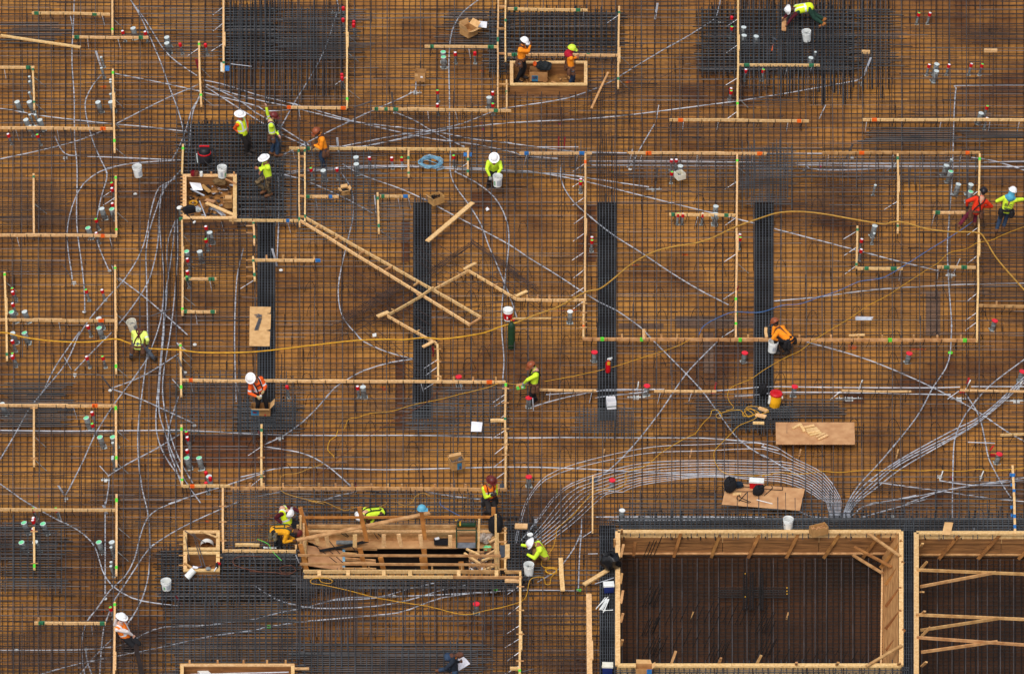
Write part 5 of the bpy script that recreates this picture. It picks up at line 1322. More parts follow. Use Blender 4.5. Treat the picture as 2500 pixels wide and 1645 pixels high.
cord("13: 1960 490 1780 620 1550 760 1330 900 1150 1010 1050 1045 880 1070 700 1150 520 1210 350 1270 180 1285 20 1340 | 12: 2200 1350 2050 1345 1920 1390 1780 1470 1735 1550", 'long thin blue cord across the right bay', 'bluec', .011, .44)
cord("21: 640 1195 500 1240 400 1280 260 1300 235 1380 260 1450 400 1500 560 1540 640 1560 | 31: 500 -10 640 0 820 75 920 50 1150 40 1210 0", 'thin orange and blue line over the long low board with upright blocks', 'tan', .009, .42)
cord("31: 1300 0 1370 35 1440 0 | 21: 1450 1520 1480 1480 1540 1460 1600 1490", 'thin orange line behind the lift pit form', 'tan', .009, .4)
cord("31: 1690 -10 1700 30 1830 105 1880 130", 'thin blue and tan line ending at the lift pit form', 'bluec', .009, .4)
cord("02: 1820 560 1790 510 1755 535 1750 590 1600 610 1480 660 1400 700 1320 715 1240 790 1150 800 900 890 640 980 420 1080 250 1180 0 1235 | 01: 2240 1260 2000 1340", 'thin grey string sagging across the mat below the form box with two workers', 'rust', .008, .34)
cord("30: 2380 495 2200 490 2120 520 2130 570 2250 610 2380 635", 'thin maroon cord right of the small form boxes', 'brownc', .011, .38)
cord("31: -40 630 200 640 300 660 380 620 340 575 240 590 250 640 340 640", 'thin brown cord coiled left of the lift pit form', 'brownc', .01, .38)
cord("31: 20 330 60 230 130 150 150 120 110 95 85 120 130 140 300 60", 'brown cord looped behind the worker pair at the lift pit corner', 'brownc', .012, .4)
cord("31: 30 335 130 380 150 420 180 460 250 530", 'green cord below the worker pair at the lift pit corner', 'greentop', .008, .4)
# coil of blue cable
P = []
for i in range(200):
    a = i * .36; rr = .30 + .05 * math.sin(i * .9) + U(-.03, .03); P.append(at('01', 1605, 1490, .4) + Vector((rr * 1.12 * math.cos(a) + U(-.03, .03), rr * 1.0 * math.sin(a) + U(-.03, .03), .02 + i * .0005)))
mb = MB(); mb.tube(P, .011, 5); mb.tube(spline([P[-1], at('01', 1700, 1500, .38), at('01', 1720, 1530, .38), at('11', 1660, 60, .38)], .1), .011, 5)
o = mb.build('cable_coil', Mt['skyc'], smooth=True); lift_origin(o, at('01', 1605, 1490, .38)); tag(o, 'loose coil of pale blue cable lying on the parallel conduits', 'cable coil')
# ================================================================== LIFT PIT FORM
E1, E2 = (720, 1230, 4.714), (1000, 1230, 4.714)
lp = empty('lift_pit_form', W((985, 1350), 0)); tag(lp, 'long timber form with rails and posts around the black open lift pit', 'lift pit form'); LI = Matrix.Translation(-lp.location)
def lpart(mb, nm, m):
    c = mb.build(nm, m, lp); c.matrix_parent_inverse = LI; return c
def lbeam(nm, t0, x0, y0, t1, x1, y1, z, w=.05, h=.1, m='pine2', z1=None, up=(0, 0, 1)):
    mb = MB(); mb.beam(at(t0, x0, y0, z), at(t1, x1, y1, z if z1 is None else z1), w, h, up=up); return lpart(mb, nm, Mt[m])
def lpost(nm, t, x0, y0, x1, y1, zb, w=.12, th=.045, m='post'):
    b = at(t, x1, y1, zb); dv = (y1 - y0) / t[2] / PPM; tp = W(N(t, x0, y0), zb + dv / CS * .97); mb = MB(); mb.beam(b, tp, w, th, up=(0, 1, 0)); return lpart(mb, nm, Mt[m])
def lsheet(nm, P, z, m='ply', th=.02):
    mb = MB(); v = [at(*p, z) for p in P]; lo_ = [q - Vector((0, 0, th)) for q in v]; n = len(v)
    mb.add(v + lo_, [tuple(range(n))[::-1], tuple(range(n, 2 * n))] + [(i, (i + 1) % n, n + (i + 1) % n, n + i) for i in range(n)]); return lpart(mb, nm, Mt[m])
lsheet('platform_sheet', [(E1, 132, 470), (E1, 548, 535), (E1, 545, 762), (E1, 160, 708)], .06)
lsheet('platform_sheet', [(E1, 132, 420), (E2, 1000, 420), (E2, 1000, 505), (E1, 350, 512)], .03)
lsheet('platform_sheet', [(E2, 682, 540), (E2, 1040, 540), (E2, 1040, 765), (E2, 682, 765)], .05)
lsheet('platform_sheet', [(E1, 60, 752), (E2, 1100, 752), (E2, 1100, 800), (E1, 60, 800)], .02, 'trench')
for y, z, m, h in [(330, .30, 'pine', .12), (362, .18, 'pine2', .14), (398, .08, 'pine2', .1)]:
    lbeam('back_board', E1, 165, y, E2, 560, y + 2, z, .05, h, m); lbeam('back_board', E2, 565, y + 2, E2, 1000, y + 3, z, .05, h - .004, m)
lbeam('back_rail', E1, 150, 252, E2, 530, 254, .62, .05, .09); lbeam('back_rail', E2, 534, 255, E2, 1060, 256, .62, .05, .088, 'pinedark')
lbeam('back_rail', E1, 150, 272, E2, 930, 278, .5, .04, .05, 'pine')
lbeam('back_rail', E1, 150, 312, E2, 930, 314, .46, .11, .04, 'pine')
lbeam('guard_rail', E1, 45, 155, E2, 1045, 148, 1.0, .04, .07, 'post')
lbeam('guard_rail', E1, 35, 588, E2, 1050, 596, .75, .04, .07)
lbeam('guard_rail', E1, 60, 688, E2, 1020, 697, .75, .04, .07)
lbeam('front_board', E1, 95, 778, E2, 600, 778, .42, .045, .12, 'pine'); lbeam('front_board', E2, 603, 779, E2, 1040, 780, .42, .045, .118, 'pine2')
lbeam('front_rail', E1, 100, 838, E2, 500, 840, .42, .042, .09, 'pine'); lbeam('front_rail', E2, 503, 841, E2, 1295, 845, .42, .042, .088, 'pine2')
lbeam('front_board', E2, 1098, 782, E2, 1285, 782, .42, .042, .1, 'pine2'); lbeam('front_rail', E2, 1095, 885, E2, 1280, 885, .42, .06, .08, 'pine')
for t, x in [(E1, 280), (E1, 612), (E1, 1022), (E2, 5), (E2, 565), (E2, 1000)]:
    mb = MB(); mb.beam(at(t, x, 762, .47), at(t, x, 830, .47), .11, .035); lpart(mb, 'spacer_block', Mt['pine'])
for t, x in [(E1, 533), (E1, 853), (E2, 260), (E2, 600), (E2, 928)]:
    mb = MB(); mb.beam(at(t, x, 790, .36), at(t, x, 790, .36) + Vector((0, 0, .22)), .05, .04, up=(0, 1, 0)); lpart(mb, 'cleat', Mt['pine2'])
for p in [(E1, 62, 40, 148, 372, .62), (E1, 738, 32, 828, 425, .62), (E2, 134, 60, 175, 405, .62), (E2, 965, 38, 965, 225, .75)]: lpost('post', *p)
for p in [(E1, 62, 460, 138, 762, .1), (E1, 748, 508, 812, 762, -.3), (E1, 985, 612, 1022, 765, -.3), (E2, 165, 520, 185, 765, -.5), (E2, 140, 615, 160, 765, -.5), (E2, 592, 665, 600, 760, -.3)]: lpost('post', *p, w=.13 if p[1] < 900 and p[0] is E1 else .15)
for p in [(E1, 238, 352, 265, 460, .06), (E1, 362, 365, 382, 482, .06), (E1, 690, 350, 690, 492, .05), (E1, 1022, 350, 1022, 490, .05), (E1, 1192, 345, 1222, 486, .05), (E2, 122, 350, 138, 490, .05), (E2, 467, 360, 467, 490, .05)]: lpost('leg_board', *(p[:5] + (.4,)), w=.12, m='pine')
for p in [(E1, 32, 240, 32, 460, .1), (E1, 66, 132, 62, 565, .1), (E1, 100, 225, 100, 560, .1), (E1, 122, 400, 122, 620, .1), (E1, 12, 468, 12, 600, .1), (E2, 800, 172, 792, 580, .1), (E2, 990, 118, 995, 770, .1), (E2, 1015, 335, 1022, 770, .1), (E2, 982, 450, 982, 690, .1)]: lpost('upright', *p, w=.06, m='pine')
for y in (150, 270, 320, 350, 420): lbeam('rung', E1, 28, y + 120, E1, 110, y + 122, .3, .04, .05, 'pine2')
for a in [(1100, 275, 1100, 470), (1100, 615, 1100, 765)]: lbeam('side_rail', E2, *a[:2], E2, *a[2:], .42, .06, .09, 'pine')
for y in (283, 328, 435, 632, 750): lbeam('rung', E2, 1022, y, E2, 1122, y, .46, .04, .04, 'pine2')
lbeam('side_block', E2, 1125, 468, E2, 1125, 618, .48, .14, .05, 'pine')
for a in [(1075, 478, 1080, 612)]: lbeam('bearing_plate', E2, *a[:2], E2, *a[2:], .45, .2, .04, 'slate')
for a in [(545, 568, 745, 582, .0), (560, 628, 930, 655, -.1), (550, 680, 930, 680, .02), (540, 747, 935, 752, .1)]: lbeam('loose_joist', E1, a[0], a[1], E1, a[2], a[3], a[4] + .1, .06, .08, 'pine2')
lbeam('joist_end', E1, 560, 512, E1, 945, 514, .05, .06, .08, 'pine2')
for y0, y1 in ((520, 575), (600, 690), (705, 745)): lbeam('blue_strip', E1, 562, y0, E1, 562, y1, .03, .08, .03, 'skyc')
for a in [(655, 515, 800, 585), (630, 565, 810, 685), (880, 590, 980, 535), (845, 765, 1000, 700), (830, 650, 980, 605), (900, 415, 990, 375), (920, 440, 990, 400)]: lbeam('prop', E2, *a[:2], E2, *a[2:], .25, .06, .05, 'pine')
mb = MB(); mb.beam(at(E1, 22, 416, 1.05), at(E2, 232, 102, 1.08), .13, .05); o = mb.build('loose_plank', Mt['pine2']); lift_origin(o, at(E1, 22, 416, 1.05)); tag(o, 'long loose plank lying slanted across the rails of the lift pit form', 'plank')
# rebar bundle, thin bars, steel trough and litter on the platform
mb = MB()
for k in range(9): mb.tube([at(E1, 280 + U(0, 20), 525 + k * 3, .14), at(E1, 560 + U(-30, 40), 478 + k * 2, .15), at(E1, 850 - U(0, 120), 430 + U(-6, 10), .16)], .013, 5)
for (x0, y0, x1, y1) in [(200, 450, 490, 680), (310, 320, 520, 575), (380, 520, 560, 680), (160, 250, 290, 350), (885, 300, 960, 405), (910, 305, 1010, 385), (945, 315, 1030, 370), (990, 270, 1080, 345), (520, 330, 610, 380), (560, 320, 620, 375), (640, 470, 730, 575)]: mb.bar(at(E1, x0, y0, .35), at(E1, x1, y1, .2), .012, 5)
o = mb.build('rebar_bundle', Mt['dark']); lift_origin(o, at(E1, 560, 480, .14)); tag(o, 'bundle of black bars lying on the platform of the lift pit form', 'rebar bundle')
mb = MB()
for k in range(3): mb.beam(at(E1, 475, 428 + k * 11, .1 + .02 * k), at(E1, 665, 430 + k * 11, .1 + .02 * k), .05, .04)
o = mb.build('timber_offcuts', Mt['sleeve']); lift_origin(o, at(E1, 560, 440, .1)); tag(o, 'three grey battens stacked on the lift pit platform', 'battens')
tr = MB(); 
def tq(x0, y0, z0, x1, y1, z1, x2, y2, z2, x3, y3, z3, mi=0): tr.add([at(E2, x0, y0, z0), at(E2, x1, y1, z1), at(E2, x2, y2, z2), at(E2, x3, y3, z3)], [(0, 1, 2, 3)], mi)
tq(540, 505, .12, 762, 505, .12, 762, 442, .22, 540, 442, .22, 1); tq(545, 442, .2, 758, 442, .2, 758, 372, .3, 545, 372, .3, 0)
tr.tube([at(E2, 540, 505, .14), at(E2, 540, 290, .6), at(E2, 535, 265, .75)], .02, 5, 2); tr.tube([at(E2, 765, 505, .14), at(E2, 768, 290, .6), at(E2, 765, 262, .75)], .02, 5, 2)
tr.tube([at(E2, 540, 300, .6), at(E2, 768, 300, .6)], .018, 5, 2); tr.beam(at(E2, 548, 238, .7), at(E2, 760, 238, .7), .12, .06, 2); tr.tube([at(E2, 740, 170, .9), at(E2, 758, 195, .9), at(E2, 760, 235, .75)], .015, 5, 2)
o = tr.build('steel_skip', [Mt['board'], Mt['slate'], Mt['greencyl']]); lift_origin(o, at(E2, 650, 505, .12)); tag(o, 'green framed steel skip tray hung on the back boards of the lift pit form', 'steel tray')
mb = MB()
for k in range(12): x = 290 + k * 14; mb.tube([at(E2, x, 405, .1), at(E2, x + 4, 425, .22), at(E2, x + 6, 465, .1)], .04, 6)
o = mb.build('tarp_roll', Mt['blackcloth']); lift_origin(o, at(E2, 360, 440, .1)); tag(o, 'black ribbed hose bundle lying on the lift pit platform', 'hose bundle')
mb = MB(); mb.add([at(E2, 285, 388, .24), at(E2, 335, 375, .24), at(E2, 345, 400, .24), at(E2, 298, 418, .24)], [(0, 3, 2, 1)]); o = mb.build('paper_sheet', Mt['paper']); lift_origin(o, mb.v[0]); tag(o, 'small white paper on the black ribbed hose bundle', 'paper')
def blob_bag(c, rx, ry, rz, seed, n=14, rough=.3):
    rng = random.Random(seed); mb = MB(); prof = 9; vs = []
    ph = [rng.uniform(0, 6.28) for _ in range(6)]
    for i in range(prof + 1):
        th = math.pi * i / prof
        for j in range(n):
            a = 2 * math.pi * j / n
            k = 1 + rough * (.35 * math.sin(3 * a + ph[0] + th * 2) + .3 * math.sin(5 * a + ph[1] - th * 3) + rng.uniform(-.25, .25))
            r = math.sin(th) ** .7 * k; z = -math.cos(th)
            vs.append(Vector(c) + Vector((rx * r * math.cos(a), ry * r * math.sin(a), rz * (1 + max(-.92, z)) * (1 + .1 * rng.uniform(-1, 1)))))
    fs = [(i * n + j, i * n + (j + 1) % n, (i + 1) * n + (j + 1) % n, (i + 1) * n + j) for i in range(prof) for j in range(n)]
    mb.add(vs, fs); return mb
o = blob_bag(at(E2, 862, 425, .05), .28, .28, .2, 5).build('plastic_sheet', mat('clear_plastic_film', srgb(176, 166, 156), srgb(140, 120, 104), 14, 0.3)); tag(o, 'crumpled grey plastic film at the right end of the lift pit form', 'plastic film')
o = blob_bag(at(E2, 990, 330, .42), .22, .2, .33, 8, rough=.2).build('draped_jacket', Mt['blackcloth']); tag(o, 'black jacket hung over the right end post of the lift pit form', 'jacket')
mb = MB(); c0 = at(E2, 140, 52, 1.72); prof = [(.135 * math.cos(i * .196), .13 * math.sin(i * .196)) for i in range(9)]; mb.lathe(c0, [(.15, -.01)] + prof, 16); mb.box(c0 + Vector((.12, -.05, -.01)), (.12, .16, .015))
o = mb.build('hard_hat', mat('pale_blue_helmet', srgb(96, 172, 200), srgb(84, 156, 186), 4, .35)); tag(o, 'pale blue hard hat resting on top of a slanted post', 'hard hat')
# small clamp tool
mb = MB(); mb.tube(spline([at(E2, 530, 180, 1.02), at(E2, 545, 195, 1.02), at(E2, 555, 175, 1.05)], .05), .02, 5); mb.tube([at(E2, 545, 200, 1.02), at(E2, 585, 180, 1.05)], .04, 5, 1); mb.tube([at(E2, 580, 195, 1.02), at(E2, 583, 250, .9)], .022, 5)
o = mb.build('strap_tensioner', [Mt['yellow'], Mt['black']]); lift_origin(o, at(E2, 560, 195, 1.0)); tag(o, 'small yellow and black tool hanging on the back rail of the lift pit form', 'tool')

# ================================================================== BUCKETS
def bucket(t, x, y, label, zb=.34, h=.37, m='white', tiltx=0, tilty=0, content='dark', patch=None, handle=True, r=.15, band=None):
    p = N(t, x, y); top = W(p, zb + h); c = Vector((top.x, top.y, zb))
    mb = MB(); mb.lathe((0, 0, 0), [(1e-5, .004), (r * .86, .003), (r * .87, .0), (r * .97, h * .78), (r * 1.03, h * .785), (r * 1.03, h * .83), (r * .985, h * .84), (r, h), (r * 1.04, h), (r * 1.04, h + .008), (r * .96, h + .008), (r * .93, h * .8), (r * .83, .02), (1e-5, .02)], 26)
    o = mb.build('bucket', Mt[m], smooth=True); tag(o, label, 'bucket'); o.location = c; o.rotation_euler = (tiltx, tilty, U(-3, 3) if not patch else 0)
    if handle:
        g = MB(); g.tube([(r * 1.03 * math.cos(a), -r * .5 * math.sin(a) - .02, h * .93 - .12 * math.sin(a)) for a in [i * math.pi / 10 for i in range(11)]], .005, 5); g.build('handle', Mt['sleevetop'], o)
    if content:
        g = MB(); g.lathe((0, 0, 0), [(r * .9, h * .55), (r * .5, h * .57), (1e-5, h * .56)], 16)
        for _ in range(9): a, q = U(0, 6.3), U(0, r * .7); d = Vector((U(-1, 1), U(-1, 1), .3)) * .06; s_ = Vector((q * math.cos(a), q * math.sin(a), h * .6)); g.bar(s_ - d, s_ + d, .012, 5, 1)
        g.build('contents', [Mt[content], Mt['slate']], o)
    if patch:
        for col, a0, a1, z0, z1 in patch:
            g = MB(); n = 8; vs = []
            for i in range(n + 1):
                a = a0 + (a1 - a0) * i / n
                for z in (z0, z1): rr = r * (.87 + .10 * (z / (h * .78))) + .003; vs.append((rr * math.cos(a), rr * math.sin(a), z))
            g.add(vs, [(2 * i, 2 * i + 2, 2 * i + 3, 2 * i + 1) for i in range(n)]); g.build('label_print', Mt[col], o)
    return o
Mt['labelgrey'] = mat('pale_grey_label', srgb(190, 194, 200), srgb(150, 156, 166), 60, .6)
Mt['leaf'] = mat('green_leaf_print', srgb(40, 130, 70), srgb(150, 200, 160), 30, .6)
bucket('10', 1255, 22, 'white bucket standing alone left of the shop vacuum', tilty=-.12, patch=[('labelgrey', -1.4, -.6, .06, .22)])
bucket('10', 2015, 28, 'white bucket full of metal bits on the rim of the debris box', zb=.5, content='slate', patch=[('leaf', -.9, -.45, .05, .2), ('labelgrey', -1.9, -1.3, .07, .24)])
bucket('11', 2212, 108, 'white bucket into which the squatting lime worker reaches', patch=[('leaf', -2.5, -2.1, .06, .22), ('labelgrey', -1.7, -.7, .05, .25)])
bucket('10', 1212, 1420, 'dirty cream bucket in front of the kneeling worker', m='cream', tilty=-.2, tiltx=.12, content='sleeve', patch=[('sleeve', -1.2, -.4, .08, .26)])
bucket('03', 412, 282, 'white bucket in front of the bending worker in green trousers', tilty=.1)
bucket('23', 95, 85, 'white bucket at the hand of the orange worker by the right trench', tilty=.1, content='cream', patch=[('labelgrey', -1.6, -.8, .08, .22)])
bucket('30', 1512, 714, 'white bucket with leaf print standing on the dark steel', h=.3, tilty=-.06, content=None, patch=[('leaf', -2.2, -1.8, .06, .16), ('labelgrey', -1.5, -.7, .06, .2)])
bucket('32', 190, 565, 'white bucket holding green bottles beside the crouching worker', zb=.3, content='greencyl')
bucket('33', 240, 152, 'white bucket with green label nested under a second bucket on the black cage', zb=.36, h=.34, content='dark', patch=[('greencyl', -2.3, -.8, .06, .18)])
o = bucket('33', 238, 172, 'inner bucket set inside the one with a green label on the black cage', zb=.42, h=.24, content='dark', handle=False, r=.13)
b_ = bucket('11', 2307, 1322, 'red and white bucket with closed white lid behind the green gas cylinder', content=None, zb=.3, patch=[('red', -3.0, -.15, .05, .27), ('white', -1.9, -1.6, .1, .2), ('black', -1.4, -1.1, .06, .14)])
g = MB(); g.lathe((0, 0, 0), [(.158, .365), (.158, .385), (.14, .392), (1e-5, .39)], 20); g.build('lid', Mt['white'], b_)
# green gas cylinder
p = W(N('11', 2338, 1412), 1.12); mb = MB(); mb.lathe((0, 0, 0), [(.11, 0), (.115, .03), (.115, .78), (.10, .86), (.06, .93), (.035, .95), (.035, 1.0)], 20)
o = mb.build('gas_cylinder', Mt['greencyl'], smooth=True); o.location = (p.x, p.y, .06); tag(o, 'tall dark green gas cylinder standing beside the red and white bucket', 'gas cylinder')
g = MB(); g.tube([(0, 0, .99), (0, 0, 1.05)], .02, 8, 0); g.tube([(-.05, 0, 1.03), (.05, 0, 1.03)], .015, 6, 1); g.ball((.07, 0, 1.03), .03, 1, 6); g.build('valve', [Mt['yellow'], Mt['red']], o)
# fire extinguisher
p = at('22', 908, 362, .36); mb = MB(); mb.lathe((0, 0, 0), [(.075, 0), (.08, .02), (.08, .33), (.06, .39), (.03, .42), (.03, .45)], 16); o = mb.build('fire_extinguisher', Mt['red'], smooth=True); o.location = p; tag(o, 'small red fire extinguisher with yellow tag standing on the middle trench cage', 'fire extinguisher')
g = MB(); g.beam((-.02, 0, .47), (.13, -.02, .53), .03, .03); g.beam((-.02, 0, .45), (.1, 0, .45), .03, .02); g.build('handle', Mt['white'], o)
g = MB(); g.tube(spline([(.02, 0, .44), (-.08, -.05, .4), (-.1, -.07, .2), (-.08, -.08, .1)], .05), .012, 6); g.build('hose', Mt['black'], o)
g = MB(); g.box((.02, -.075, .36), (.09, .01, .12)); g.build('tag', Mt['yellow'], o)
# yellow cooler
p = W(N('23', 118, 548), .34 + .5); mb = MB(); mb.lathe((0, 0, 0), [(.16, 0), (.165, .02), (.175, .17), (.18, .2), (.175, .23), (.185, .43)], 22); o = mb.build('water_cooler', mat('yellow_plastic', srgb(244, 178, 30), srgb(224, 158, 24), 4, .45), smooth=True); o.location = (p.x, p.y, .34); o.rotation_euler = (0, .1, 0); tag(o, 'round yellow water cooler with red lid standing at the right trench', 'water cooler')
g = MB(); g.lathe((0, 0, 0), [(.19, .42), (.195, .47), (.17, .5), (1e-5, .505)], 22); g.beam((-.1, 0, .51), (.1, 0, .51), .03, .025); g.build('lid', Mt['red'], o)
g = MB(); g.box((-.19, -.05, .25), (.06, .1, .25)); g.box((.19, -.05, .37), (.04, .08, .05)); g.build('side_handle', Mt['white'], o)
p = W(N('22', 2315, 575), .4); o = blob_bag(p, .13, .13, .2, 3).build('black_pouch', Mt['blackcloth']); tag(o, 'black pouch with white gloves left of the yellow water cooler', 'pouch')
g = MB(); g.tube([(-.1, -.02, .19), (.0, -.04, .22), (.1, -.02, .2)], .035, 6); g.tube([(-.06, .05, .2), (.06, .03, .24)], .03, 6); c_ = g.build('gloves', Mt['white'], o); c_.location = p
# drink cooler boxes
def coolbox(t, x, y, label, body, lid, w=.3, d=.22, h=.22, zb=.36, rot=0.0):
    p = at(t, x, y, zb + h); mb = MB(); mb.add([(sx * w * k, sy * d * k, z) for z, k in ((0, .45), (h, .5)) for sx in (-1, 1) for sy in (-1, 1)], [(0, 1, 3, 2), (4, 6, 7, 5), (0, 4, 5, 1), (2, 3, 7, 6), (0, 2, 6, 4), (1, 5, 7, 3)])
    o = mb.build('cool_box', Mt[body]); o.location = (p.x, p.y, zb); o.rotation_euler = (0, 0, rot); tag(o, label, 'cool box')
    g = MB(); g.box((0, 0, h + .025), (w * 1.04, d * 1.04, .05)); g.box((0, 0, h + .056), (w * .8, d * .7, .014)); g.build('lid', Mt[lid], o)
    g = MB(); g.tube([(-w * .53, -.02, h * .8), (-w * .53, -d * .3, h + .05), (w * .53, -d * .3, h + .05), (w * .53, -.02, h * .8)], .012, 5); g.build('handle', Mt[lid], o); return o
coolbox('32', 915, 752, 'navy cool box with white lid on the trench cage beside white sticks', 'navy', 'white', rot=.08)
coolbox('32', 905, 1485, 'navy cool box with white lid at the bottom end of the trench cage', 'navy', 'cream', rot=-.05)
coolbox('22', 2258, 1355, 'red cool box with white lid behind the plywood with two black bags', 'red', 'white', w=.42, rot=-.1)
# square tub, pale box on the trench, paint tins, gas cap, papers
def opentub(name, t, x, y, label, w, d, h, zb, m, rot, cat, content='slate'):
    p = at(t, x, y, zb + h); mb = MB(); k = .88; th = .015
    for (cx, cy, sx, sy) in ((0, d / 2, w, th), (0, -d / 2, w, th), (w / 2, 0, th, d), (-w / 2, 0, th, d)): mb.box((cx, cy, h / 2), (sx + (th if sy == th else 0), sy - (0 if sy == th else th), h))
    mb.box((0, 0, .01), (w, d, .02)); o = mb.build(name, Mt[m]); o.location = (p.x, p.y, zb); o.rotation_euler = (0, 0, rot); tag(o, label, cat)
    g = MB(); 
    for _ in range(8): g.box((U(-.25, .25) * w, U(-.25, .25) * d, h * U(.2, .5)), (.09, .04, .03), 0, Matrix.Rotation(U(0, 3), 3, 'Z'))
    g.build('contents', Mt[content], o); return o
opentub('square_tub', '12', 1562, 80, 'square white tub with metal bits in front of a red capped stub', .27, .27, .2, .36, 'cream', .5, 'tub')
o = opentub('foil_box', '22', 938, 612, 'pale carton with green stripe standing on the middle trench cage', .26, .3, .26, .36, 'paper', .1, 'carton'); g = MB(); g.box((0, -.157, .1), (.27, .006, .03)); g.build('stripe', Mt['greencyl'], o)
for x, y, m, lab in [(1752, 90, 'maroon', 'purple paint tin on the rim of the debris box'), (1785, 92, 'brownc', 'brown paint tin on the rim of the debris box'), (1828, 95, 'white', 'white cup on the rim of the debris box')]:
    mb = MB(); r_ = .05 if m == 'white' else .075; mb.lathe((0, 0, 0), [(r_, 0), (r_, .14), (r_ * 1.05, .15), (r_ * .9, .152), (r_ * .88, .12), (1e-5, .12)], 14); o = mb.build('paint_tin', Mt[m]); o.location = at('10', x, y + 15, .52); tag(o, lab, 'tin')
def sheet(name, P, z, m, label, cat, th=.012, zs=None):
    mb = MB(); v = [at(*p, z + (zs[i] if zs else 0)) for i, p in enumerate(P)]; lo_ = [q - Vector((0, 0, th)) for q in v]; n = len(v)
    mb.add(v + lo_, [tuple(range(n))[::-1], tuple(range(n, 2 * n))] + [(i, (i + 1) % n, n + (i + 1) % n, n + i) for i in range(n)])
    o = mb.build(name, Mt[m]); lift_origin(o, v[0]); tag(o, label, cat); return o
sheet('plywood_sheet', [('23', 125, 820), ('23', 840, 820), ('23', 846, 1020), ('23', 128, 1020)], .37, 'ply', 'bare plywood sheet lying flat with small wood scraps on it', 'plywood sheet')
P2T = (1740, 1150, 5.675)
sheet('plywood_sheet', [(P2T, 195, 157), (P2T, 1277, 240), (P2T, 1208, 543), (P2T, 125, 457)], .37, 'ply', 'turned plywood sheet with two black bags lying on it', 'plywood sheet')
for i, (x0, y0, x1, y1) in enumerate([(280, 876, 358, 835), (358, 850, 385, 905), (384, 868, 474, 848), (402, 888, 500, 872), (404, 905, 512, 884), (415, 920, 525, 898), (436, 938, 542, 914), (495, 955, 572, 920), (514, 976, 596, 935)]):
    mb = MB(); mb.beam(at('23', x0, y0, .395 + .004 * (i % 3)), at('23', x1, y1, .395 + .004 * (i % 3)), .085, .035); o = mb.build('wood_scrap', Mt['pine']); lift_origin(o, at('23', x0, y0, .395)); tag(o, 'small pale wood scrap lying in the heap on the bare plywood sheet', 'wood scrap', 'wood scraps on the plywood sheet')
for (x, y, w, d, hh, s_, lab) in [(240, 285, .2, .16, .26, 4, 'black tool bag with a blue cloth at the left end of the turned plywood'), (635, 325, .2, .12, .17, 9, 'slim black rucksack lying in the middle of the turned plywood')]:
    p = at(P2T, x, y, .38); mb = blob_bag((0, 0, 0), w, d, hh, s_, 12, .12); o = mb.build('tool_bag', Mt['blackcloth']); o.location = p; o.rotation_euler = (0, 0, .5); tag(o, lab, 'bag')
    g = MB(); g.tube(spline([(-.1, -.05, hh * 1.6), (-.05, -.1, hh * 1.9), (.08, -.08, hh * 1.8), (.1, 0, hh * 1.5)], .05), .014, 5); g.build('strap', Mt['black'], o)
g = MB(); p = at(P2T, 350, 225, .38); o = blob_bag(p, .17, .09, .1, 14).build('blue_cloth', mat('navy_cloth', srgb(30, 44, 60), srgb(20, 32, 46), 9, .9)); tag(o, 'crumpled navy cloth beside the black tool bag', 'cloth')
for k, P in enumerate([[(195, 185), (400, 208), (700, 240), (945, 260), (965, 250), (968, 215)], [(330, 280), (600, 278)], [(360, 418), (470, 297)], [(510, 437), (380, 400), (335, 380), (345, 345), (378, 325)], [(528, 428), (400, 370), (370, 345), (372, 325)], [(590, 262), (755, 182)], [(712, 337), (815, 245), (828, 222), (810, 195)]]):
    mb = MB(); mb.tube(spline([at(P2T, x, y, .395) for x, y in P], .08), .011, 5); o = mb.build('loose_rod', Mt['dark']); lift_origin(o, mb.v[0]); tag(o, 'bent black rod lying on the turned plywood with two black bags', 'rod', 'bent rods on the turned plywood')
mb = MB(); mb.bar(at(P2T, 610, 393, .395), at(P2T, 828, 450, .395), .015, 6); o = mb.build('loose_rod', Mt['white']); lift_origin(o, mb.v[0]); tag(o, 'thin white stick on the turned plywood below the rucksack', 'stick')
sheet('wood_block', [(P2T, 278, 298), (P2T, 397, 290), (P2T, 395, 328), (P2T, 278, 328)], .40, 'pine', 'small pale board beside the black tool bag on the turned plywood', 'wood block', .02)
sheet('paper_sheet', [('21', 1975, 812), ('21', 2075, 820), ('21', 2065, 905), ('21', 1970, 903)], .37, 'paper', 'square white sheet of paper on the mat by the board with cross pegs', 'paper', .004, (.02, 0, .015, 0))
sheet('cardboard_sheet', [('33', 1660, 182), ('33', 1738, 185), ('33', 1712, 298), ('33', 1635, 294)], .43, 'cardin', 'piece of cardboard leaning on the rim of the second pit', 'cardboard', .006, (.05, .05, 0, 0))
sheet('white_tray', [('21', 1075, 18), ('21', 1110, 12), ('21', 1112, 40), ('21', 1078, 44)], .36, 'white', 'tiny white paper scrap below the diagonal boards', 'paper', .01)
sheet('paper_sheet', [('11', 2108, 400), ('11', 2120, 392), ('11', 2138, 415), ('11', 2110, 430)], .36, 'paper', 'tiny white paper scrap right of the loose diagonal plank', 'paper', .004)
sheet('blue_tag', [('00', 2042, 598), ('00', 2082, 598), ('00', 2082, 642), ('00', 2042, 642)], .42, 'bluep', 'blue tag beside the foot of the post near the top', 'tag', .02)
sheet('tag_board', [('00', 2002, 570), ('00', 2040, 570), ('00', 2038, 650), ('00', 2002, 648)], .45, 'cream', 'pale tag board at the foot of the post near the top', 'tag', .02)
sheet('blue_tag', [('01', 1903, 1385), ('01', 1978, 1385), ('01', 1976, 1420), ('01', 1903, 1418)], .36, 'bluep', 'blue plastic tag by the short post below the cable coil', 'tag', .02)
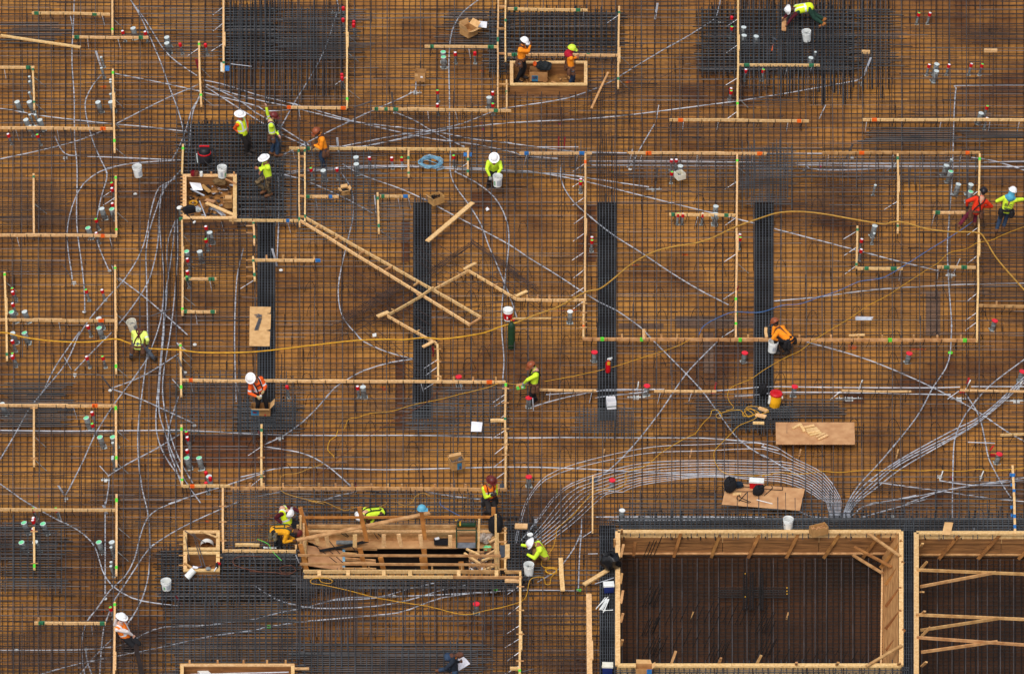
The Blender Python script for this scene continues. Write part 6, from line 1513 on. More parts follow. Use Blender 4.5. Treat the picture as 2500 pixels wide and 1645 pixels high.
for t, x, y, w in [('33', 2280, 45, 50), ('33', 2275, 120, 30), ('23', 2275, 1295, 50), ('23', 2280, 1385, 45)]:
    sheet('blue_tag', [(t, x - w / 2, y - 14), (t, x + w / 2, y - 14), (t, x + w / 2, y + 14), (t, x - w / 2, y + 14)], .37, 'bluep', 'blue tape scrap beside the post with blue marks', 'tape'); bpy.data.objects[-1] if False else None
for o in [q for q in scene.objects if q.get('label') == 'blue tape scrap beside the post with blue marks']: o['group'] = 'blue tape scraps'
sheet('steel_plate', [('22', 742, 1330), ('22', 815, 1330), ('22', 812, 1368), ('22', 740, 1368)], .3, 'slate', 'grey steel plate behind the slim post in the conduit fan', 'steel plate')
sheet('steel_plate', [('21', 2205, 1380), ('21', 2275, 1380), ('21', 2275, 1415), ('21', 2208, 1415)], .38, 'slate', 'grey steel plate in the corner beside the two tone vest worker', 'steel plate')
# white lying pipe and cut ring by the small form boxes
mb = MB(); a, b = at((430, 1275, 5.973), 260, 690, .58), at((430, 1275, 5.973), 155, 800, .40); mb.tube([a, b], .10, 16); o = mb.build('white_pipe', Mt['white'], smooth=False); lift_origin(o, a); tag(o, 'short white plastic pipe leaning off the lower small form box', 'pipe')
mb = MB(); c = at((430, 1275, 5.973), 450, 365, .12)
for i in range(14):
    a0, a1 = math.pi * i / 14, math.pi * (i + 1) / 14
    v = []
    for a in (a0, a1):
        for y in (0, .18): v.append(c + Vector((.2 * math.cos(a), y, .2 * math.sin(a))))
    mb.add(v, [(0, 2, 3, 1)])
o = mb.build('bucket_ring', Mt['white']); tag(o, 'white half ring of a cut bucket inside the upper small form box', 'bucket ring')
mb = MB(); q = (430, 1275, 5.973); mb.tube([at(q, 600, 590, .56), at(q, 640, 600, .58)], .045, 6, 0); mb.tube([at(q, 600, 600, .56), at(q, 590, 650, .55)], .05, 8, 1); mb.tube([at(q, 590, 650, .55), at(q, 555, 705, .53)], .018, 6, 2)
o = mb.build('power_drill', [Mt['red'], Mt['black'], Mt['white']]); lift_origin(o, at(q, 600, 630, .55)); tag(o, 'red and black power drill on the rim of the lower small form box', 'drill')
mb = MB(); mb.lathe(at(q, 468, 680, .53), [(.07, 0), (.08, .03), (.05, .06), (1e-5, .062)], 14); o = mb.build('tape_reel', Mt['sleeve']); tag(o, 'round grey reel on the rim of the lower small form box', 'reel')
sheet('paper_sheet', [(q, 245, 628), (q, 325, 645), (q, 310, 668), (q, 240, 662)], .56, 'paper', 'small pale sheet beside the white pipe on the small form box', 'paper', .01)
for (x0, y0, x1, y1) in [(245, 155, 378, 640), (268, 162, 425, 645), (125, 120, 430, 300), (140, 210, 195, 560)]:
    mb = MB(); mb.bar(at(q, x0, y0, .6), at(q, x1, y1, .5), .014, 6); o = mb.build('loose_rod', Mt['steel']); lift_origin(o, mb.v[0]); tag(o, 'long grey bar lying across both small form boxes', 'rod', 'bars lying across the small form boxes')
def litter(t, x0, y0, x1, y1, z, label, n=40, seed=1, mats=('pine2', 'grime', 'slate', 'card', 'white', 'dark', 'rust')):
    rng = random.Random(seed); mb = MB()
    for i in range(n):
        p = at(t, rng.uniform(x0, x1), rng.uniform(y0, y1), z + rng.uniform(0, .08)); a = rng.uniform(0, 3.14); L = rng.uniform(.06, .35)
        d = Vector((math.cos(a), math.sin(a), rng.uniform(-.15, .2))) * L / 2
        if rng.random() < .5: mb.bar(p - d, p + d, .009, 5, rng.randrange(len(mats)))
        else: mb.beam(p - d * .6, p + d * .6, rng.uniform(.03, .1), .02, rng.randrange(len(mats)))
    o = mb.build('litter', [Mt[m] for m in mats]); lift_origin(o, at(t, (x0 + x1) / 2, (y0 + y1) / 2, z)); tag(o, label, 'litter', kind='stuff'); return o
BX = (430, 410, 6.4)
litter(BX, 190, 230, 880, 740, .08, 'heap of scrap wire rods and offcuts in the debris box', 150, 3, ('slate', 'grime', 'dark', 'card', 'rust', 'galv', 'grime'))
litter((1240, 60, 9.91), 200, 1250, 1800, 1400, .06, 'offcuts lying on the floor of the form box with two workers', 30, 4, ('pine2', 'grime', 'card', 'dark'))
litter(E2, 700, 560, 1010, 755, .08, 'scraps and cut timber on the right platform of the lift pit form', 80, 5)
litter((430, 1275, 5.973), 180, 200, 570, 350, .05, 'dark offcuts in the upper small form box', 26, 6, ('pinedark', 'grime', 'dark'))
litter((430, 1275, 5.973), 180, 520, 570, 660, .05, 'brown offcuts in the lower small form box', 24, 7, ('pinedark', 'grime', 'dark', 'bluep'))
litter((420, 1600, 4.006), 1060, 110, 1150, 175, .1, 'pale scraps in the form box at the bottom edge', 24, 8, ('white', 'slate', 'printred', 'grime'))
for x0, y0, x1, y1, w, m, z, nm, lab, cat in [(470, 545, 940, 750, .12, 'pine', .4, 'loose_plank', 'pale plank lying across the debris box', 'plank'), (460, 500, 605, 530, .14, 'ply', .3, 'wood_block', 'short pale block in the debris box', 'wood block'),
        (365, 520, 460, 760, .03, 'galv', .5, 'loose_rod', 'grey rod over the front rim of the debris box', 'rod'), (575, 620, 720, 745, .05, 'galv', .25, 'conduit_offcut', 'left grey conduit offcut in the debris box', 'conduit offcut'), (640, 650, 770, 745, .05, 'galv', .24, 'conduit_offcut', 'right grey conduit offcut in the debris box', 'conduit offcut'),
        (770, 175, 940, 250, .05, 'pine2', .54, 'wood_strip', 'thin strip across the right back corner of the debris box', 'wood strip'), (230, 330, 440, 435, .05, 'galv', .3, 'conduit_offcut', 'curved looking grey pipe below the white paper in the debris box', 'conduit offcut'), (400, 270, 530, 380, .13, 'card', .3, 'cardboard_sheet', 'brown cardboard strip behind the wires in the debris box', 'cardboard')]:
    mb = MB(); mb.beam(at(BX, x0, y0, z), at(BX, x1, y1, z + .03), w, .03); o = mb.build(nm, Mt[m]); lift_origin(o, at(BX, x0, y0, z)); tag(o, lab, cat)
sheet('paper_sheet', [(BX, 208, 225), (BX, 380, 240), (BX, 420, 350), (BX, 265, 345)], .32, 'paper', 'crumpled white paper in the debris box', 'paper', .004, (.08, 0, .05, 0))
for k, (x, y, r_, m, lab) in enumerate([(270, 560, .12, 'yellow', 'yellow cord coil in the debris box'), (350, 665, .07, 'sleevetop', 'grey wire reel in the debris box')]):
    mb = MB(); c = at(BX, x, y, .3)
    for i in range(5): rr = r_ + U(-.02, .02); mb.tube([c + Vector((rr * math.cos(a), rr * math.sin(a) * .95, .012 * i)) for a in [j * math.pi / 8 for j in range(17)]], .012, 5)
    o = mb.build('cord_coil', Mt[m]); lift_origin(o, c); tag(o, lab, 'coil')
o = blob_bag(at(BX, 690, 265, .2), .22, .14, .12, 21).build('burlap_bag', mat('brown_burlap', srgb(122, 96, 62), srgb(92, 70, 44), 30, .95)); tag(o, 'brown burlap bundle at the back of the debris box', 'burlap')
mb = MB(); mb.box((0, 0, .09), (.38, .2, .18)); mb.box((0, 0, .19), (.3, .12, .03)); o = mb.build('tool_case', Mt['black']); o.location = at(BX, 205, 690, .5); o.rotation_euler = (0, 0, .35); tag(o, 'black tool case on the front left corner of the debris box', 'tool case')
g = MB(); g.tube([(-.12, 0, .2), (-.1, 0, .25), (.1, 0, .25), (.12, 0, .2)], .012, 5); g.build('handle', Mt['black'], o)
mb = MB(); mb.tube([at(BX, 110, 660, .55), at(BX, 285, 855, .45)], .02, 6); mb.beam(at(BX, 270, 860, .45), at(BX, 300, 835, .46), .05, .04, 1); o = mb.build('crow_bar', [Mt['black'], Mt['white']]); lift_origin(o, at(BX, 200, 760, .5)); tag(o, 'black bar hanging off the front left corner of the debris box', 'bar')
# black bin bag on the pit corner, cloth
o = blob_bag(at('32', 930, 600, .4), .30, .26, .27, 31, 18, .3).build('bin_bag', Mt['blackbag'], smooth=True); tag(o, 'shiny black bin bag slumped on the corner of the large pit', 'bin bag')
# ================================================================== CARDBOARD BOXES
def carton(t, x, y, label, w, d, h, zb, rot, flaps=(1, 1, 1, 1), ang=(.5, .5, .5, .5), prints=(), tilt=0, content=None, m='card', fl=.9):
    p = at(t, x, y, zb); th = .008; mb = MB()
    for (cx, cy, sx, sy) in ((0, d / 2, w + th, th), (0, -d / 2, w + th, th), (w / 2, 0, th, d - th), (-w / 2, 0, th, d - th)): mb.box((cx, cy, h / 2), (sx, sy, h))
    mb.box((0, 0, .006), (w - th, d - th, .01)); o = mb.build('cardboard_box', Mt[m]); o.location = p; o.rotation_euler = (tilt, 0, rot); tag(o, label, 'cardboard box')
    L = d / 2 * fl
    for k in range(4):
        if not flaps[k]: continue
        a = ang[k]; fmb = MB(); ww = (w if k < 2 else d) * .96; LL = min(L, .22)
        # k: 0 back, 1 front, 2 right, 3 left; angle 0 = upright, pi/2 = flat outwards
        n = {0: Vector((0, 1, 0)), 1: Vector((0, -1, 0)), 2: Vector((1, 0, 0)), 3: Vector((-1, 0, 0))}[k]; s_ = Vector((n.y, n.x, 0)) if k < 2 else Vector((0, 1, 0))
        b0 = n * ((d if k < 2 else w) / 2) + Vector((0, 0, h)); e = n * (math.sin(a) * LL) + Vector((0, 0, math.cos(a) * LL))
        nn = e.cross(s_).normalized() * .004; skew = s_ * U(-.02, .02)
        A = [b0 - s_ * ww / 2, b0 + s_ * ww / 2, b0 + s_ * ww / 2 * .93 + e + skew, b0 - s_ * ww / 2 * .95 + e + skew]
        fmb.add([q - nn for q in A] + [q + nn for q in A], [(3, 2, 1, 0), (4, 5, 6, 7), (0, 1, 5, 4), (1, 2, 6, 5), (2, 3, 7, 6), (3, 0, 4, 7)]); fmb.build('flap', Mt['cardin'], o)
    for side, u0, u1, z0, z1, col in prints:
        g = MB()
        if side in 'fb': yy = (-d / 2 - th / 2 - .002) * (1 if side == 'f' else -1); g.add([(u0 * w, yy, z0 * h), (u1 * w, yy, z0 * h), (u1 * w, yy, z1 * h), (u0 * w, yy, z1 * h)], [(0, 1, 2, 3) if side == 'f' else (3, 2, 1, 0)])
        else: xx = (w / 2 + th / 2 + .002) * (1 if side == 'r' else -1); g.add([(xx, u0 * d, z0 * h), (xx, u1 * d, z0 * h), (xx, u1 * d, z1 * h), (xx, u0 * d, z1 * h)], [(0, 1, 2, 3) if side == 'r' else (3, 2, 1, 0)])
        g.build('print', Mt[col], o)
    if content:
        g = MB()
        for _ in range(26): a = U(0, 3.1); q = Vector((U(-.4, .4) * w, U(-.4, .4) * d, h * U(.5, .85))); dd = Vector((math.cos(a), math.sin(a), U(-.3, .3))) * .06; g.tube([q - dd, q, q + dd], .014, 5)
        g.build('contents', Mt[content], o)
    return o
carton('01', 1950, 310, 'open cardboard box with all flaps up beside a white sheet', .42, .42, .24, .36, .75, ang=(.1, 1.1, .9, .3), fl=1.1)
sheet('paper_sheet', [('01', 2046, 192), ('01', 2118, 200), ('01', 2112, 256), ('01', 2036, 246)], .5, 'paper', 'white sheet behind the open cardboard box near the top', 'paper', .006)
carton('01', 1512, 725, 'tall cardboard box with a white sticker and no flaps up', .34, .26, .34, .3, -.12, flaps=(0, 0, 0, 0), prints=[('f', .05, .28, .45, .65, 'paper'), ('f', -.45, -.2, .6, .9, 'cardin')])
carton('11', 828, 268, 'small cardboard box with four pale flaps spread open', .24, .22, .16, .36, .3, ang=(.5, 1.1, .7, 1.2), content='dark')
carton('11', 1655, 350, 'cardboard box with blue print standing at the top of the second trench', .42, .3, .26, .36, .62, flaps=(0, 0, 0, 1), ang=(0, 0, 0, .9), prints=[('r', -.1, .45, .1, .9, 'printblue'), ('r', .0, .2, .3, .6, 'printred')], content='dark')
carton((570, 890, 11.185), 750, 1310, 'large printed cardboard box in front of the orange worker with white hat', .58, .34, .26, .36, -.03, flaps=(0, 1, 1, 0), ang=(0, 1.1, .7, 0), prints=[('f', -.5, -.08, .05, .95, 'printblue'), ('f', -.4, -.2, .35, .6, 'printred'), ('f', .2, .28, .02, .25, 'printred')], fl=1.2)
carton('21', 1842, 1225, 'torn cardboard box full of grey clips on the open mat', .42, .3, .3, .34, .35, flaps=(1, 1, 0, 1), ang=(.5, .9, 0, .5), content='slate', prints=[('f', -.1, .25, .0, .8, 'printblue'), ('f', .05, .2, .1, .4, 'printred')], fl=.6)
carton('33', 515, 285, 'long cardboard box with loose top perched on the back rim of the large pit', .5, .26, .26, .42, .4, flaps=(0, 0, 0, 0), content='pine2')
carton('32', 1235, 1540, 'cardboard box with blue tape on the front rim of the large pit', .46, .26, .2, .42, -.03, flaps=(1, 0, 1, 0), ang=(.4, 0, .9, 0), prints=[('f', .18, .5, .0, 1, 'bluep')])
o = carton((1240, 60, 9.91), 745, 1310, 'printed cardboard box with dark jackets piled on it in the form box', .58, .36, .36, .1, -.04, flaps=(0, 0, 0, 0), prints=[('f', -.38, -.03, .0, .62, 'printblue'), ('f', -.34, -.08, .25, .55, 'printred'), ('l', -.3, .1, .05, .25, 'paper')])
o = blob_bag(at((1240, 60, 9.91), 880, 1090, .42), .26, .2, .14, 41).build('piled_jacket', mat('dark_green_cloth', srgb(38, 42, 46), srgb(24, 28, 30), 9, .9)); tag(o, 'dark jackets heaped on the printed cardboard box', 'jacket')
o = blob_bag(at((1240, 60, 9.91), 655, 1010, .45), .08, .08, .08, 42).build('orange_cloth', Mt['orangep']); tag(o, 'orange cloth tucked beside the heaped jackets', 'cloth')
carton(BX, 815, 600, 'cardboard box lying inside the debris box', .24, .26, .2, .15, .05, flaps=(1, 1, 0, 1), ang=(.3, .7, 0, .2))
carton(E2, 895, 530, 'small dark carton with stacked slats on the lift pit platform', .22, .16, .14, .08, 0, flaps=(0, 0, 0, 0), content='palegreen')
mb = MB(); z = .37
v = [at('11', -38, 1295, z), at('11', 155, 1298, z), at('11', 150, 1350, z + .01), at('11', 112, 1358, z), at('11', 155, 1365, z), at('11', 150, 1500, z), at('11', 110, 1512, z + .01), at('11', 148, 1520, z), at('11', 142, 1655, z), at('11', -42, 1652, z)]
n = len(v); lo_ = [q - Vector((0, 0, .008)) for q in v]; mb.add(v + lo_, [tuple(range(n))[::-1], tuple(range(n, 2 * n))] + [(i, (i + 1) % n, n + (i + 1) % n, n + i) for i in range(n)])
o = mb.build('flat_cardboard', Mt['cardin']); lift_origin(o, v[0]); tag(o, 'flattened cardboard with torn edges lying on the left trench cage', 'cardboard')
mb = MB(); c = at('11', 40, 1385, .40)
for i in range(16): p = c + Vector((U(-.1, .1), U(-.06, .08), U(0, .03))); mb.tube([p + Vector((.03 * math.cos(a), .03 * math.sin(a), 0)) for a in [j * .9 for j in range(8)]], .007, 4)
for k in range(6): mb.bar(at('11', 5 + k * 6, 1500 + U(-5, 15), .39), at('11', 45 + k * 5, 1400, .4), .008, 5)
o = mb.build('wire_ties', Mt['slate']); lift_origin(o, c); tag(o, 'bunch of grey wire ties on the flattened cardboard', 'wire ties')
sheet('white_tray', [((420, 1600, 4.006), 248, 148), ((420, 1600, 4.006), 350, 142), ((420, 1600, 4.006), 390, 180), ((420, 1600, 4.006), 285, 182)], .3, 'white', 'white tray in the form box at the bottom edge', 'tray', .05)
mb = MB(); mb.bar(at((420, 1600, 4.006), 180, 182, .4), at((420, 1600, 4.006), 1140, 160, .4), .02, 6); o = mb.build('loose_rod', Mt['galv']); lift_origin(o, mb.v[0]); tag(o, 'grey pipe lying across the form box at the bottom edge', 'pipe')
# ================================================================== SHOP VACUUM
q = at('00', 1858, 1470, .36); o = empty('shop_vacuum', q); tag(o, 'dark shop vacuum with red rims and a black hose on the dense steel', 'vacuum cleaner')
g = MB(); g.lathe((0, 0, 0), [(.15, .03), (.19, .05), (.21, .28), (.2, .33)], 20); g.build('drum', mat('smoky_plastic', srgb(52, 50, 54), srgb(40, 38, 42), 5, .35), o, smooth=True)
g = MB(); g.lathe((0, 0, 0), [(.21, .325), (.215, .36), (.2, .37)], 20); g.build('red_rim', Mt['red'], o)
g = MB(); g.lathe((0, 0, 0), [(.2, .365), (.19, .42), (.16, .5), (.1, .54), (1e-5, .545)], 20); g.build('motor_head', Mt['black'], o, smooth=True)
g = MB(); g.beam((-.16, .07, .55), (.16, .07, .55), .05, .04); g.build('handle', Mt['red'], o)
g = MB(); g.box((0, -.09, .5), (.16, .05, .02)); g.build('switch_panel', Mt['slate'], o)
g = MB(); g.tube(spline([(.16, .1, .42), (.3, .12, .4), (.36, -.05, .25), (.42, -.3, .08), (.45, -.42, .04)], .05), .028, 8); g.tube(spline([(-.02, -.2, .2), (.08, -.28, .12), (.2, -.36, .06), (.35, -.42, .05)], .05), .025, 8); g.build('hose', Mt['black'], o, smooth=True)
g = MB(); g.tube([(-.24, -.08, .36), (-.22, -.12, .05)], .02, 8); g.build('wand', Mt['sleevetop'], o)
for k in range(4): a = k * 1.57 + .8; g = MB(); g.ball((.17 * math.cos(a), .17 * math.sin(a), .03), .03, 0, 6); g.build('caster', Mt['black'], o)
# ================================================================== PEOPLE
for nm, c1, c2 in [('skin_dark', (96, 62, 46), (84, 52, 38)), ('skin_mid', (160, 106, 80), (146, 94, 70)), ('skin_light', (206, 158, 134), (192, 142, 118)), ('lime_cloth', (214, 244, 60), (196, 228, 48)), ('pale_lime_cloth', (222, 238, 120), (206, 224, 100)), ('orange_cloth', (250, 150, 30), (236, 132, 24)), ('red_orange_cloth', (236, 96, 30), (220, 82, 24)), ('red_cloth', (226, 56, 20), (204, 44, 16)), ('mustard_cloth', (226, 160, 24), (206, 140, 18)), ('maroon_cloth', (84, 22, 34), (66, 16, 26)), ('burgundy_trouser', (112, 34, 54), (84, 24, 40)),
        ('denim', (52, 72, 98), (36, 52, 74)), ('grey_denim', (86, 94, 106), (66, 74, 86)), ('dark_trouser', (44, 38, 38), (30, 26, 26)), ('black_trouser', (30, 30, 34), (20, 20, 24)), ('forest_trouser', (38, 70, 56), (26, 52, 42)), ('tan_trouser', (140, 104, 66), (118, 86, 52)), ('silver_tape', (222, 224, 226), (204, 208, 212)), ('leather', (104, 70, 50), (78, 50, 36)), ('black_strap', (36, 34, 36), (24, 22, 24)), ('brown_boot', (110, 72, 46), (86, 56, 36)), ('tan_boot', (176, 112, 58), (150, 92, 46)), ('dark_boot', (58, 50, 46), (40, 34, 32)), ('white_helmet', (242, 242, 242), (230, 230, 232)), ('maroon_helmet', (112, 44, 40), (92, 34, 32)), ('brown_helmet', (150, 80, 48), (128, 64, 38)), ('lime_helmet', (214, 238, 70), (196, 222, 56)), ('black_helmet', (34, 26, 30), (24, 18, 22)), ('hair', (40, 32, 30), (28, 22, 20)), ('grey_glove', (150, 150, 150), (120, 120, 122)), ('dark_glove', (66, 58, 58), (48, 42, 42)), ('tan_glove', (190, 166, 120), (170, 146, 102)), ('white_cloth', (226, 218, 216), (208, 200, 198)), ('blue_hood', (84, 166, 196), (70, 148, 178)), ('red_hood', (176, 24, 50), (154, 18, 40)), ('navy_jacket', (34, 44, 58), (24, 32, 44)), ('orange_vest', (246, 130, 30), (230, 112, 22)), ('lime_vest', (222, 240, 40), (206, 226, 32)), ('camo_hood', (120, 110, 84), (78, 70, 54))]:
    Mt[nm] = mat(nm, srgb(*c1), srgb(*c2), 12 if 'helmet' not in nm else 4, .85 if 'helmet' not in nm else .3, bump=.25 if 'cloth' in nm or 'trouser' in nm or 'denim' in nm else 0)
Mt['camo'] = mat('camouflage_cloth', srgb(120, 100, 72), srgb(48, 42, 34), 16, .9, detail=1)
BLOBS = []
def capsule(mb, a, b, ra, rb, n=10):
    a, b = Vector(a), Vector(b); d = b - a; L = d.length
    d = d / L if L > 1e-6 else Vector((0, 0, 1))
    P, r = [], []
    for k in range(1, 4): th = math.pi / 2 * (1 - k / 3.0); P.append(a - d * ra * math.sin(th)); r.append(max(1e-4, ra * math.cos(th)))
    r[0] = max(r[0], ra * .3)
    for k in range(0, 3): th = math.pi / 2 * (k / 3.0); P.append(b + d * rb * math.sin(th)); r.append(rb * math.cos(th))
    P = [a - d * ra] + P + [b + d * rb]; r = [ra * .12] + r + [rb * .12]
    mb.tube(P, r, n)
def blob(name, segs, m, parent, I, voxel=.016, stripes=None, mats=None, smooth_it=3):
    mb = MB()
    for a, b, ra, rb in segs: capsule(mb, a, b, ra, rb)
    o = mb.build(name, mats or [m], parent)
    if parent is not None: o.matrix_parent_inverse = I
    md = o.modifiers.new('r', 'REMESH'); md.mode = 'VOXEL'; md.voxel_size = voxel
    ms = o.modifiers.new('s', 'SMOOTH'); ms.iterations = smooth_it; ms.factor = .5
    BLOBS.append((o, stripes)); return o
def ik(a, b, l1, l2, hint):
    a, b, hint = Vector(a), Vector(b), Vector(hint); d = b - a; L = d.length
    if L > (l1 + l2) * .995: b = a + d.normalized() * (l1 + l2) * .995; d = b - a; L = d.length
    L = max(L, .12); dn = d.normalized(); x = (l1 * l1 - l2 * l2 + L * L) / (2 * L); h = math.sqrt(max(0, l1 * l1 - x * x))
    p = hint - dn * hint.dot(dn); p = p.normalized() if p.length > 1e-4 else dn.orthogonal().normalized()
    return a + dn * x + p * h, b
def person(label, T, base, zb, J, face, skin='skin_mid', shirt='lime_cloth', trouser='dark_trouser', boots='brown_boot', helmet=('white_helmet', 'cap'), vest=None, tape=(), belt=None, harness=None, glove=None, hood=None, sleeve=None, backbend=0, scale=1.0, look=None, extra=None):
    Np = N(T, *base); B0 = W(Np, zb); k = 1 / (T[2] * PPM); sl = (Np[0] - 1280) / 2050
    def P(x, y, d=0.0):
        v = (base[1] - y) * k; z = (v - d * SN) / CS; X = B0.x + (x - base[0]) * k - .4 * sl * z * CS
        return Vector((X, B0.y + d, zb + z))
    a = rad(face); F = Vector((math.cos(a), math.sin(a), 0)); Rt = Vector((math.sin(a), -math.cos(a), 0))
    hip = P(*J['hip']); chest = P(*J['chest']); ax = (chest - hip).normalized(); chest = hip + ax * .47
    head = P(*J['head']); hx = (head - chest).normalized(); head = chest + hx * .225
    # shoulder line perpendicular to the spine
    Rs = (Rt - ax * Rt.dot(ax)); Rs = Rs.normalized() if Rs.length > .2 else Rt
    Fs = ax.cross(Rs) * -1
    if Fs.dot(F) < 0 and ax.z > .3: Fs = -Fs
    if Fs.length < .2: Fs = F
    sR, sL = chest + Rs * .175 - ax * .06, chest - Rs * .175 - ax * .06
    root = empty('person', (B0.x, B0.y, zb)); tag(root, label, 'person'); I = Matrix.Translation(-Vector((B0.x, B0.y, zb)))
    hR, hL = hip + Rt * .09, hip - Rt * .09
    fl = [P(*J['f1']), P(*J['f2'])]
    if (fl[0] - fl[1]).dot(Rt) < 0: fl.reverse()
    legs = []
    for h, f in zip((hR, hL), fl):
        f = Vector((f.x, f.y, max(f.z, zb + .07) if not J.get('free') else f.z)); dl = (h - f).length; ll = min(.46, dl * .512) if dl > .6 else .42; kn, f = ik(h, f, ll, ll, F + Vector((0, 0, .25))); legs.append((h, kn, f))
    arms = []
    hd = [J.get('h1'), J.get('h2')]; el = [J.get('e1'), J.get('e2')]
    H = [P(*q) if q else None for q in hd]; E = [P(*q) if q else None for q in el]
    order = [0, 1]
    if H[0] is not None and H[1] is not None and (H[0] - H[1]).dot(Rs) < -.02: order = [1, 0]
    if J.get('swap'): order.reverse()
    for s_, i in zip((sR, sL), order):
        tgt = H[i] if H[i] is not None else s_ - ax * .5 + F * .15
        hint = (E[i] - s_) if E[i] is not None else (-ax * .3 - F * .5 + (s_ - chest).normalized() * .4)
        e, h = ik(s_, tgt, .29, .26, hint); arms.append((s_, e, h))
    body = [(hip, chest, .10, .10), (hR, hL, .09, .09), (sR, sL, .065, .065), (chest, chest.lerp(head, .8), .05, .05)]
    body += [(head + hx * -.03, head + hx * .05, .082, .088)]
    fh = (F - hx * F.dot(hx)); fh = fh.normalized() if fh.length > .2 else (F * .2 - Vector((0, 0, 1))).normalized()
    body += [(head - hx * .06 + fh * .035, head - hx * .075 + fh * .055, .05, .036), (head + fh * .085 - hx * .005, head + fh * .098 - hx * .03, .014, .018)]       # jaw, nose
    er = fh.cross(hx)
    for s_ in (-1, 1): body.append((head + er * s_ * .086 - hx * .02, head + er * s_ * .09 + hx * .02, .016, .018))
    for h, kn, f in legs: body += [(h, kn, .075, .055), (kn, f, .055, .036)]
    hands = []
    for s_, e, h in arms:
        body += [(s_, e, .048, .038), (e, h, .038, .027)]
        d = (h - e).normalized(); pn = d.cross(F); pn = pn.normalized() if pn.length > .1 else d.orthogonal().normalized()
        q = d.cross(pn).normalized(); c = h + d * .05
        hs = [(h, c + d * .03, .028, .036), (c - pn * .022, c + d * .03 - pn * .026, .022, .02), (c + pn * .022, c + d * .03 + pn * .026, .022, .02)]
        for j, (o_, ln) in enumerate(((-.036, .06), (-.012, .075), (.012, .07), (.034, .055))):
            k0 = c + d * .035 + pn * o_; k1 = k0 + d * ln * .55 + q * .008; k2 = k1 + d * ln * .4 + q * .028
            hs += [(k0, k1, .0105, .0095), (k1, k2, .0095, .008)]
        t0 = c - d * .01 + pn * .035; hs += [(t0, t0 + d * .04 + pn * .03, .012, .010), (t0 + d * .04 + pn * .03, t0 + d * .07 + pn * .03 + q * .01, .010, .008)]
        hands.append(hs); body += hs
    for h, kn, f in legs: body.append((f, f + (f - kn).normalized() * .03 + F * .02, .036, .03))
    blob('body', body, Mt[skin], root, I, .0125, smooth_it=2)
    # eyes, brows
    g = MB()
    for s_ in (-1, 1): g.ball(head + fh * .078 + er * s_ * .032 + hx * .012, .011, 0, 6)
    c = g.build('eyes', Mt['hair'], root); c.matrix_parent_inverse = I
    # shirt with silver bands
    torso = [(hip - ax * .02 + Rs * .045, chest - ax * .08 + Rs * .085, .118, .108), (hip - ax * .02 - Rs * .045, chest - ax * .08 - Rs * .085, .118, .108), (sR, sL, .082, .082), (hip + ax * .1 + Fs * .03, chest - ax * .15 + Fs * .03, .11, .105), (chest - ax * .03, chest + hx * .06, .088, .066)]
    sleeves = []
    for s_, e, h in arms: sleeves += [(s_, e, .074, .058), (e, h - (h - e).normalized() * .03, .058, .043), (s_.lerp(e, .3), s_.lerp(e, .7), .071, .066)]
    def bands(V, which):
        t = (V - np.array(hip)) @ np.array(ax) / .47; lat = (V - np.array(hip)) @ np.array(Rs); m = np.zeros(len(V), bool)
        if 'waist' in which: m |= (np.abs(t - .3) < .055)
        if 'chest' in which: m |= (np.abs(t - .62) < .05)
        if 'vert' in which: m |= (np.abs(np.abs(lat) - .11) < .026) & (t > .2)
        return m
    def armband(V):
        m = np.zeros(len(V), bool)
        for s_, e, h in arms:
            ah = np.array(e - s_); L = np.linalg.norm(ah); t = (V - np.array(s_)) @ ah / L / L; dd = np.linalg.norm(V - np.array(s_) - np.outer(t, ah), axis=1)
            m |= (np.abs(t - .72) < .09) & (dd < .09)
        return m
    if sleeve: blob('shirt', torso, Mt[shirt], root, I); blob('sleeves', sleeves, Mt[sleeve], root, I)
    else:
        st = None
        if 'shirt' in tape or 'arms' in tape:
            def st(V, tape=tape):
                m = np.zeros(len(V), bool)
                if 'shirt' in tape: m |= bands(V, ('waist', 'vert')) & ~armzone(V)
                if 'arms' in tape: m |= armband(V)
                return m
        def armzone(V):
            m = np.zeros(len(V), bool)
            for s_, e, h in arms:
                for p0, p1 in ((s_.lerp(e, .4), e), (e, h)):
                    ah = np.array(p1 - p0); L2 = max(ah @ ah, 1e-6); t = np.clip((V - np.array(p0)) @ ah / L2, 0, 1); m |= np.linalg.norm(V - np.array(p0) - np.outer(t, ah), axis=1) < .08
            return m
        blob('shirt', torso + sleeves, None, root, I, stripes=st, mats=[Mt[shirt], Mt['silver_tape']])
    if vest:
        vt = [(a_, b_, r1 + .017, r2 + .017) for a_, b_, r1, r2 in torso[:2] + torso[3:4]] + [(sR - Rs * .03, sL + Rs * .03, .095, .095)]
        blob('vest', vt, None, root, I, stripes=lambda V: bands(V, tape), mats=[Mt[vest], Mt['silver_tape']])
    tz = [(hip + ax * .02 + Rt * .04, hip + ax * .02 - Rt * .04, .122, .122), (hR, hL, .108, .108)]
    for h, kn, f in legs: tz += [(h, kn, .098, .078), (kn, f + (kn - f).normalized() * .03, .076, .062), (h.lerp(kn, .4), kn, .088, .08)]
    blob('trousers', tz, Mt[trouser], root, I)
    for h, kn, f in legs:
        s_ = (f - kn).normalized(); fd = (F - s_ * F.dot(s_) * .7).normalized(); fd.z = min(fd.z, .1)
        blob('boot', [(f - s_ * .05, f + s_ * .03, .06, .06), (f + s_ * .035, f + s_ * .04 + fd * .17, .056, .048), (f + s_ * .03 - fd * .04, f + s_ * .045 + fd * .1, .056, .056)], Mt[boots], root, I, .014)
    if glove:
        for hs in hands: blob('glove', [(a_, b_, r1 + .005, r2 + .005) for a_, b_, r1, r2 in hs], Mt[glove], root, I, .012, smooth_it=1)
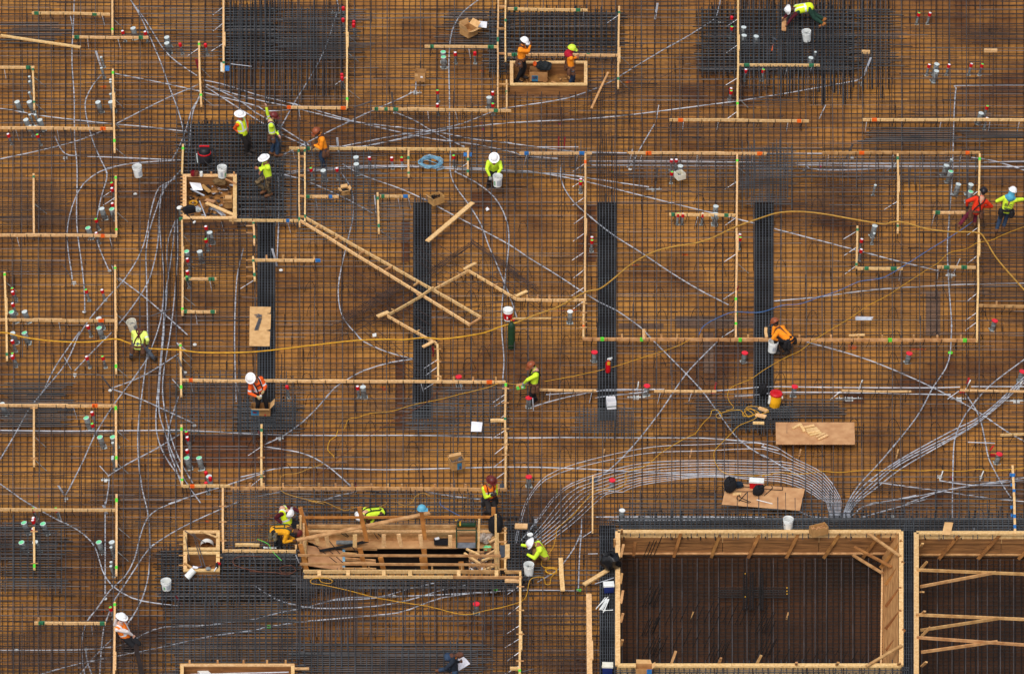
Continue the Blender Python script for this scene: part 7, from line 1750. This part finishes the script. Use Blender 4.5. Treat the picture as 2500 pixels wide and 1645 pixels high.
    if harness:
        g = MB(); off = .14
        for s_ in (-1, 1):
            P_ = [hip + Rs * s_ * .09 + Fs * off + ax * .03, hip + ax * .25 + Rs * s_ * .085 + Fs * off * 1.04, chest - ax * .06 + Rs * s_ * .10 + Fs * off * .86, chest + ax * .035 + Rs * s_ * .10 + Fs * .03, chest + ax * .02 + Rs * s_ * .10 - Fs * .07, chest - ax * .08 + Rs * s_ * .07 - Fs * off * .9, chest - ax * .17 - Fs * off * .98, hip + ax * .12 - Rs * s_ * .09 - Fs * off * .96, hip - Rs * s_ * .1 - Fs * off * .9]
            g.tube(spline(P_, .06), .019, 6)
        g.tube([chest - ax * .14 + Rs * .10 + Fs * off, chest - ax * .15 - Rs * .10 + Fs * off], .016, 6); g.ball(chest - ax * .16 - Fs * .15, .035, 0, 6)
        c = g.build('harness', Mt[harness], root); c.matrix_parent_inverse = I
    if belt:
        g = MB(); n = 18
        ring = [hip + ax * .04 + Rt * (.175 * math.cos(q)) + F * (.15 * math.sin(q)) for q in [2 * math.pi * i / n for i in range(n + 1)]]
        for dz in (-.02, .015): g.tube([q + Vector((0, 0, dz)) for q in ring], .026, 6)
        for ang in (.15, 2.95, 3.7, 5.6):
            q = hip + Rt * (.2 * math.cos(ang)) + F * (.17 * math.sin(ang)) - Vector((0, 0, .1)); capsule(g, q + Vector((0, 0, .06)), q - Vector((0, 0, .07)), .06, .075, 8)
        c = g.build('tool_belt', Mt[belt], root); c.matrix_parent_inverse = I
        g = MB(); q = hip + Rt * .25 - Vector((0, 0, .05)); g.bar(q, q - Vector((0, 0, .2)) + F * .03, .013, 6); g.bar(q + F * -.05, q + F * .05, .016, 6); c = g.build('hammer', Mt['slate'], root); c.matrix_parent_inverse = I
    # head gear
    M = Matrix((er, fh, hx)).transposed()
    if helmet:
        hm, kind = helmet; g = MB(); c0 = head + hx * .035
        prof = [(.128 * math.cos(i * math.pi / 16) if i < 8 else 1e-5, .125 * math.sin(i * math.pi / 16)) for i in range(9)]
        S = M @ Matrix.Diagonal(Vector((1, 1.14, 1)))
        brim = [(.118, -.012), (.175 if kind == 'brim' else .138, -.014), (.172 if kind == 'brim' else .136, .0)]
        g.lathe(c0, brim + prof, 22, 0, S)
        if kind == 'cap':
            vs = []
            for i in range(9):
                q = math.pi * (.18 + .64 * i / 8); r1, r2 = .130, .195
                for rr, zz in ((r1, .0), (r2 * (.8 + .2 * math.sin(q)), -.022)): vs.append(c0 + M @ Vector((rr * math.cos(q), rr * 1.1 * math.sin(q), zz)))
            g.add(vs, [(2 * i, 2 * i + 1, 2 * i + 3, 2 * i + 2) for i in range(8)]); vs2 = [q - hx * .008 for q in vs]; g.add(vs2, [(2 * i + 2, 2 * i + 3, 2 * i + 1, 2 * i) for i in range(8)])
        g.tube([c0 + M @ Vector((0, .12 * math.cos(q), .118 * math.sin(q) + .008)) for q in [math.pi * i / 10 for i in range(1, 10)]], .011, 5)
        c = g.build('hard_hat', Mt[hm], root, smooth=True); c.matrix_parent_inverse = I
    if helmet is None or helmet[1] == 'cap':
        blob('hair', [(head + hx * .0 - fh * .03, head + hx * .055 - fh * .015, .085, .088), (head - hx * .05 - fh * .05, head - fh * .04, .05, .07)], Mt['hair'] if not hood or hood not in ('bald',) else Mt['skin_dark'], root, I)
    if hood and hood != 'bald': blob('neck_cover', [(head - hx * .02 - fh * .012, head - hx * .1, .112, .11), (head - hx * .1, chest + ax * .02 - F * .03, .11, .14), (sR.lerp(sL, .25) + ax * .05, sR.lerp(sL, .75) + ax * .05, .10, .10)], Mt[hood], root, I)
    info = dict(root=root, I=I, head=head, hx=hx, fh=fh, er=er, chest=chest, hip=hip, ax=ax, Rs=Rs, Fs=Fs, F=F, Rt=Rt, arms=arms, P=P, M=M)
    if extra: extra(info)
    return info
def child(info, mb, name, m):
    c = mb.build(name, m, info['root']); c.matrix_parent_inverse = info['I']; return c
def text_on(info, s, back=True, size=.11, up=.3, m='black_strap', off=.155):
    """flat letters on the chest or back: a thin extruded text mesh"""
    cu = bpy.data.curves.new('t', 'FONT'); cu.body = s; cu.size = size; cu.align_x = 'CENTER'; cu.align_y = 'CENTER'; cu.extrude = .003
    o = bpy.data.objects.new('t', cu); scene.collection.objects.link(o); dg_ = bpy.context.evaluated_depsgraph_get(); me = bpy.data.meshes.new_from_object(o.evaluated_get(dg_)); bpy.data.objects.remove(o)
    n = -info['Fs'] if back else info['Fs']; y = info['ax']; x = y.cross(n).normalized()
    c = info['hip'] + info['ax'] * up + n * off; me.transform(Matrix(((x.x, y.x, n.x, c.x), (x.y, y.y, n.y, c.y), (x.z, y.z, n.z, c.z), (0, 0, 0, 1))))
    me.materials.clear(); me.materials.append(Mt[m]); q = bpy.data.objects.new('lettering', me); scene.collection.objects.link(q); q.parent = info['root']; q.matrix_parent_inverse = info['I']
def sticker(col, a, h=.06, r=.02):
    def f(i):
        g = MB(); p = i['head'] + i['hx'] * (.035 + h) + i['M'] @ Vector((.118 * math.cos(a), .134 * math.sin(a), 0)); g.ball(p, r, 0, 6); child(i, g, 'sticker', Mt[col])
    return f
T = (1880, 0, 13.22)
def x1(i):
    g = MB(); c = i['hip'] + i['ax'] * .42 - i['Fs'] * .15
    g.beam(c - i['Rs'] * .02 - i['ax'] * .06, c - i['Rs'] * .02 + i['ax'] * .06, .11, .012, up=tuple(-i['Fs'])); child(i, g, 'back_patch', Mt['bluep'])
person('bending worker in a lime vest and dark green trousers at the top edge', T, (1720, 830), .34, dict(hip=(1290, 200, .2), chest=(640, 320, .1), head=(430, 300, 0), f1=(1700, 830, 0), f2=(1740, 600, .28), h1=(400, 880, -.2), h2=(250, 690, .1), e1=(560, 620, -.1), e2=(380, 560, .15)), 180, skin='skin_dark', shirt='forest_trouser', sleeve='maroon_cloth', trouser='forest_trouser', boots='tan_boot', helmet=('white_helmet', 'brim'), vest='lime_vest', tape=('waist', 'vert'), extra=x1)
T = (1240, 60, 9.91)
person('worker in an orange shirt and white hat at the left end of the form box', T, (230, 1400), .06, dict(hip=(330, 810, 0), chest=(330, 370, 0), head=(470, 250, -.02), f1=(220, 1340, 0), f2=(360, 1230, .1), h1=(560, 470, -.1), h2=(520, 560, -.05), e1=(360, 600, -.15), e2=(430, 600, .1)), -15, skin='skin_dark', shirt='orange_cloth', trouser='black_trouser', boots='dark_boot', helmet=('white_helmet', 'cap'), belt='leather')
def x3(i): text_on(i, 'OO', True, .12, .25, 'leather')
person('worker in an orange shirt with lime hat and red neck cover in the form box', T, (1500, 1540), .02, dict(hip=(1520, 1000, 0), chest=(1480, 590, 0), head=(1620, 440, 0), f1=(1490, 1480, 0), f2=(1570, 1450, .08), h1=(1670, 760, .05), h2=(1690, 780, -.1), e1=(1690, 900, -.12), e2=(1560, 800, .2)), 20, shirt='orange_cloth', trouser='denim', boots='dark_boot', helmet=('lime_helmet', 'cap'), hood='red_hood', belt='leather', harness='leather')
T = (540, 235, 9.91)
def x4(i): sticker('bluep', .2, .03, .014)(i)
person('standing worker in a lime vest over orange sleeves looking down', T, (620, 1400), .34, dict(hip=(470, 860, 0), chest=(345, 490, 0), head=(335, 360, -.05), f1=(620, 1390, 0), f2=(680, 1260, .12), h1=(410, 905, -.08), h2=(570, 760, .1), e1=(300, 750, -.08), e2=(520, 650, .15)), -30, skin='skin_mid', shirt='red_orange_cloth', trouser='dark_trouser', boots='dark_boot', helmet=('white_helmet', 'brim'), vest='lime_vest', tape=('waist', 'vert'), extra=x4)
person('worker in a lime shirt and maroon hat raising one arm', T, (1380, 1440), .34, dict(hip=(1180, 900, 0), chest=(1085, 480, 0), head=(1220, 350, 0), f1=(1350, 1430, -.03), f2=(1210, 1370, .1), h1=(1340, 930, -.1), h2=(925, 130, .1), e1=(1190, 760, -.1), e2=(945, 280, .1), swap=0), 5, skin='skin_light', shirt='lime_cloth', tape=('shirt', 'arms'), trouser='denim', boots='brown_boot', helmet=('maroon_helmet', 'cap'), harness='black_strap', belt='leather')
T = (700, 290, 12.04)
person('worker in a plain orange shirt and brown hat leaning over a board', T, (1110, 1480), 0.0, dict(hip=(1050, 850, 0), chest=(900, 420, 0), head=(720, 300, -.05), f1=(1110, 1460, 0), f2=(1060, 1420, .1), h1=(735, 760, -.1), h2=(775, 800, .1), e1=(960, 760, -.2), e2=(880, 760, .15)), 190, skin='skin_dark', shirt='orange_cloth', trouser='denim', boots='dark_boot', helmet=('brown_helmet', 'cap'), belt='leather', extra=sticker('paper', 1.5, .02, .02))
T = (590, 355, 11.6)
person('worker in a lime shirt and camouflage trousers looking at both hands', T, (780, 1420), .36, dict(hip=(690, 860, 0), chest=(590, 470, 0), head=(490, 290, -.05), f1=(800, 1390, 0), f2=(640, 1250, .08), h1=(400, 640, -.05), h2=(455, 730, -.15), e1=(600, 700, -.2), e2=(470, 560, .1)), 200, skin='skin_mid', shirt='lime_cloth', trouser='camo', boots='brown_boot', helmet=('white_helmet', 'brim'))
T = (1150, 360, 14.92)
person('squatting worker in a lime shirt reaching one hand into a white bucket', T, (740, 1400), 0.02, dict(hip=(820, 830, .2), chest=(830, 480, .05), head=(830, 320, -.12), f1=(620, 1380, 0), f2=(860, 1380, 0), h1=(680, 1060, -.3), h2=(940, 1010, -.28), e1=(580, 750, -.15), e2=(1080, 720, -.15)), -90, skin='skin_mid', shirt='lime_cloth', trouser='black_trouser', boots='dark_boot', helmet=('white_helmet', 'brim'), glove='grey_glove', extra=sticker('bluep', .8, .03, .014))
T = (2310, 440, 11.19)
person('worker in a red shirt and black harness stepping away at the right edge', T, (560, 1330), .3, dict(hip=(900, 830, 0), chest=(1150, 430, .05), head=(1200, 290, .1), f1=(370, 1230, -.02), f2=(800, 1180, .1), h1=(670, 690, .1), h2=(1130, 720, .15), e1=(740, 500, -.05), e2=(1310, 570, 0), free=1), 90, skin='skin_light', shirt='red_cloth', trouser='burgundy_trouser', boots='brown_boot', helmet=('black_helmet', 'cap'), harness='black_strap', belt='leather', glove='dark_glove')
def x10(i):
    text_on(i, 'BFC', True, .15, .25, 'navy_jacket', .15)
    g = MB(); c = i['hip'] + i['ax'] * .14 - i['Fs'] * .15; g.bar(c - i['Rs'] * .12, c + i['Rs'] * .12, .01, 5); g.bar(c - i['Rs'] * .1 - i['ax'] * .03, c + i['Rs'] * .1 - i['ax'] * .03, .01, 5); child(i, g, 'print_lines', Mt['navy_jacket'])
person('worker in a lime shirt with a blue neck cover at the right edge', T, (1420, 1400), .34, dict(hip=(1760, 800, 0), chest=(1950, 400, 0), head=(2060, 210, .05), f1=(1380, 1380, 0), f2=(1590, 1270, .1), h1=(1690, 520, .25), h2=(2080, 560, .25), e1=(1570, 540, 0), e2=(2180, 520, .05)), 85, shirt='lime_cloth', trouser='denim', boots='brown_boot', helmet=('white_helmet', 'cap'), hood='blue_hood', belt='black_strap', extra=x10)
T = (280, 760, 12.04)
person('kneeling worker in a pale lime shirt and maroon harness seen from behind', T, (720, 1420), .1, dict(hip=(620, 1010, -.05), chest=(620, 720, .2), head=(640, 610, .36), f1=(470, 1330, 0), f2=(1150, 1400, -.05), h1=(880, 960, .1), h2=(560, 600, .45), e1=(870, 860, .05), e2=(450, 700, .3)), 88, skin='skin_dark', shirt='pale_lime_cloth', tape=('arms',), trouser='grey_denim', boots='dark_boot', helmet=None, harness='maroon_cloth', belt='leather')
T = (570, 890, 11.185)
def x12(i):
    g = MB(); g.ball(i['P'](695, 855, -.3), .04, 0, 8); child(i, g, 'held_roll', Mt['white'])
person('worker in an orange shirt and white hat standing behind a printed box', T, (740, 1300), .34, dict(hip=(670, 740, .05), chest=(530, 470, .02), head=(400, 390, -.1), f1=(640, 1250, 0), f2=(900, 1220, .05), h1=(590, 870, -.25), h2=(760, 720, -.2), e1=(360, 720, -.1), e2=(770, 560, .05)), -65, skin='skin_mid', shirt='red_orange_cloth', tape=('arms', 'shirt'), trouser='black_trouser', boots='dark_boot', helmet=('white_helmet', 'brim'), harness='black_strap', glove='tan_glove', extra=x12)
T = (1240, 860, 11.185)
def x13(i): sticker('greentop', -.2, .06, .02)(i)
person('worker in a lime shirt and brown hat carrying a green packet', T, (740, 1420), 0.0, dict(hip=(710, 850, 0), chest=(770, 460, 0), head=(610, 330, 0), f1=(700, 1400, -.05), f2=(780, 1390, .08), h1=(450, 850, -.12), h2=(540, 800, .2), e1=(620, 720, -.2), e2=(740, 720, .25)), 185, skin='skin_light', shirt='lime_cloth', trouser='black_trouser', boots='brown_boot', helmet=('brown_helmet', 'cap'), harness='black_strap', belt='leather', glove='grey_glove', extra=x13)
mb = MB(); c = W(N(T, 350, 920), .55); Mr = Matrix.Rotation(-.25, 3, 'Y')
mb.box(c, (.26, .14, .12), 0, Mr); mb.box(c + Vector((0, -.075, .0)), (.262, .006, .121), 1, Mr); mb.box(c + Vector((-.02, -.081, .01)), (.04, .006, .122), 2, Mr); mb.box(c + Vector((.06, -.081, .02)), (.07, .005, .05), 3, Mr)
o = mb.build('green_packet', [Mt['card'], Mt['greentop'], Mt['red'], Mt['paper']]); lift_origin(o, c); tag(o, 'green and brown packet held by the worker in the brown hat', 'packet')
T = (1850, 770, 8.143)
person('bending worker in an orange shirt and black trousers beside a white bucket', T, (520, 800), .18, dict(hip=(660, 480, .05), chest=(520, 330, .2), head=(450, 240, .28), f1=(400, 730, 0), f2=(590, 720, .05), h1=(420, 490, -.02), h2=(330, 400, .25), e1=(400, 360, .02), e2=(400, 330, .3)), 150, skin='skin_dark', shirt='orange_cloth', trouser='black_trouser', boots='dark_boot', helmet=('brown_helmet', 'cap'), belt='black_strap')
T = (1150, 1155, 8.143)
person('worker in an orange and lime vest with maroon hat walking toward the form', T, (300, 850), .15, dict(hip=(360, 500, .02), chest=(355, 275, 0), head=(380, 195, -.04), f1=(270, 780, -.05), f2=(390, 720, .15), h1=(410, 440, -.2), h2=(430, 430, -.15), e1=(215, 420, -.05), e2=(470, 400, .02)), -70, skin='skin_mid', shirt='lime_cloth', trouser='dark_trouser', boots='brown_boot', helmet=('maroon_helmet', 'brim'), vest='orange_vest', tape=('chest',), harness='maroon_cloth', belt='black_strap', glove='dark_glove')
T = (640, 1225, 6.892)
person('bending worker in a lime vest with maroon sleeves and white hat', T, (480, 620), 0.02, dict(hip=(410, 350, .05), chest=(340, 200, .1), head=(430, 200, -.02), f1=(440, 590, 0), f2=(560, 560, .1), h1=(610, 190, .1), h2=(320, 370, -.1), e1=(500, 130, .15), e2=(280, 300, -.05)), -10, skin='skin_light', shirt='maroon_cloth', trouser='black_trouser', boots='dark_boot', helmet=('white_helmet', 'cap'), vest='lime_vest', tape=('waist', 'vert'), glove='grey_glove')
person('bending worker in a mustard shirt with green harness reaching to the right', T, (260, 900), 0.02, dict(hip=(170, 490, .1), chest=(410, 480, .05), head=(560, 525, 0), f1=(300, 880, 0), f2=(220, 860, .15), h1=(480, 650, -.15), h2=(520, 640, .05), e1=(350, 620, -.15), e2=(430, 590, .1)), 0, skin='skin_dark', shirt='mustard_cloth', trouser='black_trouser', boots='dark_boot', helmet=('maroon_helmet', 'cap'), harness='forest_trouser', belt='camo_hood', hood=None)
T = (850, 1225, 11.2)
person('worker in a lime shirt bending down behind the rails of the lift pit form', T, (860, 780), 0.02, dict(hip=(850, 290, .15), chest=(480, 320, .0), head=(285, 440, -.25), f1=(820, 760, 0), f2=(920, 740, .15), h1=(600, 640, -.1), h2=(370, 640, .0), e1=(600, 500, -.1), e2=(440, 480, .1)), 180, skin='skin_light', shirt='lime_cloth', trouser='leather', boots='dark_boot', helmet=('white_helmet', 'cap'), belt='black_strap', harness='black_strap')
T = (1260, 1300, 7.466)
def x19(i): sticker('red', 2.2, .05, .018)(i); sticker('bluep', 1.0, .05, .014)(i); sticker('orangep', 1.6, .05, .02)(i)
person('crouching worker in a lime shirt and brown trousers near a yellow cord', T, (400, 555), .32, dict(hip=(520, 430, .06), chest=(420, 270, .02), head=(300, 210, -.02), f1=(330, 530, -.05), f2=(400, 520, .1), h1=(100, 235, .2), h2=(205, 390, -.12), e1=(230, 300, .2), e2=(320, 380, -.15)), 185, skin='skin_mid', shirt='lime_cloth', trouser='tan_trouser', boots='brown_boot', helmet=('white_helmet', 'brim'), glove='dark_glove', extra=x19)
T = (240, 1490, 8.96)
person('worker in an orange vest with pale sleeves holding his hat at the lower left', T, (620, 880), 0.02, dict(hip=(560, 560, .02), chest=(400, 310, 0), head=(410, 210, 0), f1=(590, 860, 0), f2=(690, 830, .1), h1=(690, 550, -.05), h2=(310, 200, .1), e1=(590, 470, -.15), e2=(180, 300, .1), swap=0), -35, skin='skin_light', shirt='white_cloth', trouser='black_trouser', boots='dark_boot', helmet=('white_helmet', 'brim'), vest='orange_vest', tape=('waist', 'vert'))
T = (1050, 1580, 11.35)
def x21(i):
    g = MB(); capsule(g, i['chest'] - i['Fs'] * .12 - i['Rs'] * .06, i['chest'] - i['Fs'] * .12 + i['Rs'] * .06, .10, .10); child(i, g, 'hood', Mt['denim'])
    g = MB(); capsule(g, i['chest'] + i['hx'] * .02 + i['Fs'] * .05, i['chest'] + i['Fs'] * .09 - i['ax'] * .05, .06, .05); child(i, g, 'collar', Mt['orange_cloth'])
person('bareheaded worker in a navy jacket walking with a large white drawing', T, (700, 1180), .34, dict(hip=(650, 650, 0), chest=(600, 370, .02), head=(720, 265, 0), f1=(740, 1150, 0), f2=(270, 690, .55), h1=(560, 680, -.15), h2=(790, 430, .08), e1=(520, 560, -.2), e2=(680, 500, .2), free=1), 5, skin='skin_dark', shirt='navy_jacket', trouser='denim', boots='brown_boot', helmet=None, hood='bald', extra=x21)
mb = MB(); n = 10; vs = []
c1, c2, c3, c4 = at(T, 800, 225, 1.2), at(T, 1110, 450, .95), at(T, 795, 645, .75), at(T, 725, 545, .85)
for i in range(n + 1):
    u = i / n
    for a_, b_ in ((c1, c4), (c2, c3)): pass
    top_ = c1.lerp(c2, u); bot = c4.lerp(c3, u); bow = Vector((0, .06 * math.sin(math.pi * u), .03 * math.sin(math.pi * u)))
    vs += [top_ + bow, bot + bow]
mb.add(vs + [q + Vector((0, .004, .003)) for q in vs], [(2 * i, 2 * i + 1, 2 * i + 3, 2 * i + 2) for i in range(n)] + [(2 * (n + 1) + 2 * i + 2, 2 * (n + 1) + 2 * i + 3, 2 * (n + 1) + 2 * i + 1, 2 * (n + 1) + 2 * i) for i in range(n)])
o = mb.build('drawing_sheet', mat('drawing_paper', srgb(236, 236, 244), srgb(206, 208, 222), 26, .8, detail=8)); lift_origin(o, c1); tag(o, 'large white drawing sheet held by the bareheaded worker', 'drawing')
mb = MB(); q = (1880, 0, 13.22); mb.beam(at(q, 455, 580, .40), at(q, 445, 990, .40), .15, .045); o = mb.build('wood_block', Mt['pine2']); lift_origin(o, at(q, 455, 580, .4)); tag(o, 'brown wood block under the hands of the bending worker at the top edge', 'wood block')
mb = MB(); mb.tube([at(q, 60, 1640, .38), at(q, 105, 1440, .38)], .02, 6, 0); mb.tube([at(q, 105, 1440, .38), at(q, 115, 1280, .38)], .014, 6, 1); mb.beam(at(q, 70, 1225, .39), at(q, 225, 1300, .39), .035, .035, 1); o = mb.build('hammer', [Mt['orangep'], Mt['slate']]); lift_origin(o, mb.v[0]); tag(o, 'hammer with orange grip lying on the dark grid at the upper right', 'hammer')
T = (700, 290, 12.04)
mb = MB(); mb.tube([at(T, 690, 700, .6), at(T, 775, 1130, .36)], .016, 6); mb.tube([at(T, 550, 660, .75), at(T, 600, 960, .36)], .018, 6); o = mb.build('pry_bar', Mt['slate']); lift_origin(o, at(T, 775, 1130, .36)); tag(o, 'thin steel bar in the hands of the worker leaning over a board', 'bar')
# turn the blended bodies into plain meshes and lay the tape bands
dgr = bpy.context.evaluated_depsgraph_get()
for o, st in BLOBS:
    me = bpy.data.meshes.new_from_object(o.evaluated_get(dgr))
    mats_ = [m for m in o.data.materials]
    o.modifiers.clear(); old = o.data; o.data = me; me.name = o.name
    if len(me.materials) == 0:
        for m in mats_: me.materials.append(m)
    n = len(me.polygons)
    if n: me.polygons.foreach_set('use_smooth', [True] * n)
    if st is not None and n:
        c = np.empty(n * 3); me.polygons.foreach_get('center', c); m = st(c.reshape(-1, 3)); mi = m.astype(np.int32); me.polygons.foreach_set('material_index', mi)
    me.update()
    bpy.data.meshes.remove(old)
# ================================================================== labels finished: each singles out one thing
DIRS = ['right of', 'above right of', 'above', 'above left of', 'left of', 'below left of', 'below', 'below right of']
def finish_labels():
    tmp = {}
    for o, look, p in AUTO:
        bad = ('board', 'post', 'plank', 'row of red') if o['category'] in ('board', 'plank') else ('conduit',) if o['category'] == 'conduit' else ()
        best = min([l for l in LM if not any(b_ in l[1] for b_ in bad)], key=lambda l: (l[0][0] - p[0]) ** 2 + (l[0][1] - p[1]) ** 2)
        a = math.atan2(best[0][1] - p[1], p[0] - best[0][0]); k = int(round(a / (math.pi / 4))) % 8
        d = math.hypot(best[0][1] - p[1], p[0] - best[0][0])
        lab = f"{look} {'just ' if d < 45 else ''}{DIRS[k]} {best[1]}"
        tmp.setdefault(lab, []).append((o, p))
    nums = ['first', 'second', 'third', 'fourth', 'fifth', 'sixth', 'seventh', 'eighth', 'ninth', 'tenth', 'eleventh', 'twelfth']
    for lab, L in tmp.items():
        if len(L) == 1: L[0][0]['label'] = lab; continue
        xs = [q[1][0] for q in L]; ys = [q[1][1] for q in L]
        if max(xs) - min(xs) > max(ys) - min(ys):
            L.sort(key=lambda q: q[1][0]); ends = ('leftmost ', 'rightmost '); side = ' from the left'
        else:
            L.sort(key=lambda q: q[1][1]); ends = ('upper ', 'lower '); side = ' from the top'
        for i, (o, p) in enumerate(L):
            if len(L) == 2: o['label'] = ends[i].replace('most', '') + lab
            elif i == 0: o['label'] = (ends[0] if 'most' in ends[0] else 'topmost ') + lab
            elif i == len(L) - 1: o['label'] = (ends[1] if 'most' in ends[1] else 'lowest ') + lab
            else: o['label'] = nums[min(i, 11)] + ' ' + lab
finish_labels()
SHORT = [('white sprayed bracket', 'white bracket'), (' above right of the long', ' upper right of the long'), (' with upright cleats', ''), (' with cross pegs', ' with pegs'), (' with side pegs', ' with pegs'), ('just ', ''), (' with lime paint', ' limed'), (' with green paint', ''), (' with blue paint', ''), (' with lime marks', ' limed'), (' at the left end of its row', ' at far left'), (' at the right end of its row', ' at far right'),
         (' lying on the plywood', ''), ('long thin wavy ', 'wavy '), (' on the deck', ''), ('thick grey pipe stub with green lid', 'green lidded grey stub'), ('red pipe cap with white top', 'white topped red cap'), ('red pipe cap with green top', 'green topped red cap'), ('thick grey pipe stub', 'thick grey stub'), ('single upright', 'upright'), ('pair of upright conduit risers', 'paired upright risers'), (' and dark trousers', ''), ('lime green sprayed', 'lime sprayed'), ('broad flat red lid on grey stub', 'broad flat red lid')]
_seen = {}
for o in scene.objects:
    if 'label' in o and o.parent is None:
        l = o['label']
        for a_, b_ in SHORT:
            if len(l.split()) <= 16: break
            l = l.replace(a_, b_)
        o['label'] = l; _seen.setdefault(l, []).append(o)
for l, L in _seen.items():
    g_ = {o.get('group') for o in L}
    if len(L) > 1 and (None in g_ or len(g_) > 1 or l not in ()):
        if not (len(g_) == 1 and None not in g_): [o.__setitem__('label', l.replace('white', n_ + ' white', 1)) for o, n_ in zip(sorted(L, key=lambda o: -o.location.y), ('upper', 'lower', 'lowest'))]
    if len(l.split()) > 16: pass
